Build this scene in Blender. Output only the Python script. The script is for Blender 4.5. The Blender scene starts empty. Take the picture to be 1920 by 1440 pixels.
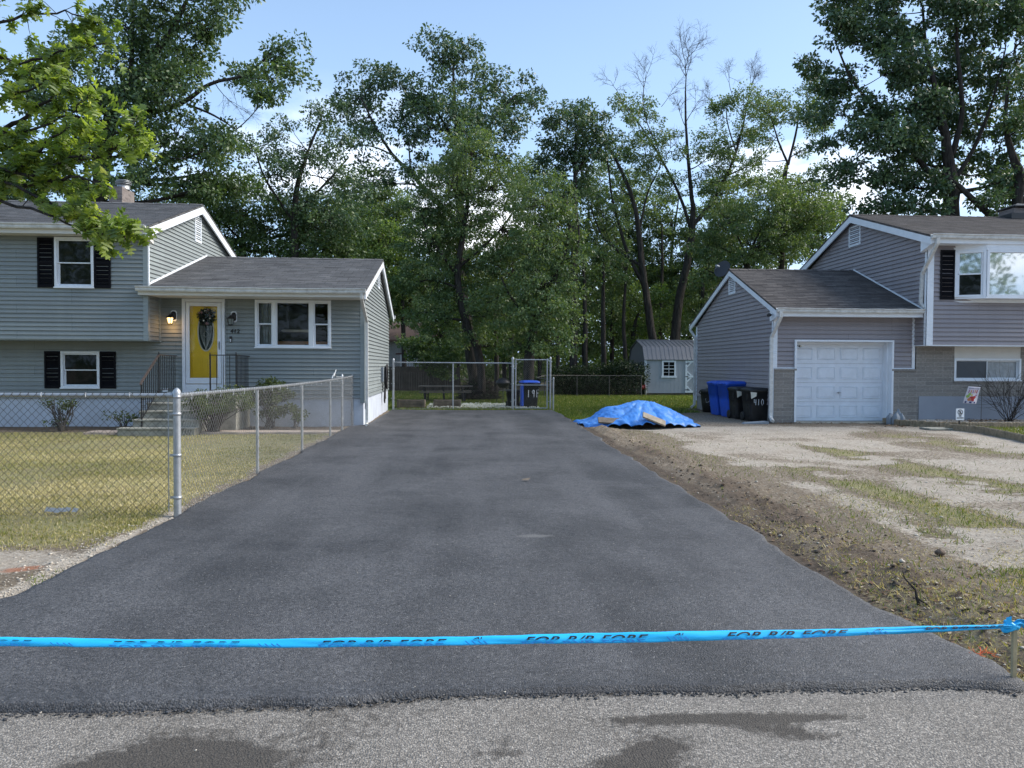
import bpy, bmesh, math, random
import numpy as np
from mathutils import Vector, Matrix, Euler
C = bpy.context.scene
COL = C.collection
R_ = math.radians
random.seed(7)
RNG = np.random.default_rng(11)

# ------------------------------------------------------------------ camera
CAM_H = 1.52
FPX = 1387.0                      # focal length in pixels of a 1920-wide frame
cam = bpy.data.cameras.new('camera')
cam.sensor_width = 36.0
cam.lens = 36.0 * FPX / 1920.0
cam.clip_start = 0.05
cam.clip_end = 3000
camo = bpy.data.objects.new('camera', cam)
COL.objects.link(camo)
CAM_R = (Matrix.Rotation(R_(-3.38), 3, 'Z') @ Matrix.Rotation(R_(90 - 1.40), 3, 'X') @ Matrix.Rotation(R_(0.25), 3, 'Z'))
camo.matrix_world = Matrix.Translation((0, 0, CAM_H)) @ CAM_R.to_4x4()
C.camera = camo

# ------------------------------------------------------------------ world, sun, exposure
SUN_EL, SUN_AZ = 38.0, 86.0       # azimuth clockwise from +Y (towards +X)
w = bpy.data.worlds.new("World")
C.world = w
w.use_nodes = True


def nd(t, typ, ins=None, **p):
    n = t.nodes.new(typ)
    for k, v in p.items():
        setattr(n, k, v)
    for k, v in (ins or {}).items():
        s = n.inputs[k]
        if isinstance(v, bpy.types.NodeSocket):
            t.links.new(v, s)
        else:
            if isinstance(v, (tuple, list)) and len(v) == 3 and s.type == 'RGBA':
                v = (*v, 1)
            s.default_value = v
    return n


def mixc(t, fac, a, b, blend='MIX'):
    n = t.nodes.new('ShaderNodeMix')
    n.data_type = 'RGBA'
    n.blend_type = blend
    for i, v in ((0, fac), (6, a), (7, b)):
        s = n.inputs[i]
        if isinstance(v, bpy.types.NodeSocket):
            t.links.new(v, s)
        else:
            s.default_value = (*v, 1) if isinstance(v, (tuple, list)) and len(v) == 3 else v
    return n.outputs[2]


def mth(t, op, a, b=0.0, clamp=False):
    n = t.nodes.new('ShaderNodeMath')
    n.operation = op
    n.use_clamp = clamp
    for i, v in ((0, a), (1, b)):
        if isinstance(v, bpy.types.NodeSocket):
            t.links.new(v, n.inputs[i])
        else:
            n.inputs[i].default_value = v
    return n.outputs[0]


def rng(t, v, a, b, c=0.0, d=1.0):
    n = nd(t, 'ShaderNodeMapRange', {0: v, 1: a, 2: b, 3: c, 4: d})
    return n.outputs[0]


wt = w.node_tree
wt.nodes.clear()
sky = nd(wt, 'ShaderNodeTexSky', sky_type='NISHITA', sun_disc=False)
sky.sun_elevation = R_(SUN_EL)
sky.sun_rotation = R_(SUN_AZ)
sky.air_density = 1.1
sky.dust_density = 1.6
sky.ozone_density = 1.2
tc = nd(wt, 'ShaderNodeTexCoord')
sep = nd(wt, 'ShaderNodeSeparateXYZ', {0: tc.outputs['Generated']})
mp = nd(wt, 'ShaderNodeMapping', {0: tc.outputs['Generated'], 3: (1.0, 1.0, 2.4)})
cn = nd(wt, 'ShaderNodeTexNoise', {'Vector': mp.outputs[0], 'Scale': 3.4, 'Detail': 7.0, 'Roughness': 0.55})
band = mth(wt, 'MULTIPLY', rng(wt, sep.outputs[2], 0.02, 0.12), rng(wt, sep.outputs[2], 0.36, 0.18))
cth = mth(wt, 'SUBTRACT', cn.outputs[0], mth(wt, 'MULTIPLY', rng(wt, sep.outputs[2], 0.0, 0.5), 0.16))
cm = mth(wt, 'MULTIPLY', rng(wt, cth, 0.47, 0.56), band)
hz = rng(wt, sep.outputs[2], 0.45, 0.0)
skys = nd(wt, 'ShaderNodeHueSaturation', {'Saturation': 1.12, 'Value': 1.0, 'Color': sky.outputs[0]}).outputs[0]
skyc = mixc(wt, mth(wt, 'ADD', mth(wt, 'MULTIPLY', hz, 0.35), 0.28), skys, (5.0, 7.3, 10.9))
cloudy = mixc(wt, mth(wt, 'MULTIPLY', cm, 0.85), skyc, (11.5, 11.6, 12.0))
bg = nd(wt, 'ShaderNodeBackground', {0: cloudy, 1: 0.098})
wo = nd(wt, 'ShaderNodeOutputWorld', {0: bg.outputs[0]})

sl = bpy.data.lights.new('sun', 'SUN')
sl.energy = 3.0
sl.angle = R_(34)
sl.color = (1.0, 0.95, 0.87)
so = bpy.data.objects.new('sun', sl)
COL.objects.link(so)
sdir = Vector((math.sin(R_(SUN_AZ)) * math.cos(R_(SUN_EL)), math.cos(R_(SUN_AZ)) * math.cos(R_(SUN_EL)), math.sin(R_(SUN_EL))))
so.rotation_euler = sdir.to_track_quat('Z', 'Y').to_euler()
so.location = (20, 20, 40)

C.view_settings.view_transform = 'Standard'
C.view_settings.look = 'None'
C.view_settings.exposure = 0.82
C.view_settings.gamma = 1.0
C.cycles.max_bounces = 6
C.cycles.transparent_max_bounces = 12
C.render.film_transparent = False


# ------------------------------------------------------------------ pixel of the 1920x1440 photo -> point in the place
def ray(px, py):
    return CAM_R @ Vector(((px - 960) / FPX, -(py - 720) / FPX, -1.0))


def P(px, py, Y):
    d = ray(px, py)
    k = Y / d.y
    return Vector((d.x * k, Y, CAM_H + d.z * k))


def G(px, py, z=0.0):
    d = ray(px, py)
    k = (z - CAM_H) / d.z
    return Vector((d.x * k, d.y * k, z))


def local_plane(origin, rot):
    """pixel -> (x, z) on the plane y = ly of a frame at origin turned by rot"""
    o = Vector(origin)
    Ri = Matrix.Rotation(-rot, 3, 'Z')
    e = Ri @ (Vector((0, 0, CAM_H)) - o)

    def f(px, py, ly=0.0):
        d = Ri @ ray(px, py)
        k = (ly - e.y) / d.y
        return e.x + d.x * k, e.z + d.z * k
    return f


# ------------------------------------------------------------------ objects
def link(o, parent=None):
    COL.objects.link(o)
    if parent:
        o.parent = parent
    return o


def tag(o, label=None, cat=None, group=None, kind=None):
    for k, v in (('label', label), ('category', cat), ('group', group), ('kind', kind)):
        if v:
            o[k] = v
    return o


def empty(name, loc=(0, 0, 0), rz=0.0, label=None, cat=None, group=None):
    o = bpy.data.objects.new(name, None)
    o.empty_display_size = 0.2
    o.location = loc
    o.rotation_euler = (0, 0, rz)
    link(o)
    return tag(o, label, cat, group)


def copy_tree(o, parent=None):
    c = o.copy()
    link(c, parent)
    for ch in list(o.children):
        copy_tree(ch, c)
    return c


def autouv(me):
    uv = me.uv_layers.new(name='UVMap')
    n = len(me.loops)
    co = np.empty(len(me.vertices) * 3, 'f')
    me.vertices.foreach_get('co', co)
    co = co.reshape(-1, 3)
    li = np.empty(n, 'i')
    me.loops.foreach_get('vertex_index', li)
    pn = np.empty(len(me.polygons) * 3, 'f')
    me.polygons.foreach_get('normal', pn)
    pn = pn.reshape(-1, 3)
    tot = np.empty(len(me.polygons), 'i')
    me.polygons.foreach_get('loop_total', tot)
    nn = np.repeat(pn, tot, axis=0)
    u = np.stack([-nn[:, 1], nn[:, 0], np.zeros(len(nn))], 1)
    ln = np.linalg.norm(u, axis=1)
    flat = ln < 1e-3
    u[flat] = (1, 0, 0)
    u /= np.linalg.norm(u, axis=1)[:, None]
    v = np.cross(nn, u)
    p = co[li]
    out = np.stack([(p * u).sum(1), (p * v).sum(1)], 1).astype('f')
    uv.data.foreach_set('uv', out.ravel())


class MB:
    def __init__(s):
        s.v, s.f, s.m, s.sm = [], [], [], []

    def add(s, vs, fs, m=0, smooth=False):
        b = len(s.v)
        s.v += [tuple(x) for x in vs]
        s.f += [tuple(b + i for i in f) for f in fs]
        s.m += [m] * len(fs)
        s.sm += [smooth] * len(fs)
        return s

    def box(s, x0, x1, y0, y1, z0, z1, m=0):
        vs = [(x, y, z) for z in (z0, z1) for y in (y0, y1) for x in (x0, x1)]
        return s.add(vs, [(0, 2, 3, 1), (4, 5, 7, 6), (0, 1, 5, 4), (2, 6, 7, 3), (0, 4, 6, 2), (1, 3, 7, 5)], m)

    def extr(s, poly, x0, x1, m=0):
        """(y, z) outline, counter-clockwise seen from +x, run along x"""
        n = len(poly)
        vs = [(x0, y, z) for y, z in poly] + [(x1, y, z) for y, z in poly]
        fs = [tuple(range(n - 1, -1, -1)), tuple(range(n, 2 * n))]
        fs += [(i, (i + 1) % n, n + (i + 1) % n, n + i) for i in range(n)]
        return s.add(vs, fs, m)

    def extz(s, poly, z0, z1, m=0):
        n = len(poly)
        vs = [(x, y, z0) for x, y in poly] + [(x, y, z1) for x, y in poly]
        fs = [tuple(range(n - 1, -1, -1)), tuple(range(n, 2 * n))]
        fs += [(i, (i + 1) % n, n + (i + 1) % n, n + i) for i in range(n)]
        return s.add(vs, fs, m)

    def exty(s, poly, y0, y1, m=0):
        """(x, z) outline run along y"""
        n = len(poly)
        vs = [(x, y0, z) for x, z in poly] + [(x, y1, z) for x, z in poly]
        fs = [tuple(range(n)), tuple(range(2 * n - 1, n - 1, -1))]
        fs += [((i + 1) % n, i, n + i, n + (i + 1) % n) for i in range(n)]
        return s.add(vs, fs, m)

    def rings(s, rs, m=0, smooth=True, cap=True):
        n = len(rs[0])
        vs = [p for r in rs for p in r]
        fs = []
        for k in range(len(rs) - 1):
            a, b = k * n, (k + 1) * n
            fs += [(a + i, a + (i + 1) % n, b + (i + 1) % n, b + i) for i in range(n)]
        s.add(vs, fs, m, smooth)
        if cap:
            s.add(rs[0], [tuple(range(n - 1, -1, -1))], m)
            s.add(rs[-1], [tuple(range(n))], m)
        return s

    def tube(s, pts, r, n=8, m=0, smooth=True, w=None, up=None):
        """round tube, or a w x r box section when w is given"""
        pts = [Vector(p) for p in pts]
        rs = []
        rad = r if isinstance(r, (list, tuple)) else [r] * len(pts)
        ref = Vector(up) if up else Vector((0.13, 0.21, 0.97))
        for i, p in enumerate(pts):
            a = pts[max(i - 1, 0)]
            b = pts[min(i + 1, len(pts) - 1)]
            d = (b - a)
            if d.length < 1e-7:
                d = Vector((0, 0, 1))
            d.normalize()
            rr = ref if abs(d.dot(ref.normalized())) < 0.95 else Vector((1, 0.1, 0))
            e1 = d.cross(rr).normalized()
            e2 = d.cross(e1).normalized()
            if w is not None:
                rs.append([p + e1 * x * w / 2 + e2 * y * rad[i] / 2 for x, y in ((1, 1), (-1, 1), (-1, -1), (1, -1))])
            else:
                rs.append([p + (e1 * math.cos(t) + e2 * math.sin(t)) * rad[i] for t in [6.28318 * k / n for k in range(n)]])
        return s.rings(rs, m, smooth and w is None)

    def lathe(s, prof, c=(0, 0, 0), n=16, m=0, smooth=True, axis='Z'):
        rs = []
        for r, z in prof:
            ring = []
            for k in range(n):
                t = 6.28318 * k / n
                a, b = r * math.cos(t), r * math.sin(t)
                q = (a, b, z) if axis == 'Z' else ((a, z, b) if axis == 'Y' else (z, a, b))
                ring.append((c[0] + q[0], c[1] + q[1], c[2] + q[2]))
            rs.append(ring)
        return s.rings(rs, m, smooth)

    def rbox(s, secs, m=0, n=4, smooth=True):
        """loft of rounded rectangles: (z, hx, hy, r, cx, cy)"""
        rs = []
        for z, hx, hy, r, cx, cy in secs:
            ring = []
            for q, (sx, sy) in enumerate(((1, 1), (-1, 1), (-1, -1), (1, -1))):
                for k in range(n + 1):
                    t = math.pi / 2 * (q + k / n)
                    ring.append((cx + sx * (hx - r) + r * math.cos(t), cy + sy * (hy - r) + r * math.sin(t), z))
            rs.append(ring)
        return s.rings(rs, m, smooth)

    def build(s, name, mats, parent=None, bevel=0.0, loc=None, fix=True):
        me = bpy.data.meshes.new(name)
        me.from_pydata(s.v, [], s.f)
        for m in (mats if isinstance(mats, (list, tuple)) else [mats]):
            me.materials.append(m)
        me.polygons.foreach_set('material_index', s.m)
        me.polygons.foreach_set('use_smooth', s.sm)
        if fix:
            bm = bmesh.new()
            bm.from_mesh(me)
            bmesh.ops.recalc_face_normals(bm, faces=bm.faces)
            bm.to_mesh(me)
            bm.free()
        me.update()
        autouv(me)
        o = bpy.data.objects.new(name, me)
        link(o, parent)
        if loc:
            o.location = loc
        if bevel:
            b = o.modifiers.new('bevel', 'BEVEL')
            b.width = bevel
            b.segments = 2
            b.limit_method = 'ANGLE'
        return o


def npmesh(name, verts, faces_flat, per, mat, parent=None, attr=None, colattr=None, smooth=False):
    """verts (N,3); faces_flat indices; per = corners in each face"""
    me = bpy.data.meshes.new(name)
    nf = len(faces_flat) // per
    me.vertices.add(len(verts))
    me.vertices.foreach_set('co', np.asarray(verts, 'f').ravel())
    me.loops.add(nf * per)
    me.loops.foreach_set('vertex_index', np.asarray(faces_flat, 'i'))
    me.polygons.add(nf)
    me.polygons.foreach_set('loop_start', np.arange(0, nf * per, per, dtype='i'))
    if smooth:
        me.polygons.foreach_set('use_smooth', np.ones(nf, bool))
    me.update(calc_edges=True)
    if attr is not None:
        a = me.attributes.new('v', 'FLOAT', 'POINT')
        a.data.foreach_set('value', np.asarray(attr, 'f'))
    if colattr is not None:
        for nm, arr in colattr.items():
            a = me.attributes.new(nm, 'FLOAT_COLOR', 'POINT')
            a.data.foreach_set('color', np.asarray(arr, 'f').ravel())
    me.materials.append(mat)
    o = bpy.data.objects.new(name, me)
    return link(o, parent)


def unit(a):
    return a / (np.linalg.norm(a, axis=1)[:, None] + 1e-9)


def sticks(A, B, ra, rb, n=3):
    """prisms from A to B (arrays N,3)"""
    A = np.asarray(A, float)
    B = np.asarray(B, float)
    N = len(A)
    ra = np.broadcast_to(np.asarray(ra, float), (N,))
    rb = np.broadcast_to(np.asarray(rb, float), (N,))
    d = unit(B - A)
    ref = np.where(np.abs(d[:, 2:3]) > 0.9, np.array([[1., 0, 0]]), np.array([[0, 0, 1.]]))
    e1 = unit(np.cross(d, ref))
    e2 = np.cross(d, e1)
    vs = np.empty((N, 2 * n, 3))
    for k in range(n):
        t = 2 * math.pi * k / n
        o = e1 * math.cos(t) + e2 * math.sin(t)
        vs[:, k] = A + o * ra[:, None]
        vs[:, n + k] = B + o * rb[:, None]
    f = np.array([(k, (k + 1) % n, n + (k + 1) % n, n + k) for k in range(n)])
    F = (f[None] + (np.arange(N) * 2 * n)[:, None, None]).reshape(-1)
    return vs.reshape(-1, 3), F


# ------------------------------------------------------------------ numpy noise
def _h(i, j, s):
    n = (i.astype(np.int64) * 374761393 + j.astype(np.int64) * 668265263 + s * 1442695041) & 0x7fffffff
    n = ((n ^ (n >> 13)) * 1274126177) & 0x7fffffff
    return ((n ^ (n >> 16)) & 0xffff) / 65535.0


def vnoise(x, y, s=0):
    i, j = np.floor(x), np.floor(y)
    fx, fy = x - i, y - j
    fx, fy = fx * fx * (3 - 2 * fx), fy * fy * (3 - 2 * fy)
    a, b, c, d = _h(i, j, s), _h(i + 1, j, s), _h(i, j + 1, s), _h(i + 1, j + 1, s)
    return (a * (1 - fx) + b * fx) * (1 - fy) + (c * (1 - fx) + d * fx) * fy


def fbm(x, y, sc=1.0, o=4, s=0):
    x, y = np.asarray(x, float), np.asarray(y, float)
    t, a, tot = 0, 1.0, 0
    for k in range(o):
        t = t + a * vnoise(x * sc + 31.7 * k, y * sc + 17.3 * k, s + k)
        tot += a
        a *= 0.5
        sc *= 2.03
    return t / tot


def sst(x, a, b):
    t = np.clip((x - a) / (b - a), 0, 1)
    return t * t * (3 - 2 * t)

# ------------------------------------------------------------------ materials
def newmat(name):
    m = bpy.data.materials.new(name)
    m.use_nodes = True
    m.node_tree.nodes.clear()
    return m, m.node_tree


def finish(t, col, rough=0.6, metal=0.0, bump=None, bstr=0.3, bdist=0.01, spec=0.5, extra=None):
    p = nd(t, 'ShaderNodeBsdfPrincipled', {'Base Color': col, 'Roughness': rough, 'Metallic': metal, 'Specular IOR Level': spec})
    if bump is not None:
        b = nd(t, 'ShaderNodeBump', {'Height': bump, 'Strength': bstr, 'Distance': bdist})
        t.links.new(b.outputs[0], p.inputs['Normal'])
    for k, v in (extra or {}).items():
        if isinstance(v, bpy.types.NodeSocket):
            t.links.new(v, p.inputs[k])
        else:
            p.inputs[k].default_value = v
    nd(t, 'ShaderNodeOutputMaterial', {0: p.outputs[0]})
    return p


def plain(name, col, rough=0.6, var=0.12, scale=6.0, metal=0.0, bump=0.15, bscale=40.0, bdist=0.004, spec=0.5, dirt=None, dirt_amt=0.0):
    m, t = newmat(name)
    tc = nd(t, 'ShaderNodeTexCoord')
    n1 = nd(t, 'ShaderNodeTexNoise', {'Vector': tc.outputs['Object'], 'Scale': scale, 'Detail': 6.0, 'Roughness': 0.6})
    n2 = nd(t, 'ShaderNodeTexNoise', {'Vector': tc.outputs['Object'], 'Scale': bscale, 'Detail': 3.0})
    f = rng(t, n1.outputs[0], 0.3, 0.7, 1 - var, 1 + var)
    c = mixc(t, 1.0, col, nd(t, 'ShaderNodeCombineColor', {0: f, 1: f, 2: f}).outputs[0], 'MULTIPLY')
    if dirt is not None:
        n3 = nd(t, 'ShaderNodeTexNoise', {'Vector': tc.outputs['Object'], 'Scale': scale * 0.7, 'Detail': 8.0, 'Roughness': 0.7})
        c = mixc(t, mth(t, 'MULTIPLY', rng(t, n3.outputs[0], 0.45, 0.7), dirt_amt), c, dirt)
    r = rng(t, n1.outputs[0], 0.2, 0.8, max(rough - 0.08, 0.02), min(rough + 0.08, 1))
    finish(t, c, r, metal, n2.outputs[0], bump, bdist, spec)
    return m


def streaky(name, col, rough=0.5, amt=0.06, seam=0.198):
    """vinyl siding: slight panel and weather streaks"""
    m, t = newmat(name)
    tc = nd(t, 'ShaderNodeTexCoord')
    mp = nd(t, 'ShaderNodeMapping', {0: tc.outputs['Object'], 3: (2.2, 2.2, 0.35)})
    n1 = nd(t, 'ShaderNodeTexNoise', {'Vector': mp.outputs[0], 'Scale': 2.0, 'Detail': 7.0, 'Roughness': 0.65})
    sp = nd(t, 'ShaderNodeSeparateXYZ', {0: tc.outputs['Object']})
    mp2 = nd(t, 'ShaderNodeMapping', {0: tc.outputs['Object'], 3: (1.0, 1.0, 26.0)})
    n2 = nd(t, 'ShaderNodeTexNoise', {'Vector': mp2.outputs[0], 'Scale': 3.0, 'Detail': 4.0})
    f = mth(t, 'ADD', rng(t, n1.outputs[0], 0.3, 0.7, 1 - amt, 1 + amt), rng(t, n2.outputs[0], 0.3, 0.7, -amt * 0.2, amt * 0.2))
    c = mixc(t, 1.0, col, nd(t, 'ShaderNodeCombineColor', {0: f, 1: f, 2: f}).outputs[0], 'MULTIPLY')
    bk = nd(t, 'ShaderNodeTexBrick', {'Vector': nd(t, 'ShaderNodeUVMap').outputs[0], 'Color1': (0.93, 0.93, 0.93, 1), 'Color2': (1.06, 1.06, 1.05, 1), 'Mortar': (0.45, 0.45, 0.45, 1), 'Scale': 1.0, 'Mortar Size': 0.0035, 'Brick Width': 3.3, 'Row Height': seam}, offset=0.37, offset_frequency=3)
    c = mixc(t, 1.0, c, bk.outputs[0], 'MULTIPLY')
    finish(t, c, rough, 0, n2.outputs[0], 0.04, 0.003, 0.35)
    return m


def shingles(name, c1, c2, c3):
    m, t = newmat(name)
    uv = nd(t, 'ShaderNodeUVMap').outputs[0]
    wob = nd(t, 'ShaderNodeTexNoise', {'Vector': uv, 'Scale': 1.2, 'Detail': 2.0})
    uv2 = nd(t, 'ShaderNodeVectorMath', {0: uv, 1: nd(t, 'ShaderNodeVectorMath', {0: wob.outputs['Color'], 'Scale': 0.05}, operation='SCALE').outputs[0]}, operation='ADD').outputs[0]
    b = nd(t, 'ShaderNodeTexBrick', {'Vector': uv2, 'Color1': (0, 0, 0, 1), 'Color2': (1, 1, 1, 1), 'Mortar': (0.5, 0.5, 0.5, 1), 'Scale': 1.0,
                                    'Mortar Size': 0.006, 'Mortar Smooth': 0.2, 'Bias': 0.0, 'Brick Width': 0.30, 'Row Height': 0.14}, offset=0.37, offset_frequency=2, squash=1.4, squash_frequency=3)
    n = nd(t, 'ShaderNodeTexNoise', {'Vector': uv, 'Scale': 0.9, 'Detail': 8.0, 'Roughness': 0.65})
    n3 = nd(t, 'ShaderNodeTexNoise', {'Vector': uv, 'Scale': 60.0, 'Detail': 3.0})
    c = mixc(t, b.outputs[0], c1, c2)
    c = mixc(t, mth(t, 'MULTIPLY', rng(t, n.outputs[0], 0.38, 0.68), 0.6), c, c3)
    mps = nd(t, 'ShaderNodeMapping', {0: uv, 3: (1.0, 9.0, 1)})
    ns = nd(t, 'ShaderNodeTexNoise', {'Vector': mps.outputs[0], 'Scale': 1.3, 'Detail': 6.0, 'Roughness': 0.7})
    gs = rng(t, ns.outputs[0], 0.32, 0.68, 0.62, 1.4)
    c = mixc(t, 1.0, c, nd(t, 'ShaderNodeCombineColor', {0: gs, 1: gs, 2: gs}).outputs[0], 'MULTIPLY')
    g = rng(t, n3.outputs[0], 0.3, 0.7, 0.75, 1.25)
    c = mixc(t, 1.0, c, nd(t, 'ShaderNodeCombineColor', {0: g, 1: g, 2: g}).outputs[0], 'MULTIPLY')
    c = mixc(t, mth(t, 'MULTIPLY', b.outputs['Fac'], 0.8), c, (0.02, 0.02, 0.02))
    # every course steps up towards its lower edge
    s = nd(t, 'ShaderNodeSeparateXYZ', {0: uv2})
    row = mth(t, 'FRACT', mth(t, 'DIVIDE', s.outputs[1], 0.14))
    hgt = mth(t, 'SUBTRACT', mth(t, 'SUBTRACT', 1.0, row), mth(t, 'MULTIPLY', b.outputs['Fac'], 0.5))
    finish(t, c, 0.92, 0, hgt, 0.8, 0.012, 0.2)
    return m


def brickm(name, c1, c2, mortar, bw, bh, ms=0.006, bump=0.5):
    m, t = newmat(name)
    uv = nd(t, 'ShaderNodeUVMap').outputs[0]
    b = nd(t, 'ShaderNodeTexBrick', {'Vector': uv, 'Color1': c1, 'Color2': c2, 'Mortar': mortar, 'Scale': 1.0, 'Mortar Size': ms,
                                    'Mortar Smooth': 0.3, 'Brick Width': bw, 'Row Height': bh}, offset=0.5)
    mp = nd(t, 'ShaderNodeMapping', {0: uv, 3: (1, 3.0, 1)})
    n = nd(t, 'ShaderNodeTexNoise', {'Vector': mp.outputs[0], 'Scale': 14.0, 'Detail': 6.0, 'Roughness': 0.65})
    g = rng(t, n.outputs[0], 0.3, 0.7, 0.72, 1.25)
    c = mixc(t, 1.0, b.outputs[0], nd(t, 'ShaderNodeCombineColor', {0: g, 1: g, 2: g}).outputs[0], 'MULTIPLY')
    h = mth(t, 'SUBTRACT', mth(t, 'MULTIPLY', n.outputs[0], 0.6), b.outputs['Fac'])
    finish(t, c, 0.88, 0, h, bump, 0.01, 0.25)
    return m


def leafm(name, stops, trans=0.32, rough=0.5, spec=0.35):
    m, t = newmat(name)
    a = nd(t, 'ShaderNodeAttribute', attribute_name='v')
    r = nd(t, 'ShaderNodeValToRGB', {0: a.outputs['Fac']})
    el = r.color_ramp.elements
    while len(el) < len(stops):
        el.new(0.5)
    for i, (p, c) in enumerate(stops):
        el[i].position = p
        el[i].color = (*c, 1)
    p = nd(t, 'ShaderNodeBsdfPrincipled', {'Base Color': r.outputs[0], 'Roughness': rough, 'Specular IOR Level': spec})
    tcol = mixc(t, 1.0, r.outputs[0], (1.5, 1.45, 0.5), 'MULTIPLY')
    tr = nd(t, 'ShaderNodeBsdfTranslucent', {0: tcol})
    mx = nd(t, 'ShaderNodeMixShader', {0: trans, 1: p.outputs[0], 2: tr.outputs[0]})
    nd(t, 'ShaderNodeOutputMaterial', {0: mx.outputs[0]})
    return m


def barkm(name, c1, c2):
    m, t = newmat(name)
    tc = nd(t, 'ShaderNodeTexCoord')
    mp = nd(t, 'ShaderNodeMapping', {0: tc.outputs['Object'], 3: (7, 7, 1.3)})
    n = nd(t, 'ShaderNodeTexNoise', {'Vector': mp.outputs[0], 'Scale': 1.6, 'Detail': 7.0, 'Roughness': 0.7})
    c = mixc(t, rng(t, n.outputs[0], 0.35, 0.65), c1, c2)
    finish(t, c, 0.95, 0, n.outputs[0], 0.8, 0.05, 0.15)
    return m


def asphalt(name):
    m, t = newmat(name)
    tc = nd(t, 'ShaderNodeTexCoord')
    o = tc.outputs['Object']
    v1 = nd(t, 'ShaderNodeTexVoronoi', {'Vector': o, 'Scale': 120.0})
    v2 = nd(t, 'ShaderNodeTexVoronoi', {'Vector': o, 'Scale': 420.0})
    n1 = nd(t, 'ShaderNodeTexNoise', {'Vector': o, 'Scale': 0.75, 'Detail': 7.0, 'Roughness': 0.6, 'Distortion': 0.4})
    mp = nd(t, 'ShaderNodeMapping', {0: o, 3: (1.4, 0.16, 1)})
    n2 = nd(t, 'ShaderNodeTexNoise', {'Vector': mp.outputs[0], 'Scale': 1.1, 'Detail': 5.0})
    n3 = nd(t, 'ShaderNodeTexNoise', {'Vector': o, 'Scale': 26.0, 'Detail': 5.0, 'Roughness': 0.7})
    sepc = nd(t, 'ShaderNodeSeparateColor', {0: v1.outputs['Color']})
    agg = rng(t, sepc.outputs[0], 0.0, 1.0, 0.38, 1.55)
    sp = rng(t, sepc.outputs[1], 0.965, 0.985, 0.0, 1.0)
    base = mixc(t, rng(t, n1.outputs[0], 0.36, 0.66), (0.036, 0.036, 0.038), (0.094, 0.093, 0.096))
    base = mixc(t, mth(t, 'MULTIPLY', rng(t, n2.outputs[0], 0.45, 0.7), 0.7), base, (0.115, 0.114, 0.118))
    n4 = nd(t, 'ShaderNodeTexNoise', {'Vector': nd(t, 'ShaderNodeMapping', {0: o, 3: (0.7, 1.6, 1)}).outputs[0], 'Scale': 2.3, 'Detail': 9.0, 'Roughness': 0.72, 'Distortion': 0.8})
    base = mixc(t, mth(t, 'MULTIPLY', rng(t, n4.outputs[0], 0.60, 0.74), 0.55), base, (0.155, 0.153, 0.152))
    base = mixc(t, mth(t, 'MULTIPLY', rng(t, n4.outputs[0], 0.44, 0.32), 0.35), base, (0.026, 0.026, 0.028))
    base = mixc(t, 1.0, base, nd(t, 'ShaderNodeCombineColor', {0: agg, 1: agg, 2: agg}).outputs[0], 'MULTIPLY')
    base = mixc(t, mth(t, 'MULTIPLY', rng(t, n3.outputs[0], 0.35, 0.6, 1, 0), 0.35), base, (0.016, 0.016, 0.018))
    base = mixc(t, mth(t, 'MULTIPLY', sp, 0.55), base, (0.24, 0.235, 0.225))
    so_ = nd(t, 'ShaderNodeSeparateXYZ', {0: o})
    gs_ = G(1003, 1012)
    ex = mth(t, 'DIVIDE', mth(t, 'SUBTRACT', so_.outputs[0], gs_.x), 0.20)
    ey = mth(t, 'DIVIDE', mth(t, 'SUBTRACT', so_.outputs[1], gs_.y), 0.07)
    er = mth(t, 'ADD', mth(t, 'MULTIPLY', ex, ex), mth(t, 'MULTIPLY', ey, ey))
    sc_ = rng(t, mth(t, 'ADD', er, n3.outputs[0]), 1.35, 0.75)
    base = mixc(t, mth(t, 'MULTIPLY', sc_, 0.5), base, (0.20, 0.195, 0.185))
    hgt = mth(t, 'ADD', mth(t, 'MULTIPLY', v1.outputs['Distance'], -1.0), mth(t, 'MULTIPLY', n3.outputs[0], 0.8))
    hgt = mth(t, 'ADD', hgt, mth(t, 'MULTIPLY', v2.outputs['Distance'], -0.3))
    finish(t, base, 0.62, 0, hgt, 0.9, 0.006, 0.55)
    return m


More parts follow.
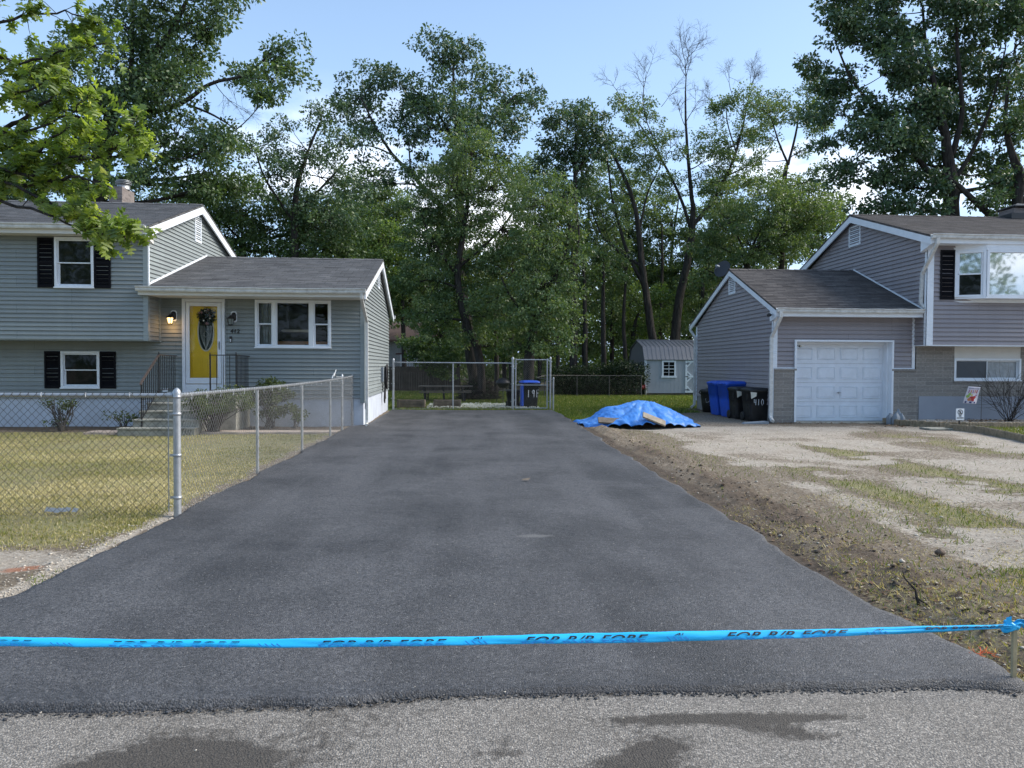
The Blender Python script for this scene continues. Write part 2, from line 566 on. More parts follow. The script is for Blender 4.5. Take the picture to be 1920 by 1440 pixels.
def roadm(name):
    m, t = newmat(name)
    tc = nd(t, 'ShaderNodeTexCoord')
    o = tc.outputs['Object']
    wv = nd(t, 'ShaderNodeVectorMath', {0: o, 1: nd(t, 'ShaderNodeVectorMath', {0: nd(t, 'ShaderNodeTexNoise', {'Vector': o, 'Scale': 60.0, 'Detail': 2.0}).outputs['Color'], 'Scale': 0.012}, operation='SCALE').outputs[0]}, operation='ADD').outputs[0]
    v1 = nd(t, 'ShaderNodeTexVoronoi', {'Vector': wv, 'Scale': 120.0})
    v2 = nd(t, 'ShaderNodeTexVoronoi', {'Vector': wv, 'Scale': 210.0})
    s1 = nd(t, 'ShaderNodeSeparateColor', {0: v1.outputs['Color']})
    s2 = nd(t, 'ShaderNodeSeparateColor', {0: v2.outputs['Color']})
    n1 = nd(t, 'ShaderNodeTexNoise', {'Vector': o, 'Scale': 1.9, 'Detail': 8.0, 'Roughness': 0.62, 'Distortion': 0.6})
    n2 = nd(t, 'ShaderNodeTexNoise', {'Vector': o, 'Scale': 16.0, 'Detail': 6.0, 'Roughness': 0.7})
    r = nd(t, 'ShaderNodeValToRGB', {0: s1.outputs[0]})
    el = r.color_ramp.elements
    el[0].position, el[0].color = 0.0, (0.10, 0.094, 0.086, 1)
    el[1].position, el[1].color = 1.0, (0.46, 0.42, 0.37, 1)
    for p, c in ((0.4, (0.22, 0.20, 0.176)), (0.75, (0.305, 0.278, 0.243))):
        e = el.new(p)
        e.color = (*c, 1)
    c = mixc(t, rng(t, s2.outputs[0], 0.0, 1.0, 0.0, 0.5), r.outputs[0], (0.23, 0.21, 0.185))
    c = mixc(t, mth(t, 'MULTIPLY', rng(t, v1.outputs['Distance'], 0.45, 0.75), 0.55), c, (0.055, 0.053, 0.05))
    a = nd(t, 'ShaderNodeAttribute', attribute_name='zone')
    sc = nd(t, 'ShaderNodeSeparateColor', {0: a.outputs['Color']})
    st = rng(t, mth(t, 'ADD', sc.outputs[0], mth(t, 'MULTIPLY', mth(t, 'SUBTRACT', n2.outputs[0], 0.5), 1.7)), 0.30, 0.72)
    c = mixc(t, mth(t, 'MULTIPLY', st, 0.84), c, (0.046, 0.040, 0.034))
    c = mixc(t, mth(t, 'MULTIPLY', rng(t, n1.outputs[0], 0.5, 0.72), 0.35), c, (0.10, 0.088, 0.072))
    hgt = mth(t, 'ADD', mth(t, 'MULTIPLY', v1.outputs['Distance'], -1.0), n2.outputs[0])
    finish(t, c, 0.85, 0, hgt, 0.9, 0.006, 0.3)
    return m


def groundm(name):
    m, t = newmat(name)
    tc = nd(t, 'ShaderNodeTexCoord')
    o = tc.outputs['Object']
    a = nd(t, 'ShaderNodeAttribute', attribute_name='zone')
    sc = nd(t, 'ShaderNodeSeparateColor', {0: a.outputs['Color']})
    nb = nd(t, 'ShaderNodeTexNoise', {'Vector': o, 'Scale': 1.6, 'Detail': 8.0, 'Roughness': 0.66})
    nf = nd(t, 'ShaderNodeTexNoise', {'Vector': o, 'Scale': 22.0, 'Detail': 8.0, 'Roughness': 0.75})
    nv = nd(t, 'ShaderNodeTexVoronoi', {'Vector': o, 'Scale': 55.0})
    vs = nd(t, 'ShaderNodeSeparateColor', {0: nv.outputs['Color']})
    j = mth(t, 'MULTIPLY', mth(t, 'SUBTRACT', nf.outputs[0], 0.5), 1.25)

    def zone(s, lo=0.38, hi=0.62):
        return rng(t, mth(t, 'ADD', s, j), lo, hi)
    fine = rng(t, nf.outputs[0], 0.3, 0.72)
    dirt = mixc(t, fine, (0.10, 0.075, 0.052), (0.27, 0.225, 0.17))
    dirt = mixc(t, mth(t, 'MULTIPLY', rng(t, vs.outputs[0], 0.9, 0.98), 0.6), dirt, (0.42, 0.38, 0.32))
    sand = mixc(t, fine, (0.20, 0.17, 0.135), (0.55, 0.495, 0.42))
    sand = mixc(t, mth(t, 'MULTIPLY', rng(t, nb.outputs[0], 0.48, 0.68), 0.4), sand, (0.22, 0.18, 0.135))
    soil = mixc(t, fine, (0.036, 0.027, 0.020), (0.185, 0.145, 0.110))
    gr = mixc(t, fine, (0.12, 0.115, 0.052), (0.36, 0.335, 0.175))
    gr = mixc(t, mth(t, 'MULTIPLY', rng(t, nb.outputs[0], 0.42, 0.62), 0.8), gr, (0.235, 0.20, 0.115))
    c = mixc(t, zone(sc.outputs[1]), dirt, sand)
    c = mixc(t, zone(sc.outputs[2]), c, soil)
    c = mixc(t, zone(sc.outputs[0]), c, gr)
    a2 = nd(t, 'ShaderNodeAttribute', attribute_name='zone2')
    s2 = nd(t, 'ShaderNodeSeparateColor', {0: a2.outputs['Color']})
    c = mixc(t, mth(t, 'MULTIPLY', zone(s2.outputs[0]), 0.7), c, (0.36, 0.13, 0.06))
    lush = mixc(t, fine, (0.030, 0.055, 0.012), (0.11, 0.16, 0.04))
    c = mixc(t, zone(s2.outputs[1]), c, lush)
    finish(t, c, 0.95, 0, nf.outputs[0], 0.9, 0.03, 0.15)
    return m


def glassm(name, tint=(0.008, 0.010, 0.010), rough=0.03, see=0.0):
    m, t = newmat(name)
    tc = nd(t, 'ShaderNodeTexCoord')
    n = nd(t, 'ShaderNodeTexNoise', {'Vector': tc.outputs['Object'], 'Scale': 1.7, 'Detail': 1.0})
    b = nd(t, 'ShaderNodeBump', {'Height': n.outputs[0], 'Strength': 0.12, 'Distance': 0.02})
    p = nd(t, 'ShaderNodeBsdfPrincipled', {'Base Color': tint, 'Roughness': rough, 'Specular IOR Level': 0.3, 'Normal': b.outputs[0]})
    if see:
        fr = nd(t, 'ShaderNodeFresnel', {'IOR': 1.27, 'Normal': b.outputs[0]})
        tr = nd(t, 'ShaderNodeBsdfTransparent', {0: (see, see, see, 1)})
        gl = nd(t, 'ShaderNodeBsdfGlossy', {'Color': (1, 1, 1, 1), 'Roughness': rough, 'Normal': b.outputs[0]})
        mx = nd(t, 'ShaderNodeMixShader', {0: fr.outputs[0], 1: tr.outputs[0], 2: gl.outputs[0]})
        nd(t, 'ShaderNodeOutputMaterial', {0: mx.outputs[0]})
    else:
        nd(t, 'ShaderNodeOutputMaterial', {0: p.outputs[0]})
    return m


M = {}
M['white'] = plain('white_trim', (0.74, 0.78, 0.83), 0.45, 0.05, 3, bump=0.05, dirt=(0.35, 0.33, 0.30), dirt_amt=0.12)
M['white_wood'] = plain('white_paint', (0.70, 0.74, 0.80), 0.5, 0.05, 5, bump=0.1, dirt=(0.4, 0.38, 0.36), dirt_amt=0.15)
M['downspout'] = plain('aged_white_aluminium', (0.60, 0.60, 0.58), 0.45, 0.12, 9, bump=0.1, dirt=(0.22, 0.20, 0.17), dirt_amt=0.45)
M['soffit'] = plain('soffit_white', (0.62, 0.61, 0.58), 0.6, 0.05, 4, bump=0.05)
M['siding_green'] = streaky('grey_green_vinyl', (0.240, 0.266, 0.268), 0.5)
M['siding_grey'] = streaky('violet_grey_vinyl', (0.280, 0.258, 0.272), 0.5, seam=0.236)
M['corner_green'] = plain('grey_green_corner', (0.25, 0.29, 0.30), 0.5, 0.05, 3, bump=0.05)
M['roof_left'] = shingles('weathered_grey_shingles', (0.070, 0.071, 0.074), (0.150, 0.150, 0.152), (0.11, 0.11, 0.112))
M['roof_right'] = shingles('weathered_brown_shingles', (0.056, 0.051, 0.050), (0.130, 0.117, 0.110), (0.088, 0.079, 0.074))
M['stone'] = brickm('grey_stone_veneer', (0.21, 0.195, 0.18), (0.27, 0.25, 0.225), (0.34, 0.33, 0.31), 0.50, 0.104, 0.006)
M['foundation_white'] = plain('painted_foundation', (0.52, 0.56, 0.63), 0.8, 0.07, 3, bump=0.5, bscale=25, dirt=(0.25, 0.23, 0.20), dirt_amt=0.25)
M['foundation_blue'] = plain('blue_grey_foundation', (0.275, 0.30, 0.345), 0.8, 0.06, 3, bump=0.5, bscale=25)
M['foundation_grey'] = plain('grey_block', (0.21, 0.21, 0.21), 0.9, 0.1, 3, bump=0.6, bscale=25)
M['shutter'] = plain('black_shutter_paint', (0.0025, 0.0025, 0.005), 0.75, 0.1, 8, bump=0.1, spec=0.2)
M['glass'] = glassm('dark_window_glass')
M['glass_clear'] = glassm('clear_window_glass', see=0.96)
M['blind'] = plain('white_blind', (0.50, 0.52, 0.54), 0.6, 0.05, 3)
M['mirror_glass'], t_ = newmat('curtained_window_glass')
b_ = nd(t_, 'ShaderNodeBump', {'Height': nd(t_, 'ShaderNodeTexNoise', {'Vector': nd(t_, 'ShaderNodeTexCoord').outputs['Object'], 'Scale': 1.3, 'Detail': 2.0}).outputs[0], 'Strength': 0.05, 'Distance': 0.02})
d_ = nd(t_, 'ShaderNodeBsdfPrincipled', {'Base Color': (0.26, 0.30, 0.31, 1), 'Roughness': 0.4})
g_ = nd(t_, 'ShaderNodeBsdfGlossy', {'Color': (0.9, 0.95, 1, 1), 'Roughness': 0.03, 'Normal': b_.outputs[0]})
nd(t_, 'ShaderNodeOutputMaterial', {0: nd(t_, 'ShaderNodeMixShader', {0: 0.5, 1: d_.outputs[0], 2: g_.outputs[0]}).outputs[0]})
M['grey_glass'] = glassm('plastic_covered_glass', (0.075, 0.085, 0.10), 0.12)
M['yellow'] = plain('yellow_door_paint', (0.86, 0.56, 0.014), 0.4, 0.06, 3, bump=0.1)
M['iron'] = plain('black_wrought_iron', (0.016, 0.015, 0.016), 0.5, 0.2, 20, bump=0.2)
M['iron_brown'] = plain('worn_brown_handrail', (0.075, 0.055, 0.045), 0.5, 0.2, 20)
M['concrete'] = plain('worn_concrete', (0.33, 0.32, 0.27), 0.9, 0.2, 7, bump=0.7, bscale=30, bdist=0.01, dirt=(0.10, 0.095, 0.08), dirt_amt=0.7)
M['walk'] = plain('pinkish_walkway', (0.42, 0.34, 0.28), 0.9, 0.15, 4, bump=0.5)
M['galv'] = plain('galvanised_steel', (0.42, 0.44, 0.46), 0.42, 0.14, 12, metal=0.6, bump=0.1, dirt=(0.26, 0.25, 0.24), dirt_amt=0.4)
M['galv_wire'] = plain('galvanised_wire', (0.19, 0.19, 0.19), 0.5, 0.35, 12, metal=0.5, bump=0.0)
M['wire_dark'] = plain('weathered_wire', (0.11, 0.105, 0.10), 0.55, 0.3, 8, metal=0.5, bump=0.0)
M['bark'] = barkm('oak_bark', (0.022, 0.019, 0.017), (0.075, 0.066, 0.058))
M['bark_grey'] = barkm('grey_bark', (0.05, 0.045, 0.041), (0.15, 0.135, 0.12))
M['bin_blue'] = plain('blue_plastic', (0.014, 0.085, 0.52), 0.42, 0.08, 4, bump=0.1, dirt=(0.05, 0.07, 0.15), dirt_amt=0.3)
M['bin_black'] = plain('black_plastic', (0.011, 0.011, 0.012), 0.5, 0.2, 5, bump=0.15, dirt=(0.05, 0.045, 0.04), dirt_amt=0.4)
M['paint_white'] = plain('spray_paint_white', (0.62, 0.64, 0.66), 0.7, 0.1, 30)
M['rubber'] = plain('black_rubber', (0.012, 0.012, 0.012), 0.7)
M['tarp'] = plain('blue_tarp', (0.045, 0.215, 0.62), 0.5, 0.16, 5, bump=0.35, bscale=9, bdist=0.02, spec=0.5, dirt=(0.24, 0.42, 0.70), dirt_amt=0.5)
M['board'] = plain('weathered_board', (0.30, 0.25, 0.19), 0.85, 0.25, 9, bump=0.4)
M['old_wood'] = plain('old_grey_wood', (0.155, 0.125, 0.095), 0.9, 0.3, 8, bump=0.5)
M['stake'] = plain('pale_stake_wood', (0.40, 0.33, 0.20), 0.8, 0.2, 14, bump=0.4)
M['tape'] = plain('blue_tape', (0.02, 0.50, 0.92), 0.38, 0.05, 3, bump=0.1, bscale=30, bdist=0.004)
M['ink'] = plain('black_ink', (0.004, 0.004, 0.008), 0.5)
M['ink_ghost'] = plain('ink_seen_through_tape', (0.02, 0.24, 0.62), 0.5, 0.1, 30)
M['asphalt'] = asphalt('fresh_asphalt')
M['road'] = roadm('old_road_asphalt')
M['ground'] = groundm('yard_ground')
M['mulch'] = plain('dark_mulch', (0.050, 0.030, 0.022), 0.95, 0.5, 14, bump=1.0, bscale=40, bdist=0.03)
M['gravel'] = plain('gravel_stone', (0.30, 0.27, 0.24), 0.85, 0.5, 25, bump=0.4)
M['edging'] = brickm('edging_blocks', (0.20, 0.165, 0.115), (0.26, 0.21, 0.15), (0.10, 0.085, 0.06), 0.075, 0.5, 0.008)
M['shed'] = plain('shed_grey_boards', (0.37, 0.385, 0.42), 0.7, 0.06, 3)
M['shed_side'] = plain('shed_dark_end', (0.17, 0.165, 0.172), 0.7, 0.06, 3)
M['metal_roof'] = plain('grey_metal_roof', (0.19, 0.19, 0.20), 0.5, 0.06, 2, metal=0.3)
M['dish'] = plain('black_dish', (0.016, 0.017, 0.02), 0.45)
M['plastic_grey'] = plain('grey_plastic', (0.22, 0.25, 0.28), 0.6, 0.1, 8)
M['chimney_brick'] = brickm('chimney_brick', (0.16, 0.135, 0.125), (0.24, 0.205, 0.19), (0.22, 0.20, 0.19), 0.2, 0.07)
M['far_wall'] = brickm('white_painted_brick', (0.50, 0.50, 0.49), (0.44, 0.44, 0.44), (0.25, 0.25, 0.25), 0.24, 0.09)
M['far_roof'] = plain('brown_far_roof', (0.19, 0.125, 0.10), 0.9, 0.15, 2)
M['deck_red'] = plain('red_brown_deck', (0.085, 0.022, 0.016), 0.8, 0.3, 4)
M['curtain'] = plain('grey_curtain', (0.20, 0.23, 0.22), 0.8, 0.2, 6)
M['room'] = plain('dark_room', (0.03, 0.03, 0.03), 0.9)
M['warm_wood'] = plain('warm_wood_furniture', (0.42, 0.19, 0.07), 0.5, 0.15, 6)
M['lead'] = plain('silver_leading', (0.50, 0.52, 0.48), 0.35, 0.05, 10, metal=0.5)
M['leaded_dark'] = plain('textured_door_glass', (0.012, 0.024, 0.018), 0.5, 0.4, 30, bump=0.5, spec=0.15)
M['wreath_green'] = leafm('wreath_greenery', [(0, (0.008, 0.016, 0.012)), (1, (0.030, 0.050, 0.035))], 0.05)
M['rose'] = plain('muted_rose', (0.16, 0.10, 0.10), 0.7, 0.2, 20)
M['cream'] = plain('cream_ornament', (0.62, 0.58, 0.48), 0.6)
M['pebble'] = plain('pale_pebble', (0.42, 0.38, 0.32), 0.85, 0.4, 8)
M['clod'] = plain('soil_clod', (0.10, 0.074, 0.054), 0.97, 0.5, 14, bump=0.9, bscale=60, bdist=0.01)
M['dead_leaf'] = leafm('dead_leaf', [(0, (0.050, 0.028, 0.016)), (0.5, (0.140, 0.075, 0.040)), (0.85, (0.240, 0.160, 0.090)), (1, (0.460, 0.380, 0.280))], 0.1, 0.8)
M['oak'] = leafm('dark_oak_leaf', [(0, (0.034, 0.066, 0.032)), (0.5, (0.086, 0.146, 0.059)), (0.9, (0.160, 0.235, 0.086)), (1, (0.289, 0.352, 0.136))], 0.28, 0.42, 0.5)
M['blue_oak'] = leafm('cool_dark_leaf', [(0, (0.036, 0.065, 0.040)), (0.5, (0.071, 0.128, 0.066)), (1, (0.176, 0.254, 0.118))], 0.22, 0.42, 0.5)
M['mid'] = leafm('mid_green_leaf', [(0, (0.049, 0.088, 0.041)), (0.5, (0.110, 0.176, 0.073)), (1, (0.261, 0.320, 0.141))], 0.34, 0.45, 0.45)
M['light'] = leafm('light_green_leaf', [(0, (0.061, 0.113, 0.040)), (0.5, (0.122, 0.200, 0.068)), (1, (0.261, 0.337, 0.129))], 0.42, 0.45, 0.4)
M['hedge'] = leafm('hedge_leaf', [(0, (0.010, 0.021, 0.010)), (0.6, (0.026, 0.047, 0.018)), (1, (0.065, 0.104, 0.039))], 0.2)
M['shrub'] = leafm('shrub_leaf', [(0, (0.033, 0.052, 0.018)), (0.6, (0.078, 0.111, 0.034)), (1, (0.182, 0.221, 0.078))], 0.25)
M['grass'] = leafm('lawn_blade', [(0, (0.090, 0.113, 0.028)), (0.35, (0.190, 0.205, 0.060)), (0.6, (0.370, 0.324, 0.140)), (0.85, (0.538, 0.454, 0.250)), (1, (0.739, 0.648, 0.420))], 0.25, 0.7, 0.2)
M['grass_green'] = leafm('green_blade', [(0, (0.068, 0.107, 0.022)), (0.6, (0.150, 0.202, 0.047)), (0.9, (0.300, 0.277, 0.094)), (1, (0.540, 0.416, 0.265))], 0.3, 0.65, 0.2)
M['lime'] = leafm('fresh_oak_leaf', [(0, (0.078, 0.131, 0.043)), (0.45, (0.175, 0.255, 0.066)), (0.85, (0.332, 0.416, 0.099)), (1, (0.572, 0.619, 0.297))], 0.55, 0.38, 0.6)
M['flower'] = plain('white_clover', (0.62, 0.62, 0.55), 0.8)

# ------------------------------------------------------------------ ground
def drive_left(y):
    y = np.asarray(y, float)
    base = np.where(y < 18.3, -2.90, np.where(y < 18.8, -2.90 + (y - 18.3) * 0.6, -2.58))
    base = base + np.where(y < 4.6, (4.6 - y) * -0.25, 0)
    n = (fbm(y, y * 0 + 3.1, 2.2, 6, 5) - 0.5) * 0.18 * np.clip((19 - y) / 5, 0.1, 1)
    return base + n


def drive_right(y):
    y = np.asarray(y, float)
    return 2.58 + sst(y, 4, 24) * 0.30 + (fbm(y, y * 0 + 8.1, 1.7, 7, 9) - 0.5) * 0.24


def drive_near(x):
    x = np.asarray(x, float)
    return 3.325 + (fbm(x, x * 0 + 1.7, 1.4, 7, 21) - 0.5) * 0.17 + 0.04 * np.sin(x * 1.3 + 0.6)


def ground_h(x, y):
    """height of the soil"""
    h = (fbm(x, y, 0.5, 4, 40) - 0.5) * 0.05 + (fbm(x, y, 5, 4, 41) - 0.5) * 0.03
    dr = x - drive_right(np.clip(y, 3, 26))
    near = (y > 3.2) & (y < 22)
    ridge = np.exp(-((dr - 0.42) / 0.28) ** 2) * near * (0.015 + 0.07 * fbm(x, y, 1.6, 4, 44))
    clod = np.clip(fbm(x, y, 9, 4, 45) - 0.48, 0, 1) * 0.20 * np.exp(-((dr - 0.6) / 0.55) ** 2) * near
    h = h + ridge + clod
    edge = np.exp(-np.abs(dr) / 0.10)
    h = h * (1 - edge * 0.6)
    dl = drive_left(np.clip(y, 3, 26)) - x
    h = h + np.exp(-((dl - 0.2) / 0.15) ** 2) * (y < 18.5) * (y > 3.3) * 0.02
    # raised bed by the other house
    return h


def under(x, y, h):
    """keep the soil below the asphalt sheets"""
    ins = (x > drive_left(np.clip(y, 3, 26)) + 0.05) & (x < drive_right(np.clip(y, 3, 26)) - 0.05) & (y > 3.25) & (y < 25.0)
    road = (y < 3.40) & (y > -5.2)
    return np.where(ins | road, -0.06, h)


def lawn_mask(x, y):
    m = ((x < -2.9) & (y > 7.3)).astype(float)
    b = sst(y + (fbm(x, y, 1.1, 3, 60) - 0.5) * 1.3, 6.3, 6.9)
    b *= (x < -2.85)
    m = np.maximum(m, b) * sst(-2.95 - x + (fbm(x, y, 3, 3, 62) - 0.5) * 0.3, -0.02, 0.18)
    m *= (y < 17.0)
    return m


def strip_mask(x, y):
    """grass left between the wheel tracks of the sandy drive"""
    n = fbm(x, y, 1.4, 4, 70)
    a = np.exp(-((x - 6.75 + (y - 11) * 0.02) / 0.55) ** 2) * sst(y, 4.5, 6) * sst(y, 15.5, 13)
    b = np.exp(-((x - 5.0) / 0.45) ** 2) * sst(y, 4, 5.5) * sst(y, 12.3, 10.5)
    c = np.exp(-((x - 4.1 + (y - 6) * 0.1) / 0.55) ** 2) * sst(y, 3, 3.6) * sst(y, 8.5, 6.0)
    d = np.exp(-((x - 3.9) / 0.6) ** 2) * sst(y, 9, 11) * sst(y, 21, 17) * 0.62
    e = np.exp(-((x - 9.5) / 0.7) ** 2) * sst(y, 11, 13) * sst(y, 17.6, 15.6) * 0.9
    return np.clip(a + b + c + d + e, 0, 1) * sst(n, 0.36, 0.56)


def back_mask(x, y):
    e = (fbm(x, y, 0.9, 4, 75) - 0.5) * 3.0
    m = sst(y + e - 4.4 * sst(x, 4.2, 5.8), 19.0, 20.8) * (x > 2.9)
    m = np.maximum(m, sst(y, 24.7, 25.1))
    m = m * (1 - sst(x, 7.6, 7.9) * (y < 26.5))
    far = sst(y + e, 41, 44)
    return m * (1 - far * 0.6)


def bed_mask(x, y):
    n = (fbm(x, y, 1.5, 3, 80) - 0.5) * 0.5
    return sst(y + n, 17.35, 17.6) * (y < 18.8) * (x < -3.0)


def zones(x, y):
    n1 = fbm(x, y, 0.8, 4, 50)
    dr = x - drive_right(np.clip(y, 3, 26))
    dl = drive_left(np.clip(y, 3, 26)) - x
    bm = back_mask(x, y)
    lawn = lawn_mask(x, y)
    st = strip_mask(x, y)
    R = np.clip(lawn * 0.85 + st * 0.62, 0, 1)
    # ragged verge near the stake
    verge = (x > 2.5) * sst(y, 5.6, 4.6)
    R = np.maximum(R, verge * 0.40 * sst(fbm(x, y, 1.6, 4, 55), 0.35, 0.6))
    Gs = sst(dr, 0.9, 1.7) * (y < 20) * (y > 4.6) * sst(x, 3.2, 4.4) * (0.45 + 0.55 * sst(n1, 0.3, 0.6))
    Gs = Gs * sst(y, 19.3, 17.6)
    patch = np.exp(-((x + 3.9) / 1.0) ** 2 - ((y - 5.85) / 0.42) ** 2)
    Gs = np.maximum(Gs, (x < -2.9) * patch * 1.15)
    gravel_edge = np.exp(-((dl - 0.10) / 0.10) ** 2) * (y > 3.3) * (y < 8)
    Gs = np.maximum(Gs, gravel_edge * 0.75)
    R = R * (1 - np.clip(patch * 1.1, 0, 1) * (y < 6.9))
    Gs = Gs * (1 - 0.9 * np.clip(st * 1.3, 0, 1))
    B = np.exp(-((dr - 0.55) / 0.5) ** 2) * (0.20 + 0.85 * fbm(x, y, 1.3, 4, 57)) * (y > 3.3) * sst(y, 18, 11)
    B = np.maximum(B, np.exp(-((dr - 0.1) / 0.14) ** 2) * 0.75 * (y > 3.2) * (y < 24))
    B = np.maximum(B, np.exp(-((dl - 0.02) / 0.06) ** 2) * 0.6 * (y > 3.3) * (y < 18))
    B = np.maximum(B, np.exp(-((y - 6.9) / 0.22) ** 2) * (x < -2.9) * 0.55 * fbm(x, y, 1.2, 3, 58) * 1.6)
    B = np.maximum(B, bed_mask(x, y) * 1.0)
    B = np.maximum(B, sst(y, 19.1, 19.6) * (x > 8.0) * (y < 27) * 0.6)
    Gs = np.maximum(Gs, 0.42 * (x > 4.4) * (x < 8.1) * sst(y, 17, 18.5) * sst(y, 24, 22.5))
    red = np.exp(-((x + 3.28) / 0.20) ** 2 - ((y - 5.62) / 0.10) ** 2) * 0.85
    lush = bm * 0.95
    Z = np.zeros(x.shape + (4,))
    Z[..., 0], Z[..., 1], Z[..., 2], Z[..., 3] = R * (1 - bed_mask(x, y)), Gs, B, 1
    Z2 = np.zeros(x.shape + (4,))
    Z2[..., 0], Z2[..., 1], Z2[..., 3] = red, lush, 1
    return Z, Z2


def axis(lo, hi, st, far):
    core = np.arange(lo, hi, st)
    g = st * 1.35 ** np.arange(1, 60)
    a = lo - np.cumsum(g)
    b = core[-1] + np.cumsum(g)
    return np.concatenate([a[a > -far][::-1], core, b[b < far]])


def grid_faces(nx, ny, keep=None):
    i, j = np.meshgrid(np.arange(nx - 1), np.arange(ny - 1))
    a = (j * nx + i).ravel()
    f = np.stack([a, a + 1, a + nx + 1, a + nx], 1)
    if keep is not None:
        f = f[keep.ravel()]
    return f.ravel()


gx = axis(-13, 15, 0.065, 900)
gy = np.concatenate([axis(2.9, 9.0, 0.04, 900)[:-0 or None]])
gy = gy[gy <= 9.0]
gy = np.concatenate([gy, np.arange(9.04, 27, 0.085), 27 + np.cumsum(0.09 * 1.25 ** np.arange(1, 34))])
gy = gy[gy < 1500]
X, Y = np.meshgrid(gx, gy)
H = under(X, Y, ground_h(X, Y))
rise = sst(Y, 45, 160) * 1.5
H = H + rise
Z, Z2 = zones(X, Y)
gv = np.stack([X, Y, H], -1).reshape(-1, 3)
go = npmesh('ground', gv, grid_faces(len(gx), len(gy)), 4, M['ground'], None, None,
            {'zone': Z.reshape(-1, 4), 'zone2': Z2.reshape(-1, 4)}, smooth=True)
tag(go, 'yard soil with thin lawn, sandy tracks and a dark soil ridge', kind='structure')

# road
rx = axis(-4, 5, 0.03, 60)
ry = np.concatenate([np.arange(-5, 2.4, 0.2), np.arange(2.4, 3.62, 0.03)])
X, Y = np.meshgrid(rx, ry)


def blob(px, py, rx_, ry_, a=0.0):
    g = G(px, py)
    dx, dy = X - g.x, Y - g.y
    c, s = math.cos(a), math.sin(a)
    dx, dy = dx * c + dy * s, -dx * s + dy * c
    return np.exp(-((dx / rx_) ** 2 + (dy / ry_) ** 2))


S = 1.3 * blob(350, 1430, 0.32, 0.16) + 0.9 * blob(200, 1450, 0.25, 0.06) + 0.75 * blob(1320, 1350, 0.42, 0.055) + 0.9 * blob(1480, 1375, 0.28, 0.07, -0.25)
S += 0.85 * blob(1230, 1410, 0.20, 0.08, 0.5) + 0.6 * blob(1560, 1350, 0.5, 0.03) + 0.45 * blob(960, 1400, 0.10, 0.10) + 0.5 * blob(900, 1420, 0.15, 0.05) + 0.42 * blob(1850, 1330, 0.5, 0.05)
S += (fbm(X, Y, 1.6, 6, 90) - 0.53) * 1.5 + 0.5 * blob(1450, 1345, 0.7, 0.03) + 0.5 * blob(1180, 1440, 0.2, 0.05)
S += np.exp(-np.abs(Y - drive_near(X)) / 0.02) * 0.35
Zr = np.zeros(X.shape + (4,))
Zr[..., 0] = np.clip(S, 0, 1.4)
Zr[..., 3] = 1
Hr = 0.004 + (fbm(X, Y, 1.0, 3, 91) - 0.5) * 0.010 + (fbm(X, Y, 9.0, 3, 92) - 0.5) * 0.004
ro = npmesh('road', np.stack([X, Y, Hr], -1).reshape(-1, 3), grid_faces(len(rx), len(ry)), 4, M['road'], None, None, {'zone': Zr.reshape(-1, 4)}, smooth=True)
tag(ro, 'old pale grey street asphalt with dark stains', kind='structure')

# driveway: one slab with ragged edges
ny, nx = 620, 150
tt = np.linspace(0, 1, ny) ** 1.35
u = np.linspace(0, 1, nx)
# ease towards the edges so that the rim is fine
U, T = np.meshgrid(u, tt)
xl_far = drive_left(3.3 + T * (25.0 - 3.3))
xr_far = drive_right(3.3 + T * (25.0 - 3.3))
flare = sst(T * 21.7, 1.6, 0.0)
xl_far = xl_far - flare * 3.4
xr_far = xr_far + flare * 0.10
Xd = xl_far + (xr_far - xl_far) * U
yn = drive_near(Xd)
Yd = yn + T * (25.0 - yn)
thick = 0.034
e = np.minimum.reduce([(Xd - xl_far), (xr_far - Xd), (Yd - yn) * 1.0])
rim = sst(e, 0.0, 0.030)
Hd = 0.010 + (thick - 0.010) * rim + (fbm(Xd, Yd, 0.35, 3, 100) - 0.5) * 0.03 * rim + (fbm(Xd, Yd, 14, 3, 101) - 0.5) * 0.009 * rim
Hd = np.where((U == 0) | (U == 1) | (T == 0), -0.03, Hd)
do = npmesh('driveway', np.stack([Xd, Yd, Hd], -1).reshape(-1, 3), grid_faces(nx, ny), 4, M['asphalt'], None, None, None, smooth=True)
tag(do, 'freshly paved black asphalt driveway', kind='structure')


def soil_z(x, y):
    a = under(np.array([float(x)]), np.array([float(y)]), ground_h(np.array([float(x)]), np.array([float(y)])))
    return float(a[0])


# walkway in front of the steps
mb = MB()
nw = 60
for k in range(nw):
    x0, x1 = -8.3 + k * 0.09, -8.3 + (k + 1) * 0.09
    mb.add([(x0, 16.45 + 0.02 * math.sin(k), 0.045), (x1, 16.45 + 0.02 * math.sin(k + 1), 0.045), (x1, 17.02, 0.045), (x0, 17.02, 0.045),
            (x0, 16.45 + 0.02 * math.sin(k), -0.05), (x1, 16.45 + 0.02 * math.sin(k + 1), -0.05)], [(0, 1, 2, 3), (4, 5, 1, 0)])
wk = mb.build('path', M['walk'])
tag(wk, 'narrow pinkish concrete walkway across the lawn', kind='structure')


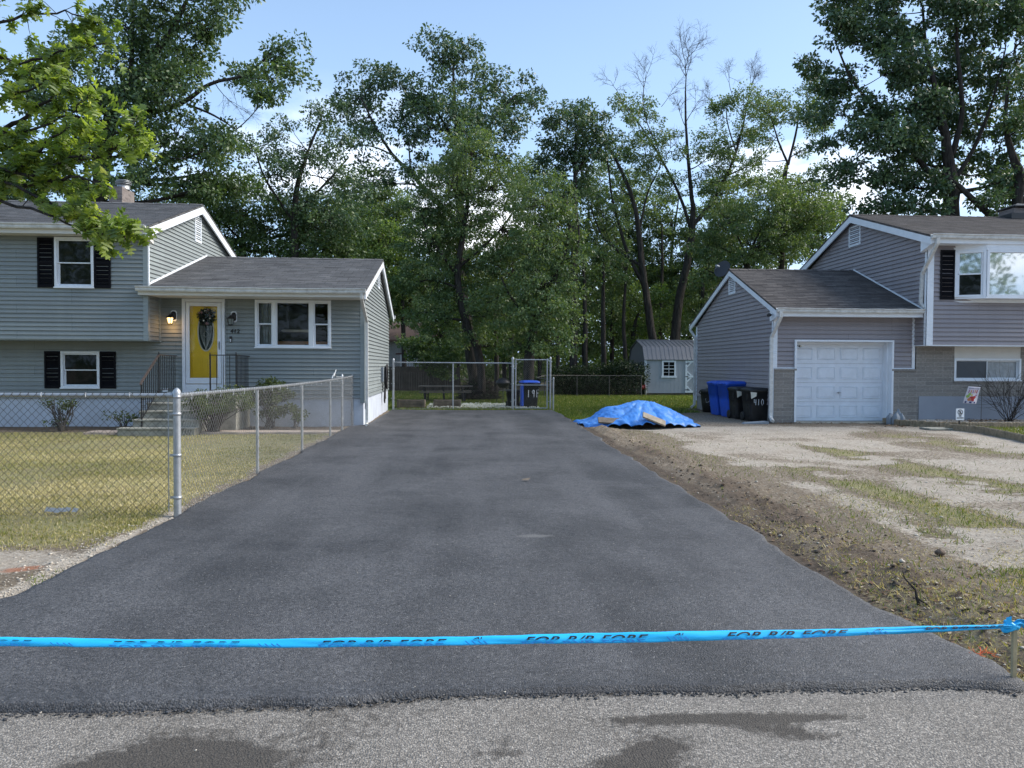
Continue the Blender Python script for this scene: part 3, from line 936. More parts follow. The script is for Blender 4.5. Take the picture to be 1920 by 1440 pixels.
# ------------------------------------------------------------------ grass, pebbles, clods, litter (nobody could count them)
def blades(name, pts, h, wd, v, mat, label, lean=0.5, z=None):
    N = len(pts)
    th = RNG.uniform(0, 2 * math.pi, N)
    zz = ground_h(pts[:, 0], pts[:, 1]) if z is None else z
    base = np.stack([pts[:, 0], pts[:, 1], zz - 0.005], 1)
    s = np.stack([np.cos(th), np.sin(th), np.zeros(N)], 1) * wd[:, None] / 2
    ph = RNG.uniform(0, 2 * math.pi, N)
    ln = h * lean * RNG.uniform(0.1, 1.2, N)
    tip = base + np.stack([np.cos(ph) * ln, np.sin(ph) * ln, h], 1)
    mid = base * 0.45 + tip * 0.55 + np.array([0, 0, 1]) * (h * 0.10)[:, None]
    V = np.stack([base - s, base + s, mid + s * 0.7, tip, mid - s * 0.7], 1).reshape(-1, 3)
    F = (np.array([0, 1, 2, 3, 4])[None] + (np.arange(N) * 5)[:, None]).ravel()
    o = npmesh(name, V, F, 5, mat, None, np.repeat(v, 5))
    tag(o, label, kind='stuff')
    return o


def scatter(n, x0, x1, y0, y1, mask, power=1.6):
    """points in the box, thicker towards the camera"""
    t = RNG.uniform(0, 1, n)
    a, b = y0 ** (1 - power), y1 ** (1 - power)
    y = (a + t * (b - a)) ** (1 / (1 - power))
    x = RNG.uniform(x0, x1, n)
    k = RNG.uniform(0, 1, n) < mask(x, y)
    return np.stack([x[k], y[k]], 1)


p = scatter(230000, -12.5, -2.9, 6.2, 17.3, lambda x, y: lawn_mask(x, y) * (1 - bed_mask(x, y)) * (0.35 + 0.65 * sst(fbm(x, y, 0.7, 4, 33), 0.3, 0.55)), 1.9)
n = len(p)
dry = fbm(p[:, 0], p[:, 1], 0.55, 4, 31)
v = np.clip(RNG.normal(0.56, 0.22, n) + (dry - 0.46) * 1.3 - sst(p[:, 1], 14.5, 17) * 0.25, 0, 1)
blades('lawn_grass', p, RNG.uniform(0.012, 0.036, n), RNG.uniform(0.004, 0.009, n), v, M['grass'], 'thin dry front lawn behind the chain link fence', 1.0)
p = scatter(90000, 2.6, 12, 3.3, 19, lambda x, y: np.clip(strip_mask(x, y) * 1.0 + 0.10 * ((x > 2.6) & (y < 5.5)) + 0.02, 0, 1), 1.9)
n = len(p)
v = np.clip(RNG.normal(0.42, 0.25, n) + 0.25 * (p[:, 1] < 5), 0, 1)
blades('verge_grass', p, RNG.uniform(0.02, 0.06, n), RNG.uniform(0.004, 0.009, n), v, M['grass_green'], 'grass tufts between the sandy wheel tracks', 0.9)
ps = scatter(26000, 2.62, 5.5, 3.3, 8.5, lambda x, y: np.where(x > drive_right(y) + 0.04, 0.75 * sst(fbm(x, y, 1.1, 4, 38), 0.42, 0.62), 0), 1.9)
ns_ = len(ps)
blades('dry_verge_grass', ps, RNG.uniform(0.010, 0.035, ns_), RNG.uniform(0.003, 0.006, ns_), np.clip(RNG.normal(0.72, 0.2, ns_), 0, 1), M['grass'], 'dry straw-coloured grass on the right verge', 1.6)
p = scatter(60000, -9, -2.9, 4.0, 7.0, lambda x, y: 0.85 * sst(fbm(x, y, 1.3, 4, 36), 0.52, 0.66) * np.where(drive_left(y) - x < 0.02, 0, 1), 1.6)
n = len(p)
v = np.clip(RNG.normal(0.5, 0.25, n), 0, 1)
blades('kerbside_grass', p, RNG.uniform(0.015, 0.05, n), RNG.uniform(0.004, 0.008, n), v, M['grass_green'], 'sparse grass outside the fence by the street', 0.9)
p = scatter(150000, -5, 13, 18.5, 44, lambda x, y: back_mask(x, y) * np.where((y < 25) & (x < drive_right(y)), 0, 1) * np.where((x < -2.4) & (y < 26), 0, 1), 1.7)
n = len(p)
v = np.clip(RNG.normal(0.45, 0.25, n), 0, 1)
blades('back_lawn_grass', p, RNG.uniform(0.04, 0.09, n), RNG.uniform(0.012, 0.028, n), v, M['grass_green'], 'green back lawn behind the driveway', 0.6)


def lumps(name, pts, r, z, mat, label, flat=0.6, kind='stuff'):
    """small irregular stones: squashed octahedra with jittered corners"""
    N = len(pts)
    base = np.array([(1, 0, 0), (0, 1, 0), (-1, 0, 0), (0, -1, 0), (0, 0, 1), (0, 0, -1), (.6, .6, .55), (-.6, .6, .5), (-.6, -.6, .55), (.6, -.6, .5)], float)
    F = [(0, 6, 9), (0, 1, 6), (1, 7, 6), (1, 2, 7), (2, 8, 7), (2, 3, 8), (3, 9, 8), (3, 0, 9), (4, 6, 7), (4, 7, 8), (4, 8, 9), (4, 9, 6), (5, 1, 0), (5, 2, 1), (5, 3, 2), (5, 0, 3)]
    V = base[None] * RNG.uniform(0.7, 1.25, (N, 10, 1)) * np.stack([RNG.uniform(0.7, 1.3, N), RNG.uniform(0.7, 1.3, N), np.full(N, flat)], 1)[:, None]
    th = RNG.uniform(0, 6.28, N)
    c, s = np.cos(th)[:, None], np.sin(th)[:, None]
    V = np.stack([V[..., 0] * c - V[..., 1] * s, V[..., 0] * s + V[..., 1] * c, V[..., 2]], -1) * r[:, None, None]
    V = V + np.stack([pts[:, 0], pts[:, 1], z], 1)[:, None]
    FF = (np.array(F)[None] + (np.arange(N) * 10)[:, None, None]).reshape(-1)
    o = npmesh(name, V.reshape(-1, 3), FF, 3, mat)
    tag(o, label, kind=kind)
    return o


p = scatter(12000, 2.6, 4.6, 3.3, 15, lambda x, y: np.exp(-((x - drive_right(y) - 0.5) / 0.4) ** 2) * (0.25 + sst(fbm(x, y, 1.5, 3, 47), 0.45, 0.6)), 1.8)
lumps('soil_clods', p, RNG.lognormal(-4.95, 0.55, len(p)), ground_h(p[:, 0], p[:, 1]), M['clod'], 'dark clods of dug soil along the right driveway edge')
q = RNG.uniform(0, 1, 2600)
yy = 3.6 + q ** 1.6 * 14
xx = drive_left(yy) - np.abs(RNG.normal(0.02, 0.16, len(yy)))
p1 = np.stack([xx, yy], 1)
p2 = scatter(16000, 2.7, 12, 3.4, 19, lambda x, y: 0.5 + 0 * x, 2.0)
p2 = p2[(p2[:, 0] > drive_right(p2[:, 1]) + 0.03)]
p3 = scatter(2600, -8, -2.95, 4.0, 7.0, lambda x, y: np.where(drive_left(y) - x < 0.02, 0, 0.7), 1.8)
p = np.concatenate([p1, p2, p3])
lumps('loose_pebbles', p, RNG.lognormal(-5.15, 0.45, len(p)), ground_h(p[:, 0], p[:, 1]) + 0.002, M['pebble'], 'small pale pebbles scattered beside the asphalt')
p4 = scatter(170, -2.4, 2.5, 2.8, 12, lambda x, y: 0.9 + 0 * x, 2.2)
lumps('asphalt_grit', p4, RNG.uniform(0.002, 0.0055, len(p4)), np.full(len(p4), 0.038), M['pebble'], 'bits of pale grit lying on the driveway')


q = RNG.uniform(-3.8, 3.0, 2600)
yy_ = drive_near(q) - np.abs(RNG.normal(0, 0.022, len(q)))
lumps('asphalt_crumbs', np.stack([q, yy_], 1), RNG.lognormal(-5.6, 0.5, len(q)), np.full(len(q), 0.008), M['asphalt'], 'black asphalt crumbs along the driveway lip')


def leaves_on_ground(name, pts, size, z, mat, label):
    N = len(pts)
    th = RNG.uniform(0, 6.28, N)
    L = size
    d = np.stack([np.cos(th), np.sin(th), RNG.uniform(-0.15, 0.35, N)], 1)
    s = np.stack([-np.sin(th), np.cos(th), RNG.uniform(-0.4, 0.4, N)], 1)
    b = np.stack([pts[:, 0], pts[:, 1], z], 1)
    V = np.stack([b, b + d * (L * .45)[:, None] - s * (L * .3)[:, None], b + d * L[:, None], b + d * (L * .5)[:, None] + s * (L * .3)[:, None]], 1)
    V[..., 2] = np.maximum(V[..., 2], z[:, None] + 0.002)
    F = (np.arange(4)[None] + (np.arange(N) * 4)[:, None]).ravel()
    o = npmesh(name, V.reshape(-1, 3), F, 4, mat, None, np.repeat(RNG.uniform(0, 1, N), 4))
    tag(o, label, kind='stuff')


p = scatter(5200, 2.6, 8.5, 3.3, 18, lambda x, y: np.where(x > drive_right(y) + 0.02, np.exp(-(x - 2.6) / 1.2) * 0.9 + 0.1, 0), 1.9)
leaves_on_ground('dead_leaves', p, RNG.uniform(0.015, 0.05, len(p)), ground_h(p[:, 0], p[:, 1]) + 0.006, M['dead_leaf'], 'dry leaf scraps on the soil right of the driveway')
p = np.concatenate([np.stack([RNG.normal(11.6, 0.6, 260), RNG.normal(18.6, 0.35, 260)], 1), np.stack([RNG.uniform(8.2, 11.8, 160), RNG.normal(19.35, 0.15, 160)], 1)])
leaves_on_ground('leaf_drift', p, RNG.uniform(0.04, 0.10, len(p)), ground_h(p[:, 0], p[:, 1]) + 0.012, M['dead_leaf'], 'brown leaves drifted by the garage and edging')
# twigs and straw
p = np.concatenate([scatter(5000, 2.65, 7.6, 3.3, 12, lambda x, y: np.where(x > drive_right(y) + 0.03, 0.8, 0), 1.9), scatter(900, -7, -2.95, 4.2, 7, lambda x, y: np.where(drive_left(y) - x < 0.02, 0, 0.7), 1.9)])
th = RNG.uniform(0, 6.28, len(p))
L = RNG.lognormal(-3.1, 0.5, len(p))
A = np.stack([p[:, 0], p[:, 1], ground_h(p[:, 0], p[:, 1]) + 0.006], 1)
B = A + np.stack([np.cos(th) * L, np.sin(th) * L, RNG.uniform(-0.1, 0.4, len(p)) * L], 1)
V, F = sticks(A, B, 0.0016, 0.001)
tag(npmesh('dry_straw', V, F, 4, M['board']), 'bits of straw and twig on the soil', kind='stuff')

# ------------------------------------------------------------------ house building helpers
def clip_interval(poly, z):
    xs = []
    n = len(poly)
    for i in range(n):
        (x0, z0), (x1, z1) = poly[i], poly[(i + 1) % n]
        if abs(z1 - z0) < 1e-9:
            continue
        if min(z0, z1) - 1e-6 <= z <= max(z0, z1) + 1e-6:
            xs.append(x0 + (x1 - x0) * (z - z0) / (z1 - z0))
    return (min(xs), max(xs)) if len(xs) >= 2 else None


def siding(name, parent, mat, O, Ud, Nd, poly, expo=0.1, holes=(), lip=0.030):
    """lapped boards over a convex outline (u, z); O origin, Ud along the wall, Nd outwards"""
    O, Ud, Nd = Vector(O), Vector(Ud), Vector(Nd)
    z0, z1 = min(p[1] for p in poly), max(p[1] for p in poly)
    mb = MB()

    def pt(u_, z, off):
        return O + Ud * u_ + Nd * off + Vector((0, 0, z))
    z = z0
    while z < z1 - 1e-4:
        zt = min(z + expo, z1)
        cuts = [z] + sorted({h for H_ in holes for h in (H_[2], H_[3]) if z + 1e-4 < h < zt - 1e-4} | {p[1] for p in poly if z + 1e-4 < p[1] < zt - 1e-4}) + [zt]
        # two faces per board like a dutch lap: a slope and a small hollow
        for a, b in zip(cuts[:-1], cuts[1:]):
            ia, ib = clip_interval(poly, a + 1e-5), clip_interval(poly, b - 1e-5)
            if not ia or not ib:
                continue
            segs = [(ia[0], ia[1], ib[0], ib[1])]
            for (h0, h1, hz0, hz1) in holes:
                if hz0 <= a + 1e-4 and b <= hz1 + 1e-4:
                    ns = []
                    for (l0, r0, l1, r1) in segs:
                        if h1 <= min(l0, l1) or h0 >= max(r0, r1):
                            ns.append((l0, r0, l1, r1))
                            continue
                        if min(l0, l1) < h0:
                            ns.append((l0, h0, l1, h0))
                        if max(r0, r1) > h1:
                            ns.append((h1, r0, h1, r1))
                    segs = ns
            oa, ob = lip * (1 - (a - z) / expo), lip * (1 - (b - z) / expo)
            for (l0, r0, l1, r1) in segs:
                mb.add([pt(l0, a, oa), pt(r0, a, oa), pt(r1, b, ob), pt(l1, b, ob)], [(0, 1, 2, 3)])
                if a == z:
                    mb.add([pt(l0, a, 0), pt(r0, a, 0), pt(r0, a, oa), pt(l0, a, oa)], [(0, 1, 2, 3)])
        z = zt
    return mb.build(name, mat, parent, fix=False)


def window(parent, x0, x1, z0, z1, y, style='hung', trim=0.055, glass='glass', panes=None):
    """white framed window facing -y; y is the wall face"""
    mb = MB()
    t = trim
    yf, yb = y - 0.05, y + 0.07

    def ring(a0, a1, c0, c1, w_, ya, yb_):
        mb.box(a0, a0 + w_, ya, yb_, c0, c1)
        mb.box(a1 - w_, a1, ya, yb_, c0, c1)
        mb.box(a0 + w_, a1 - w_, ya + 0.001, yb_, c1 - w_, c1 - 0.0005)
        mb.box(a0 + w_, a1 - w_, ya + 0.001, yb_, c0 + 0.0005, c0 + w_)
    ring(x0, x1, z0, z1, t, yf, yb)
    mb.box(x0 - 0.015, x1 + 0.015, yf - 0.02, yf - 0.001, z0 - 0.012, z0 + 0.02)
    ps = []
    ix0, ix1, iz0, iz1 = x0 + t, x1 - t, z0 + t, z1 - t

    def hung(a0, a1):
        zm = (iz0 + iz1) / 2
        ring(a0, a1, zm - 0.02, iz1, 0.028, y - 0.012, y + 0.02)
        ring(a0, a1, iz0, zm + 0.02, 0.036, y + 0.021, y + 0.06)
        ps.append((a0 + 0.028, a1 - 0.028, zm + 0.008, iz1 - 0.028, y + 0.004, 0))
        ps.append((a0 + 0.036, a1 - 0.036, iz0 + 0.036, zm - 0.016, y + 0.045, 1))
    if style == 'hung':
        hung(ix0, ix1)
    elif style == 'triple':
        wd = x1 - x0
        a, b = x0 + wd * 0.235, x0 + wd * 0.745
        mb.box(a - 0.02, a + 0.075, yf - 0.004, yb, z0 + 0.002, z1 - 0.002)
        mb.box(b - 0.06, b + 0.045, yf - 0.004, yb, z0 + 0.002, z1 - 0.002)
        hung(ix0, a - 0.02)
        hung(b + 0.045, ix1)
        ring(a + 0.075, b - 0.06, iz0, iz1, 0.022, y - 0.012, y + 0.03)
        ps.append((a + 0.097, b - 0.082, iz0 + 0.022, iz1 - 0.022, y + 0.01, 2))
    elif style == 'slider':
        xm = (ix0 + ix1) / 2 - 0.02
        ring(ix0, xm + 0.03, iz0, iz1, 0.02, y - 0.012, y + 0.02)
        ring(xm - 0.01, ix1, iz0, iz1, 0.03, y + 0.021, y + 0.055)
        ps.append((ix0 + 0.02, xm + 0.01, iz0 + 0.02, iz1 - 0.02, y + 0.005, 0))
        ps.append((xm + 0.02, ix1 - 0.03, iz0 + 0.03, iz1 - 0.03, y + 0.04, 1))
    wo_ = mb.build('window', M['white'], parent, bevel=0.004)
    for (a, b, c, d, yy_, i) in ps:
        g = MB().box(a, b, yy_, yy_ + 0.006, c, d)
        gm = glass if panes is None else panes[i]
        g.build('pane', M[gm], wo_)
    return wo_


def shutter(parent, x0, x1, z0, z1, y):
    mb = MB()
    w_ = 0.045
    ya, yb = y - 0.045, y - 0.021
    mb.box(x0, x0 + w_, ya, yb, z0, z1)
    mb.box(x1 - w_, x1, ya, yb, z0, z1)
    zm = (z0 + z1) / 2
    for a, b in ((z0, z0 + 0.06), (zm - 0.03, zm + 0.03), (z1 - 0.06, z1)):
        mb.box(x0 + w_, x1 - w_, ya + 0.001, yb, a + 0.0005, b - 0.0005)
    n = int((z1 - z0) / 0.035)
    for k in range(n):
        zc = z0 + 0.06 + (z1 - z0 - 0.12) * (k + 0.5) / n
        if abs(zc - zm) < 0.045:
            continue
        mb.add([(x0 + w_, ya + 0.004, zc - 0.014), (x1 - w_, ya + 0.004, zc - 0.014), (x1 - w_, yb - 0.003, zc + 0.014), (x0 + w_, yb - 0.003, zc + 0.014)], [(0, 1, 2, 3)])
    mb.box(x0 + 0.01, x1 - 0.01, yb - 0.002, y - 0.001, z0 + 0.01, z1 - 0.01)
    return mb.build('shutter', M['shutter'], parent, fix=False)


def gable_roof(parent, x0, x1, yf, yr, ym, ze_f, ze_r, zr, mat, th=0.05):
    """two shingled slabs with a ridge cap, run along x"""
    mb = MB()
    for (ya, za), (yb, zb) in (((yf, ze_f), (ym, zr)), ((yr, ze_r), (ym, zr))):
        n = 26
        for k in range(n):
            t0, t1 = k / n, (k + 1) / n
            a = (ya + (yb - ya) * t0, za + (zb - za) * t0)
            b = (ya + (yb - ya) * t1, za + (zb - za) * t1)
            lift = 0.010
            sgn = 1
            mb.add([(x0, a[0], a[1] + lift), (x1, a[0], a[1] + lift), (x1, b[0], b[1]), (x0, b[0], b[1]),
                    (x0, a[0], a[1] - 0.004), (x1, a[0], a[1] - 0.004)], [(0, 1, 2, 3), (4, 5, 1, 0)])
        mb.add([(x0, ya, za), (x1, ya, za), (x1, ya, za - th), (x0, ya, za - th), (x0, yb, zb - th), (x1, yb, zb - th)], [(0, 1, 2, 3), (3, 2, 5, 4)])
        mb.add([(x0, ya, za), (x0, yb, zb), (x0, yb, zb - th), (x0, ya, za - th), (x1, ya, za), (x1, yb, zb), (x1, yb, zb - th), (x1, ya, za - th)], [(0, 1, 2, 3), (4, 5, 6, 7)])
    # ridge cap tabs
    k = 0
    xx_ = x0
    sl = (zr - ze_f) / (ym - yf)
    while xx_ < x1:
        xe = min(xx_ + 0.30, x1)
        o = 0.022
        mb.add([(xx_, ym - 0.15, zr - 0.15 * sl + o), (xe, ym - 0.15, zr - 0.15 * sl + o * 0.6), (xe, ym, zr + o * 0.8), (xx_, ym, zr + o * 1.3),
                (xe, ym + 0.15, zr - 0.15 * sl + o * 0.6), (xx_, ym + 0.15, zr - 0.15 * sl + o)], [(0, 1, 2, 3), (3, 2, 4, 5)])
        xx_ = xe
    return mb.build('roof', mat, parent, fix=True)


def rake(parent, xa, xb, yf, yr, ym, ze_f, ze_r, zr, h=0.17, name='rake_board', drop=0.052):
    mb = MB()
    for (ya, za), (yb, zb) in (((yf, ze_f), (ym, zr)), ((yr, ze_r), (ym, zr))):
        mb.extr([(ya, za - drop), (ya, za - drop - h), (yb, zb - drop - h), (yb, zb - drop)], xa, xb)
    return mb.build(name, M['white'], parent, fix=True)


def gutter(parent, x0, x1, y, z, sag=0.0, side=-1):
    """K-style gutter hung at the eave"""
    mb = MB()
    prof = [(0.0, 0.0), (side * 0.02 * 0, -0.115), (side * 0.085, -0.115), (side * 0.10, -0.085), (side * 0.10, -0.045), (side * 0.125, -0.02), (side * 0.125, 0.0), (side * 0.112, 0.0), (side * 0.105, -0.03), (side * 0.01, -0.03)]
    n = 24
    rs = []
    for k in range(n + 1):
        x = x0 + (x1 - x0) * k / n
        dz = sag * math.sin(math.pi * k / n) + 0.004 * math.sin(k * 1.7)
        rs.append([(x, y + a, z + b + dz) for a, b in prof])
    mb.rings(rs, smooth=False)
    return mb.build('gutter', M['downspout'], parent)


def louvre(parent, x, y0, y1, z0, z1, nx, name='gable_vent'):
    """slatted vent on a wall whose outside is +x or -x"""
    mb = MB()
    w_ = 0.045
    xa, xb = sorted((x, x + nx * 0.035))
    mb.box(xa, xb, y0, y0 + w_, z0, z1)
    mb.box(xa, xb, y1 - w_, y1, z0, z1)
    mb.box(xa, xb - 0.001, y0 + w_, y1 - w_, z0, z0 + w_)
    mb.box(xa, xb - 0.001, y0 + w_, y1 - w_, z1 - w_, z1)
    n = max(4, int((z1 - z0) / 0.065))
    for k in range(n):
        zc = z0 + w_ + (z1 - z0 - 2 * w_) * (k + 0.5) / n
        mb.add([(x + nx * 0.030, y0 + w_, zc - 0.018), (x + nx * 0.030, y1 - w_, zc - 0.018), (x + nx * 0.004, y1 - w_, zc + 0.018), (x + nx * 0.004, y0 + w_, zc + 0.018)], [(0, 1, 2, 3)])
        mb.add([(x + nx * 0.030, y0 + w_, zc - 0.018), (x + nx * 0.030, y1 - w_, zc - 0.018), (x + nx * 0.030, y1 - w_, zc - 0.026), (x + nx * 0.030, y0 + w_, zc - 0.026)], [(0, 1, 2, 3)])
    o = mb.build(name, M['white'], parent, fix=False)
    MB().box(min(x, x + nx * 0.003), max(x, x + nx * 0.003), y0 + 0.02, y1 - 0.02, z0 + 0.02, z1 - 0.02).build('vent_screen', M['rubber'], o)
    return o


def text_mesh(txt, size, extrude=0.0, shear=0.0, bold=0.0, spacing=1.0):
    """lettering as (verts, faces) in its own x-y plane"""
    cu = bpy.data.curves.new('lettering', 'FONT')
    cu.body = txt
    cu.size = size
    cu.extrude = extrude
    cu.shear = shear
    cu.offset = bold
    cu.space_character = spacing
    cu.resolution_u = 4
    ob = bpy.data.objects.new('lettering', cu)
    COL.objects.link(ob)
    dg = bpy.context.evaluated_depsgraph_get()
    dg.update()
    me = bpy.data.meshes.new_from_object(ob.evaluated_get(dg))
    vs = [tuple(v_.co) for v_ in me.vertices]
    fs = [tuple(p_.vertices) for p_ in me.polygons]
    bpy.data.objects.remove(ob)
    bpy.data.curves.remove(cu)
    bpy.data.meshes.remove(me)
    return vs, fs


def on_front(vs, x, y, z):
    """lettering on a surface facing -y"""
    return [(x + a, y - c, z + b) for a, b, c in vs]


def downspout(parent, pts, w_=0.075, d=0.055):
    mb = MB()
    mb.tube(pts, d, w=w_, up=(0, 1, 0.01))
    return mb.build('downspout', M['downspout'], parent, bevel=0.006)


# ================================================================== the grey-green house on the left
LO, LR = (-2.60, 18.60, 0), R_(1.0)
LP = local_plane(LO, LR)
LH = empty('split_level_house', LO, LR, 'grey-green split-level house with yellow front door and black shutters', 'house')
FZ = 0.70                                    # top of the foundation
xR = 0.0
xU = LP(276, 560, -0.70)[0]                                   # the upper block's right wall
xL = -15.0
# eaves and ridges read off the photo
EY = -0.86
zeL = LP(650, 543, EY)[1]
zrL = LP(708, 487, 3.4)[1]
zrL_r = zrL
zeU = LP(262, 424, -1.10)[1]
zrU = LP(378, 384, 2.70)[1]

dx0, dz1 = LP(342, 560)
dx1, _ = LP(422, 560)
dz0 = LP(380, 737)[1]
wx0, wz1 = LP(478.5, 562)
wx1, _ = LP(621, 562)
wz0 = LP(550, 652.5)[1]
lx0, lz1 = LP(115, 658.5)
lx1 = LP(188, 700)[0]
lz0 = LP(150, 728)[1]
holes = [(dx0 + 0.03, dx1 - 0.03, dz0, dz1 - 0.03), (wx0 + 0.03, wx1 - 0.03, wz0 + 0.03, wz1 - 0.03), (lx0 + 0.03, lx1 - 0.03, lz0 + 0.03, lz1 - 0.03)]
eaveL = zeL - 0.10
siding('front_siding', LH, M['siding_green'], (0, 0, 0), (1, 0, 0), (0, -1, 0), [(xL, FZ), (xR, FZ), (xR, eaveL), (xL, eaveL)], 0.099, holes)
siding('side_siding', LH, M['siding_green'], (xR, 0, 0), (0, 1, 0), (1, 0, 0), [(0, FZ), (6.8, FZ), (6.8, zeL - 0.10), (3.4, zrL - 0.06), (0, zeL - 0.10)], 0.099)
MB().box(xL, xR - 0.01, 0.02, 6.75, -0.1, FZ).build('foundation', M['foundation_white'], LH)
zb = LP(150, 636, -0.70)[1]                  # underside of the overhanging floor
ux0, uz1 = LP(103, 444.5, -0.70)
ux1 = LP(177, 500, -0.70)[0]
uz0 = LP(140, 540, -0.70)[1]
siding('upper_siding', LH, M['siding_green'], (0, -0.70, 0), (1, 0, 0), (0, -1, 0), [(xL, zb), (xU, zb), (xU, zeU - 0.1), (xL, zeU - 0.1)], 0.099,
       [(ux0 + 0.03, ux1 - 0.03, uz0 + 0.03, uz1 - 0.03)])
siding('upper_side_siding', LH, M['siding_green'], (xU, 0, 0), (0, 1, 0), (1, 0, 0), [(-0.70, zb), (6.6, zb), (6.6, zeU - 0.10), (2.70, zrU - 0.06), (-0.70, zeU - 0.10)], 0.099)
mb = MB()
mb.box(xL, xU - 0.002, -0.70, 0.0, zb - 0.03, zb - 0.002)
mb.build('overhang_soffit', M['corner_green'], LH)
mb = MB()                                    # corner posts
mb.box(xR - 0.085, xR + 0.028, -0.028, 0.0, FZ - 0.12, eaveL)
mb.box(xR + 0.002, xR + 0.028, -0.0275, 0.08, FZ - 0.12, eaveL - 0.002)
mb.build('corner_post', M['corner_green'], LH, bevel=0.003)
mb = MB()
mb.box(xU - 0.085, xU + 0.028, -0.728, -0.70, zb - 0.03, zeU - 0.1)
mb.box(xU + 0.002, xU + 0.028, -0.7275, -0.62, zb - 0.03, zeU - 0.11)
mb.build('corner_post', M['corner_green'], LH, bevel=0.003)
mb = MB()
mb.box(xU + 0.001, xU + 0.05, -0.06, -0.022, zb - 0.04, eaveL)
mb.build('corner_post', M['corner_green'], LH, bevel=0.003)
# back and left walls close the volume
mb = MB()
mb.box(xL, xR - 0.02, 6.76, 6.80, FZ, eaveL)
mb.box(xL, xU - 0.02, 6.56, 6.60, eaveL + 0.001, zeU - 0.1)
mb.box(xL - 0.04, xL, -0.68, 6.55, 0, zeU - 0.1)
mb.box(xL, xR - 0.03, 2.6, 2.7, FZ, eaveL)
mb.build('rear_wall', M['siding_green'], LH)
# roofs
gable_roof(LH, xU + 0.03, xR + 0.16, EY, 7.2, 3.4, zeL, zeL - 0.08, zrL, M['roof_left'])
gable_roof(LH, xL - 0.3, xU + 0.17, -1.10, 7.0, 2.70, zeU, zeU, zrU, M['roof_left'])
rake(LH, xR + 0.115, xR + 0.155, EY, 7.2, 3.4, zeL, zeL - 0.08, zrL)
rake(LH, xU + 0.125, xU + 0.165, -1.10, 7.0, 2.70, zeU, zeU, zrU, 0.20)
mb = MB()                                    # soffits, fascias, rake soffits
mb.box(xU + 0.03, xR + 0.11, EY + 0.02, 0.02, zeL - 0.175, zeL - 0.155)
mb.box(xL, xU + 0.12, -1.08, -0.68, zeU - 0.195, zeU - 0.175)
mb.box(xU + 0.03, xR + 0.114, EY + 0.001, EY + 0.02, zeL - 0.18, zeL - 0.052)
mb.box(xL, xU + 0.124, -1.099, -1.08, zeU - 0.2, zeU - 0.052)
mb.extr([(-1.10, zeU - 0.06), (-1.10, zeU - 0.20), (-0.62, zeU - 0.33), (-0.62, zeU - 0.02)], xU + 0.032, xU + 0.124)
for (ya, za, yb_, zb_) in ((EY, zeL, 3.4, zrL), (7.2, zeL - 0.08, 3.4, zrL)):
    mb.extr([(ya, za - 0.056), (ya, za - 0.075), (yb_, zb_ - 0.075), (yb_, zb_ - 0.056)], xR + 0.025, xR + 0.114)
for (ya, za, yb_, zb_) in ((-1.10, zeU, 2.70, zrU), (7.0, zeU, 2.70, zrU)):
    mb.extr([(ya, za - 0.058), (ya, za - 0.077), (yb_, zb_ - 0.077), (yb_, zb_ - 0.058)], xU + 0.025, xU + 0.124)
mb.build('soffit', M['soffit'], LH)
xG = LP(253, 540, EY - 0.1)[0]
gutter(LH, xG, xR + 0.16, EY - 0.001, zeL + 0.02, -0.012)
sl_ = (zrL - zeL) / (3.4 - EY)
ret = MB()
ret.extr([(EY, zeL + 0.008), (EY, zeL - 0.04), (-0.735, zeL - 0.04 + 0.125 * sl_), (-0.735, zeL + 0.008 + 0.125 * sl_)], xG + 0.02, xU + 0.029)
ret.build('roof_return', M['roof_left'], LH)
ret = MB()
ret.box(xG + 0.02, xU + 0.0295, EY + 0.002, -0.735, zeL - 0.175, zeL - 0.045)
ret.build('eave_return', M['soffit'], LH)
gutter(LH, xL, xU + 0.15, -1.101, zeU + 0.02, -0.01)
gutter(LH, xU + 0.05, xR + 0.2, 7.201, zeL - 0.06, 0, 1)
# white strip where the lower roof meets the upper wall
mb = MB()
mb.extr([(-0.70, zeL + 0.02 + 0.16 * (zrL - zeL) / (3.4 - EY)), (-0.70, zeL + 0.07 + 0.16 * (zrL - zeL) / (3.4 - EY)), (3.4, zrL + 0.07), (3.4, zrL + 0.02)], xU + 0.022, xU + 0.045)
mb.box(xU + 0.029, xU + 0.045, -0.71, -0.66, zeL + 0.05, zeU - 0.25)
mb.build('wall_flashing', M['white'], LH)
v0 = 3.4
louvre(LH, xR + 0.002, 3.15, 3.65, zrL - 0.85, zrL - 0.22, 1)
louvre(LH, xU + 0.004, 2.45, 2.95, zrU - 1.05, zrU - 0.32, 1)
downspout(LH, [(xR + 0.06, EY - 0.07, zeL - 0.08), (xR + 0.06, EY - 0.05, zeL - 0.20), (xR + 0.085, -0.07, zeL - 0.72), (xR + 0.085, -0.07, 0.16), (xR + 0.085, -0.11, 0.07), (xR + 0.10, -0.32, 0.055)], 0.07, 0.055)
# windows and shutters
w1 = window(LH, ux0, ux1, uz0, uz1, -0.70)
w2 = window(LH, lx0, lx1, lz0, lz1, 0.0)
w3 = window(LH, wx0, wx1, wz0, wz1, 0.0, 'triple', glass='glass_clear')
sw = LP(103, 500, -0.70)[0] - LP(71, 500, -0.70)[0]
shutter(LH, ux0 - sw, ux0 - 0.01, uz0, uz1 - 0.02, -0.70)
shutter(LH, ux1 + 0.01, ux1 + sw, uz0, uz1 - 0.02, -0.70)
shutter(LH, lx0 - sw, lx0 - 0.01, lz0, lz1, 0.0)
shutter(LH, lx1 + 0.01, lx1 + sw, lz0, lz1, 0.0)
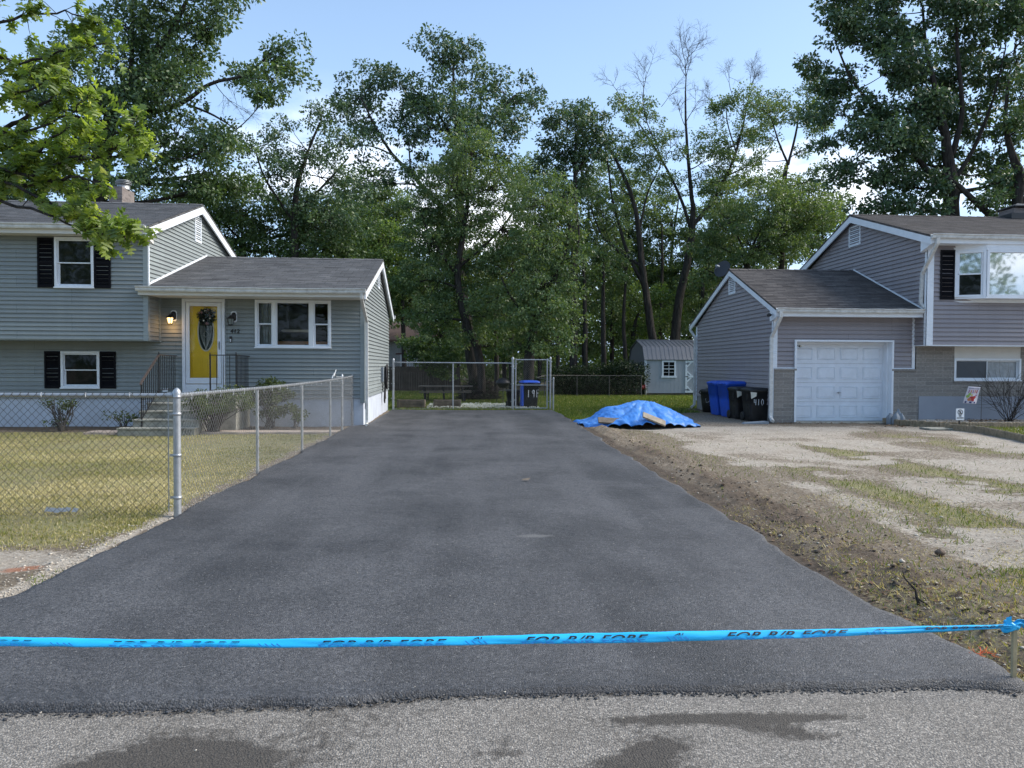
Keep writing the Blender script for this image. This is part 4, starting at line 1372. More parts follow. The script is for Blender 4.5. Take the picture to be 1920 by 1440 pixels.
# the room behind the wide window
mb = MB()
rz0, rz1, ra, rb = wz0 - 0.35, wz1 + 0.05, wx0 - 0.2, wx1 + 0.2
mb.add([(ra, 0.09, rz0), (rb, 0.09, rz0), (rb, 2.5, rz0), (ra, 2.5, rz0), (ra, 0.09, rz1), (rb, 0.09, rz1), (rb, 2.5, rz1), (ra, 2.5, rz1)],
       [(0, 1, 2, 3), (4, 5, 6, 7), (2, 3, 7, 6), (0, 3, 7, 4), (1, 2, 6, 5)])
mb.build('room', M['room'], LH, fix=False)
for (ca, cb) in ((wx0 + 0.08, wx0 + 0.42),):
    mb = MB()
    n = 40
    for k in range(n):
        t0, t1 = k / n, (k + 1) / n
        f = lambda t: 0.16 + 0.03 * math.sin(t * 24) + 0.012 * math.sin(t * 57)
        mb.add([(ca + (cb - ca) * t0, f(t0), wz0 - 0.1), (ca + (cb - ca) * t1, f(t1), wz0 - 0.1), (ca + (cb - ca) * t1, f(t1), wz1), (ca + (cb - ca) * t0, f(t0), wz1)], [(0, 1, 2, 3)], 0, True)
    mb.build('curtain', M['curtain'], LH, fix=False)
wm = (wx0 + wx1) / 2
tbl = empty('sideboard', (0, 0, 0), 0, 'low warm brown wooden sideboard seen through the wide front window', 'sideboard')
tbl.location = (Matrix.Translation(LO) @ Matrix.Rotation(LR, 4, 'Z')) @ Vector((wm + 0.18, 0.75, wz0 - 0.34))
tbl.rotation_euler = (0, 0, LR)
MB().box(-0.75, 0.75, -0.2, 0.2, 0.12, 0.52).build('cabinet', M['warm_wood'], tbl, bevel=0.01)
MB().lathe([(0.0, 0), (0.05, 0.0), (0.06, 0.01), (0.0, 0.012)], (0.02, -0.205, 0.40), 14, axis='Y').build('handle', M['iron'], tbl)
for sx in (-0.65, 0.65):
    MB().box(sx - 0.03, sx + 0.03, -0.16, 0.16, 0, 0.12).build('leg', M['iron'], tbl)
lmp = empty('hanging_lamp', (0, 0, 0), 0, 'long pale linear ceiling lamp seen through the wide front window', 'lamp')
lmp.location = (Matrix.Translation(LO) @ Matrix.Rotation(LR, 4, 'Z')) @ Vector((wm - 0.08, 0.9, wz0 + 0.45))
lmp.rotation_euler = (0, 0, LR)
MB().rbox([(-0.02, 0.36, 0.06, 0.05, 0, 0), (0.0, 0.42, 0.08, 0.07, 0, 0), (0.03, 0.42, 0.08, 0.07, 0, 0), (0.045, 0.38, 0.06, 0.05, 0, 0)]).build('lamp_body', M['cream'], lmp)
MB().tube([(-0.25, 0, 0.04), (-0.25, 0, 0.8)], 0.008).tube([(0.25, 0, 0.04), (0.25, 0, 0.8)], 0.008).build('suspension_rod', M['iron'], lmp)

# front door: white storm door before a yellow door with an oval glass
dn = empty('front_door', (0, 0, 0))
dn.parent = LH
mb = MB()
tw = 0.075
mb.box(dx0, dx0 + tw, -0.055, 0.10, dz0, dz1)
mb.box(dx1 - tw, dx1, -0.055, 0.10, dz0, dz1)
mb.box(dx0 + tw, dx1 - tw, -0.054, 0.10, dz1 - tw, dz1 - 0.001)
zsill = LP(380, 720)[1]
mb.box(dx0 + tw, dx1 - tw, -0.040, 0.10, dz0, zsill - 0.006)
mb.build('door_frame', M['white_wood'], dn, bevel=0.006)
sx0, sx1, sz0, sz1 = dx0 + tw + 0.012, dx1 - tw - 0.012, zsill + 0.008, dz1 - tw - 0.01
gx0, gz1 = LP(356, 574)
gx1 = LP(408.5, 600)[0]
gz0 = LP(380, 708.5)[1]
mb = MB()
mb.box(sx0, gx0, -0.045, -0.012, sz0, sz1)
mb.box(gx1, sx1, -0.045, -0.012, sz0, sz1)
mb.box(gx0, gx1, -0.0445, -0.012, gz1, sz1 - 0.001)
mb.box(gx0, gx1, -0.0445, -0.012, sz0 + 0.001, gz0)
mb.build('storm_door', M['white_wood'], dn, bevel=0.005)
MB().box(gx0, gx1, -0.03, -0.025, gz0, gz1).build('storm_glass', M['glass_clear'], dn)
mb = MB()
hx, hz = LP(412.5, 648)
mb.tube([(hx, -0.05, hz + 0.09), (hx - 0.008, -0.075, hz + 0.06), (hx - 0.006, -0.085, hz), (hx, -0.075, hz - 0.06), (hx, -0.05, hz - 0.08)], 0.008)
mb.box(hx - 0.013, hx + 0.013, -0.053, -0.044, hz - 0.10, hz + 0.10)
mb.build('door_handle', M['plastic_grey'], dn)
mb = MB()
yd = 0.05
mb.box(dx0 + tw + 0.003, dx1 - tw - 0.003, yd, yd + 0.045, dz0 + 0.02, dz1 - tw - 0.004)
ocx, ocz = LP(385, 622)
orx = (LP(400.5, 620)[0] - LP(369, 620)[0]) / 2
orz = (LP(385, 594)[1] - LP(385, 659)[1]) / 2 + 0.06
ocz = LP(385, 659)[1] + orz


def panel(a0, a1, c0, c1):
    for (p_, q, r_, s_) in ((a0, a1, c0, c0 + 0.014), (a0, a1, c1 - 0.014, c1)):
        mb.box(p_, q, yd - 0.007, yd - 0.0005, r_, s_)
    for (p_, q) in ((a0, a0 + 0.014), (a1 - 0.014, a1)):
        mb.box(p_, q, yd - 0.0065, yd - 0.0005, c0 + 0.014, c1 - 0.014)
    mb.box(a0 + 0.045, a1 - 0.045, yd - 0.005, yd - 0.0005, c0 + 0.045, c1 - 0.045)


pw = (dx1 - dx0 - 2 * tw)
z_a = LP(380, 702)[1]
z_b = LP(380, 673.5)[1]
panel(dx0 + tw + 0.12, dx0 + tw + 0.12 + pw * 0.30, z_a, z_b)
panel(dx1 - tw - 0.12 - pw * 0.30, dx1 - tw - 0.12, z_a, z_b)
z_c = LP(380, 662.5)[1]
fr = [(dx0 + tw + 0.10, dx1 - tw - 0.10, z_c, dz1 - tw - 0.09)]
for (a0, a1, c0, c1) in fr:
    mb.box(a0, a1, yd - 0.007, yd - 0.0005, c0, c0 + 0.012)
    mb.box(a0, a0 + 0.012, yd - 0.0065, yd - 0.0005, c0 + 0.012, c1)
    mb.box(a1 - 0.012, a1, yd - 0.0065, yd - 0.0005, c0 + 0.012, c1)
mb.build('yellow_door', M['yellow'], dn, bevel=0.002)


def oval(rx_, rz_, y, n=48):
    return [(ocx + rx_ * math.cos(6.28318 * k / n), y, ocz + rz_ * math.sin(6.28318 * k / n)) for k in range(n)]


mb = MB()
mb.rings([oval(orx, orz, yd - 0.001), oval(orx, orz, yd - 0.014), oval(orx - 0.012, orz - 0.012, yd - 0.019), oval(orx - 0.028, orz - 0.03, yd - 0.014), oval(orx - 0.03, orz - 0.032, yd - 0.001)], cap=False)
mb.build('oval_frame', M['cream'], dn)
mb = MB()
mb.add(oval(orx - 0.029, orz - 0.031, yd - 0.009), [tuple(range(48))])
og = mb.build('oval_glass', M['leaded_dark'], dn)
mb = MB()
for s_ in (-1, 1):
    for k in (0.22, 0.42, 0.62, 0.8):
        pts = []
        for j in range(15):
            t = j / 14
            a = math.pi * 0.5 + (math.pi * t)
            pts.append((ocx + s_ * abs(math.cos(a)) * 0 + s_ * (orx - 0.03) * k * math.sin(math.pi * (0.5 - 0.5 * t)) * 1.0, yd - 0.012, ocz - (orz - 0.03) * (0.25 + 0.72 * (1 - (1 - t) ** 1.6) * (1.15 - k * 0.35)) + (orz) * 0.55 * (1 - t)))
        mb.tube(pts, 0.0045, 4)
mb.tube([(ocx - 0.07, yd - 0.012, ocz - 0.06), (ocx, yd - 0.012, ocz - 0.14), (ocx + 0.07, yd - 0.012, ocz - 0.06), (ocx, yd - 0.012, ocz + 0.02), (ocx - 0.07, yd - 0.012, ocz - 0.06)], 0.004, 4)
mb.build('leading', M['lead'], dn)


# wreath hanging on the yellow door
def world_of(parent_loc, rot, p_):
    return (Matrix.Translation(parent_loc) @ Matrix.Rotation(rot, 4, 'Z')) @ Vector(p_)


wxc, wzc = LP(386.5, 593.5)
wr = empty('door_wreath', world_of(LO, LR, (wxc, yd - 0.04, wzc)), LR, 'dark green wreath with cream balls hung on the yellow door', 'wreath')
n = 900
a = RNG.uniform(0, 6.283, n)
rr_ = RNG.normal(0.135, 0.033, n)
pp = np.stack([rr_ * np.cos(a), RNG.normal(0.0, 0.02, n), rr_ * np.sin(a)], 1)
d = unit(RNG.normal(0, 1, (n, 3)) + pp * 4 + np.array([0, -0.4, 0]))
s = unit(np.cross(d, RNG.normal(0, 1, (n, 3)))) * 0.013
Lh = RNG.uniform(0.035, 0.07, n)[:, None]
V = np.stack([pp, pp + d * Lh * .5 + s, pp + d * Lh, pp + d * Lh * .5 - s], 1).reshape(-1, 3)
V[:, 1] = np.minimum(V[:, 1], 0.035)
npmesh('greenery', V, np.arange(4 * n), 4, M['wreath_green'], wr, np.repeat(RNG.uniform(0, 1, n), 4))
for (bx_, bz_, br_, bm_) in ((-0.02, 0.13, 0.020, 'cream'), (-0.055, -0.10, 0.022, 'cream'), (0.10, -0.045, 0.021, 'cream'), (0.03, 0.03 - 0.2, 0.040, 'rose'), (0.105, 0.02, 0.026, 'rose'),
                             (-0.095, 0.10, 0.032, 'rose'), (0.06, 0.16, 0.032, 'rose'), (-0.15, 0.09, 0.026, 'rose'), (0.02, 0.10, 0.02, 'rose')):
    MB().lathe([(0, -1), (0.5, -0.86), (0.86, -0.5), (1, 0), (0.86, 0.5), (0.5, 0.86), (0, 1)] and [(br_ * r0, br_ * z0_) for r0, z0_ in ((0.01, -1), (0.5, -0.86), (0.86, -0.5), (1, 0), (0.86, 0.5), (0.5, 0.86), (0.01, 1))], (bx_, -0.035, bz_), 12).build('ornament', M[bm_], wr)


def lantern(parent, px, py, lit):
    cx, cz = LP(px, py)
    mb = MB()
    pl = [(cx - 0.055, cz - 0.11), (cx + 0.055, cz - 0.11), (cx + 0.085, cz - 0.075), (cx + 0.085, cz + 0.12), (cx + 0.055, cz + 0.155), (cx - 0.03, cz + 0.155), (cx - 0.06, cz + 0.12), (cx - 0.06, cz - 0.075)]
    mb.exty(pl, -0.045, -0.022)
    o = mb.build('wall_lantern', M['white'], parent, bevel=0.004)
    k = MB()
    k.lathe([(0.01, -0.09), (0.055, -0.07), (0.06, 0.06), (0.035, 0.11), (0.01, 0.12)], (cx + 0.015, -0.055, cz + 0.01), 12)
    k.tube([(cx + 0.01, -0.07, cz + 0.06), (cx, -0.14, cz + 0.09), (cx - 0.03, -0.17, cz + 0.02)], 0.012)
    c = (cx - 0.03, -0.17, cz)
    k.lathe([(0.012, 0.05), (0.03, 0.03), (0.095, -0.02), (0.10, -0.035), (0.085, -0.035)], c, 6, smooth=False)
    k.lathe([(0.01, -0.205), (0.05, -0.20), (0.062, -0.185), (0.062, -0.17)], c, 6, smooth=False)
    for q in range(6):
        t = 6.283 * q / 6
        k.tube([(c[0] + 0.08 * math.cos(t), c[1] + 0.08 * math.sin(t), c[2] - 0.035), (c[0] + 0.055 * math.cos(t), c[1] + 0.055 * math.sin(t), c[2] - 0.18)], 0.006, 4)
    k.build('lantern_cage', M['iron'], o)
    g = MB().lathe([(0.074, -0.036), (0.05, -0.17)], c, 6, smooth=False)
    if lit:
        gm, t = newmat('lit_lantern_glass')
        e_ = nd(t, 'ShaderNodeEmission', {0: (1.0, 0.62, 0.25, 1), 1: 2.2})
        nd(t, 'ShaderNodeOutputMaterial', {0: e_.outputs[0]})
        b2, t2 = newmat('lit_bulb')
        e2 = nd(t2, 'ShaderNodeEmission', {0: (1.0, 0.75, 0.4, 1), 1: 14})
        nd(t2, 'ShaderNodeOutputMaterial', {0: e2.outputs[0]})
        M['lit_glass'] = gm
        g.build('lantern_glass', gm, o)
        MB().lathe([(0.004, -0.14), (0.03, -0.12), (0.034, -0.09), (0.015, -0.055), (0.004, -0.05)], c, 10).build('bulb', b2, o)
        l = bpy.data.lights.new('lantern_light', 'POINT')
        l.energy = 1.2
        l.color = (1, 0.55, 0.2)
        l.shadow_soft_size = 0.05
        lo = bpy.data.objects.new('lantern_light', l)
        link(lo, parent)
        lo.location = (c[0], c[1] - 0.02, c[2] - 0.26)
    else:
        g.build('lantern_glass', M['curtain'], o)
        MB().lathe([(0.004, -0.14), (0.03, -0.12), (0.034, -0.09), (0.015, -0.055), (0.004, -0.05)], c, 10).build('bulb', M['cream'], o)
    return o


lantern(LH, 326, 594, True)
lantern(LH, 438.5, 596, False)
vs, fs = text_mesh('412', 0.135, 0.006, 0.12, 0.003, 1.15)
nx_, nz_ = LP(432.5, 624.5)
MB().add(on_front(vs, nx_, -0.032, nz_), fs).build('house_number', M['ink'], LH)
bx_, bz_ = LP(433.5, 636.5)
db = MB().box(bx_ - 0.03, bx_ + 0.03, -0.045, -0.021, bz_ - 0.07, bz_ + 0.075).build('doorbell', M['iron'], LH, bevel=0.008)
MB().box(bx_ - 0.02, bx_ + 0.014, -0.05, -0.046, bz_ - 0.055, bz_ + 0.01).build('doorbell_button', M['paint_white'], db)
# outlet cover beside the steps
ox_, oz_ = LP(311, 732)
MB().box(ox_ - 0.06, ox_ + 0.06, -0.05, -0.021, oz_ - 0.04, oz_ + 0.045).build('outlet_cover', M['white'], LH, bevel=0.006)
# foundation vents, wall socket conduit
mb = MB()
mb.box(xR - 0.012, xR + 0.004, 0.30, 0.62, 0.42, 0.62)
mb.box(xR - 0.012, xR + 0.004, 5.6, 5.92, 0.42, 0.62)
mb.build('foundation_vent', M['rubber'], LH)
# chimney
ch = empty('chimney', (0, 0, 0))
ch.parent = LH
cx0 = LP(204, 370, 3.2)[0]
cx1 = LP(229, 370, 3.2)[0]
cz1 = LP(215, 349, 3.2)[1]
MB().box(cx0, cx1, 3.2, 4.0, zrU - 0.6, cz1).build('chimney_stack', M['chimney_brick'], ch)
mb = MB()
ccx = (cx0 + cx1) / 2 + 0.05
mb.lathe([(0.17, cz1 - 0.01), (0.17, cz1 + 0.12), (0.05, cz1 + 0.12)], (ccx, 3.6, 0), 20)
for q, (r0, zz_) in enumerate(((0.21, 0.14), (0.22, 0.19), (0.19, 0.235))):
    mb.lathe([(0.03, cz1 + zz_ + 0.02), (r0, cz1 + zz_), (r0, cz1 + zz_ + 0.012), (0.03, cz1 + zz_ + 0.035)], (ccx, 3.6, 0), 20)
mb.tube([(ccx, 3.6, cz1 + 0.1), (ccx, 3.6, cz1 + 0.27)], 0.03)
mb.build('chimney_cap', M['galv'], ch)

# black hose and cable bundle on the side wall
cb = empty('cable_bundle', world_of(LO, LR, (xR + 0.03, 4.6, 0)), LR, 'black cable bundle hanging by a meter box on the side wall', 'cables')
zt = 1.52 - 0.05
MB().box(0.0, 0.07, -0.55, -0.42, zt - 0.45, zt + 0.0).build('meter_box', M['plastic_grey'], cb, bevel=0.01)
mb = MB()
for q in range(6):
    r0 = 0.10 + 0.05 * RNG.uniform()
    pts = [(0.06 + 0.03 * (q % 3), 0.05 + r0 * 1.5 * math.sin(t) + 0.02 * math.sin(q), zt - 0.30 + r0 * 2.6 * math.cos(t)) for t in np.linspace(0, 6.283, 22)]
    mb.tube(pts, 0.022, 6)
for q in range(5):
    y0_ = -0.12 + 0.07 * q
    mb.tube([(0.05, y0_, zt - 0.1 - 0.03 * q), (0.07, y0_ + 0.03, zt - 0.55), (0.05, y0_ * 0.6, zt - 0.85 - 0.07 * q), (0.04, 0.0, zt - 1.05)], 0.020, 6)
mb.build('cables', M['iron'], cb)

# ------------------------------------------------------------------ front steps with iron railings
ST = empty('front_steps', LO, LR, 'worn concrete front steps with black iron railings below the yellow door', 'steps')
xa, _ = LP(287, 740, -1.15)
xs1, _ = LP(393, 740, -1.15)
xb_, _ = LP(441, 740, -1.15)
ptop = 0.82
mb = MB()
mb.box(xa, xb_ + 0.03, -1.18, -0.03, -0.05, ptop - 0.05)
mb.build('landing_base', M['concrete'], ST, bevel=0.015)
MB().box(xa - 0.02, xb_ + 0.05, -1.21, -0.03, ptop - 0.049, ptop).build('landing_slab', M['concrete'], ST, bevel=0.012)
xe = LP(256, 800, -2.2)[0]
for k in range(4):
    zt_ = ptop - 0.165 * (k + 1)
    yb2 = -1.19 - 0.285 * k
    lx_ = xa + 0.02 - (0.03, 0.07, 0.10, 0.30)[k]
    mb = MB()
    mb.box(lx_, xs1 + 0.06, yb2 - 0.285, yb2, -0.05, zt_ - 0.04)
    mb.box(lx_ - 0.012, xs1 + 0.075, yb2 - 0.31, yb2 + 0.0, zt_ - 0.0395, zt_)
    mb.build('step', M['concrete'], ST, bevel=0.012)


def railing(xr_, side):
    r = empty('railing')
    r.parent = ST
    mb, cap, posts = MB(), MB(), MB()
    zt_ = ptop + 0.92
    y0_ = -1.10
    yl = -2.05
    zl = zt_ - 0.60 if side < 0 else zt_
    cap.tube([(xr_, -0.05, zt_ - 0.01), (xr_, y0_ - 0.10 * 0, zt_)], 0.022, w=0.045, up=(0, 0, 1.0))
    posts.box(xr_ - 0.014, xr_ + 0.014, y0_ - 0.014, y0_ + 0.014, ptop, zt_ + 0.03)
    posts.lathe([(0.003, 0.075), (0.016, 0.06), (0.016, 0.045), (0.006, 0.03)], (xr_, y0_, zt_), 8)
    mb.box(xr_ - 0.008, xr_ + 0.008, y0_, -0.05, ptop + 0.10, ptop + 0.118)
    for k in range(9):
        y = y0_ + 0.11 + k * 0.108
        if y < -0.06:
            mb.box(xr_ - 0.007, xr_ + 0.007, y - 0.007, y + 0.007, ptop + (0.119 if k % 8 else 0.0), zt_ - 0.008)
    if side < 0:
        cap.tube([(xr_, y0_, zt_), (xr_, yl, zl), (xr_, yl - 0.05, zl - 0.06)], 0.022, w=0.045, up=(0, 0.3, 1.0))
        posts.box(xr_ - 0.014, xr_ + 0.014, yl - 0.014, yl + 0.014, 0.165, zl - 0.01)
        mb.tube([(xr_, y0_, ptop + 0.11), (xr_, yl, ptop + 0.11 - 0.60)], 0.016, w=0.016, up=(0, 0, 1))
        for k in range(8):
            t = (k + 1) / 9
            y = y0_ + (yl - y0_) * t
            mb.box(xr_ - 0.007, xr_ + 0.007, y - 0.007, y + 0.007, ptop + 0.11 - 0.60 * t, zt_ + (zl - zt_) * t - 0.01)
    else:
        xf = xs1
        cap.tube([(xr_, y0_, zt_), (xf, y0_, zt_)], 0.022, w=0.045, up=(0, 0, 1.0))
        posts.box(xf - 0.014, xf + 0.014, y0_ - 0.014, y0_ + 0.014, ptop, zt_ + 0.02)
        posts.lathe([(0.003, 0.06), (0.014, 0.05), (0.014, 0.035), (0.006, 0.02)], (xf, y0_, zt_), 8)
        mb.box(xf, xr_, y0_ - 0.008, y0_ + 0.008, ptop + 0.10, ptop + 0.118)
        for k in range(1, 4):
            x = xf + (xr_ - xf) * k / 4
            mb.box(x - 0.007, x + 0.007, y0_ - 0.0075, y0_ + 0.0075, ptop + 0.1185, zt_ - 0.008)
    cap.build('handrail', M['iron_brown'] if side < 0 else M['iron'], r)
    posts.build('railing_post', M['iron'], r, fix=False)
    mb.build('baluster_panel', M['iron'], r)
    return r


railing(LP(298, 700, -1.10)[0], -1)
railing(LP(443, 700, -1.10)[0], 1)

# ================================================================== the violet-grey house on the right
RO, RR = (8.30, 19.70, 0), 0.0
RP = local_plane(RO, RR)
RH = empty('house_with_garage', RO, RR, 'violet-grey house with white garage door and brown shingle roofs', 'house')
D = 6.8
RYM = 3.2
zeG = RP(1600, 580, -0.42)[1]
zrG = RP(1367, 505, 3.2)[1]
xS = RP(1714, 700, 0)[0]                      # where the garage front ends
xO = RP(1738, 600, -0.55)[0]                 # side of the overhanging upper floor
xS = max(xS, xO - 0.02)
xE = 14.5
zb2 = RP(1850, 647, -0.55)[1]
zeH = RP(1850, 442, -0.95)[1]
zrH = RP(1591, 403, 3.2)[1]
zbr = RP(1690, 692, 0)[1]
eG = zeG - 0.10
gdx0, gdz1 = RP(1489, 637)
gdx1 = RP(1674, 640)[0]
g0 = gdx0 + 0.05
g1 = gdx1 - 0.05
gtop = gdz1 - 0.05
siding('garage_front_siding', RH, M['siding_grey'], (0, 0, 0), (1, 0, 0), (0, -1, 0), [(0, zbr), (xS, zbr), (xS, eG), (0, eG)], 0.118, [(g0, g1, 0, gtop)])
siding('garage_side_siding', RH, M['siding_grey'], (0, 0, 0), (0, 1, 0), (-1, 0, 0), [(0, 0.47), (D, 0.47), (D, eG), (RYM, zrG - 0.06), (0, eG)], 0.118)
siding('upper_front_siding', RH, M['siding_grey'], (0, -0.55, 0), (1, 0, 0), (0, -1, 0), [(xO, zb2), (xE, zb2), (xE, zeH - 0.1), (xO, zeH - 0.1)], 0.118)
siding('upper_side_siding', RH, M['siding_grey'], (xO, 0, 0), (0, 1, 0), (-1, 0, 0), [(-0.55, zb2), (6.6, zb2), (6.6, zeH - 0.1), (3.2, zrH - 0.06), (-0.55, zeH - 0.1)], 0.118)
# stone veneer with a projecting cap course, on a grey foundation
mb = MB()
mb.box(0.0, g0, -0.055, 0.10, 0.0, zbr - 0.05)
mb.box(0.0, g0, -0.085, 0.10, zbr - 0.05, zbr)
mb.build('stone_veneer', M['stone'], RH)
mb = MB()
mb.box(g1, xS + 0.02, -0.055, 0.10, 0.0, zbr - 0.05)
mb.box(g1, xS + 0.02, -0.085, 0.10, zbr - 0.05, zbr)
bz1 = zb2 - 0.01
wlx0, wlz1 = RP(1787, 672)
wlx1, wlz0 = RP(1911, 714)
wpz1 = zb2 - 0.012
xb0 = RP(1720, 760)[0]
fz = RP(1800, 743)[1]
mb.box(xS + 0.02, wlx0, -0.055, 0.10, 0.0, bz1)
mb.box(wlx1, xE, -0.0555, 0.10, 0.0, bz1)
mb.box(wlx0, wlx1, -0.0545, 0.10, 0.0, wlz0 - 0.05)
mb.box(wlx0 - 0.02, wlx1 + 0.02, -0.085, 0.10, wlz0 - 0.05, wlz0)
mb.build('stone_veneer', M['stone'], RH)
MB().box(xb0, xE, -0.068, -0.056, -0.05, fz).build('painted_foundation', M['foundation_blue'], RH)
mb = MB()
mb.box(0.012, 0.06, 0.01, D - 0.02, -0.05, 0.47)
mb.box(0.01, 0.9, D - 0.06, D - 0.01, -0.05, 0.47)
mb.build('foundation', M['foundation_grey'], RH)
mb = MB()
mb.box(0.03, xO, D - 0.02, D, 0.4, eG)
mb.box(xO + 0.02, xE, 6.56, 6.60, 0, zeH - 0.1)
mb.box(xE - 0.02, xE, -0.5, 6.55, 0, zeH - 0.1)
mb.build('rear_wall', M['siding_grey'], RH)
# white trim
mb = MB()
mb.box(-0.03, 0.085, -0.032, -0.001, 0.10, eG)
mb.box(-0.03, -0.001, -0.0315, 0.085, 0.10, eG - 0.001)
mb.box(-0.03, -0.001, D - 0.085, D + 0.03, 0.3, eG)
mb.box(xO - 0.03, xO + 0.15, -0.585, -0.551, zb2 - 0.03, zeH - 0.1)
mb.box(xO - 0.03, xO - 0.001, -0.5845, -0.46, zb2 - 0.029, zeH - 0.101)
mb.box(xS - 0.085, xS - 0.005, -0.032, -0.002, zbr, eG)
mb.box(0.086, g0, -0.03, -0.002, zbr, zbr + 0.03)
mb.box(g1, xS - 0.086, -0.03, -0.002, zbr, zbr + 0.03)
mb.box(xO + 0.151, xE, -0.57, -0.53, zb2 - 0.035, zb2 + 0.005)
mb.box(xO - 0.028, xE, -0.549, 0.05, zb2 - 0.03, zb2 - 0.005)
mb.build('corner_trim', M['white'], RH, bevel=0.003)
siding('overhang_side', RH, M['siding_grey'], (xO - 0.0, 0, 0), (0, 1, 0), (-1, 0, 0), [(-0.52, zb2), (-0.02, zb2), (-0.02, eG), (-0.52, eG)], 0.118, lip=0.026)
# roofs
gable_roof(RH, -0.13, xO - 0.03, -0.42, D + 0.42, RYM, zeG, zeG, zrG, M['roof_right'])
gable_roof(RH, xO - 0.20, xE + 0.3, -0.95, 7.0, 3.2, zeH, zeH - 0.0, zrH, M['roof_right'])
rake(RH, -0.125, -0.085, -0.42, D + 0.42, RYM, zeG, zeG, zrG, 0.15)
rake(RH, xO - 0.195, xO - 0.155, -0.95, 7.0, 3.2, zeH, zeH, zrH, 0.19)
mb = MB()
for (ya, za, yb_, zb_) in ((-0.42, zeG, RYM, zrG), (D + 0.42, zeG, RYM, zrG)):
    mb.extr([(ya, za - 0.056), (ya, za - 0.075), (yb_, zb_ - 0.075), (yb_, zb_ - 0.056)], -0.084, -0.02)
for (ya, za, yb_, zb_) in ((-0.95, zeH, 3.2, zrH), (7.0, zeH, 3.2, zrH)):
    mb.extr([(ya, za - 0.058), (ya, za - 0.077), (yb_, zb_ - 0.077), (yb_, zb_ - 0.058)], xO - 0.154, xO - 0.02)
mb.box(-0.084, xO - 0.02, -0.40, 0.02, zeG - 0.19, zeG - 0.17)
mb.box(-0.084, xO - 0.02, -0.419, -0.40, zeG - 0.20, zeG - 0.052)
mb.box(xO - 0.154, xE, -0.93, -0.53, zeH - 0.21, zeH - 0.19)
mb.box(xO - 0.154, xE, -0.949, -0.93, zeH - 0.21, zeH - 0.052)
mb.extr([(-0.42, zeG - 0.07), (-0.42, zeG - 0.20), (-0.0, zeG - 0.30), (0.10, zeG - 0.30), (0.10, zeG + 0.10)], -0.0845, -0.032)
mb.extr([(-0.95, zeH - 0.07), (-0.95, zeH - 0.21), (-0.46, zeH - 0.38), (-0.46, zeH + 0.1)], xO - 0.1545, xO - 0.032)
mb.build('soffit', M['white'], RH)
gutter(RH, -0.13, xO + 0.10, -0.421, zeG + 0.02, -0.008)
gutter(RH, xO - 0.20, xE, -0.951, zeH + 0.02, -0.008)
gutter(RH, -0.13, 3.0, D + 0.421, zeG + 0.02, 0, 1)
mb = MB()
mb.extr([(-0.42, zeG + 0.015), (-0.42, zeG + 0.055), (RYM, zrG + 0.055), (RYM, zrG + 0.015)], xO - 0.055, xO - 0.03)
mb.build('wall_flashing', M['white'], RH)
louvre(RH, -0.004, RYM - 0.28, RYM + 0.28, zrG - 0.78, zrG - 0.22, -1)
louvre(RH, xO - 0.004, 2.85, 3.55, zrH - 0.98, zrH - 0.34, -1)
downspout(RH, [(-0.03, -0.50, zeG - 0.08), (-0.03, -0.50, zeG - 0.22), (-0.11, -0.10, zeG - 0.75), (-0.11, -0.09, 0.30), (-0.12, -0.12, 0.16), (-0.16, -0.36, 0.07)], 0.085, 0.07)
downspout(RH, [(-0.10, D + 0.50, zeG - 0.08), (-0.10, D + 0.48, zeG - 0.20), (-0.08, D - 0.02, zeG - 0.48), (-0.08, D - 0.02, 0.14), (-0.22, D - 0.10, 0.05)], 0.085, 0.07)
downspout(RH, [(xO - 0.05, -1.03, zeH - 0.08), (xO - 0.05, -1.02, zeH - 0.22), (xO - 0.075, -0.42, zeH - 0.95), (xO - 0.085, -0.40, zeG + 0.18), (xO - 0.03, -0.48, zeG + 0.05)], 0.085, 0.07)
# garage door set back in a white frame
gd = empty('garage_door', (0, 0, 0))
gd.parent = RH
mb = MB()
mb.box(gdx0, g0 + 0.004, -0.075, 0.34, 0.0, gdz1)
mb.box(g1 - 0.004, gdx1, -0.075, 0.34, 0.0, gdz1)
mb.box(g0 + 0.004, g1 - 0.004, -0.074, 0.34, gtop, gdz1 - 0.001)
mb.box(g1 - 0.05, g1 - 0.0045, 0.10, 0.335, 0.0, gtop - 0.001)
mb.box(g0 + 0.031, g1 - 0.051, 0.22, 0.335, gtop - 0.065, gtop - 0.0015)
mb.box(g0 + 0.0045, g0 + 0.03, 0.20, 0.335, 0.0, gtop - 0.001)
mb.build('garage_door_frame', M['white'], gd, bevel=0.004)
pa, pb, zt_ = g0 + 0.031, g1 - 0.051, gtop - 0.06
mb = MB()
ph = (zt_ - 0.03) / 4
pw_ = (pb - pa) / 4
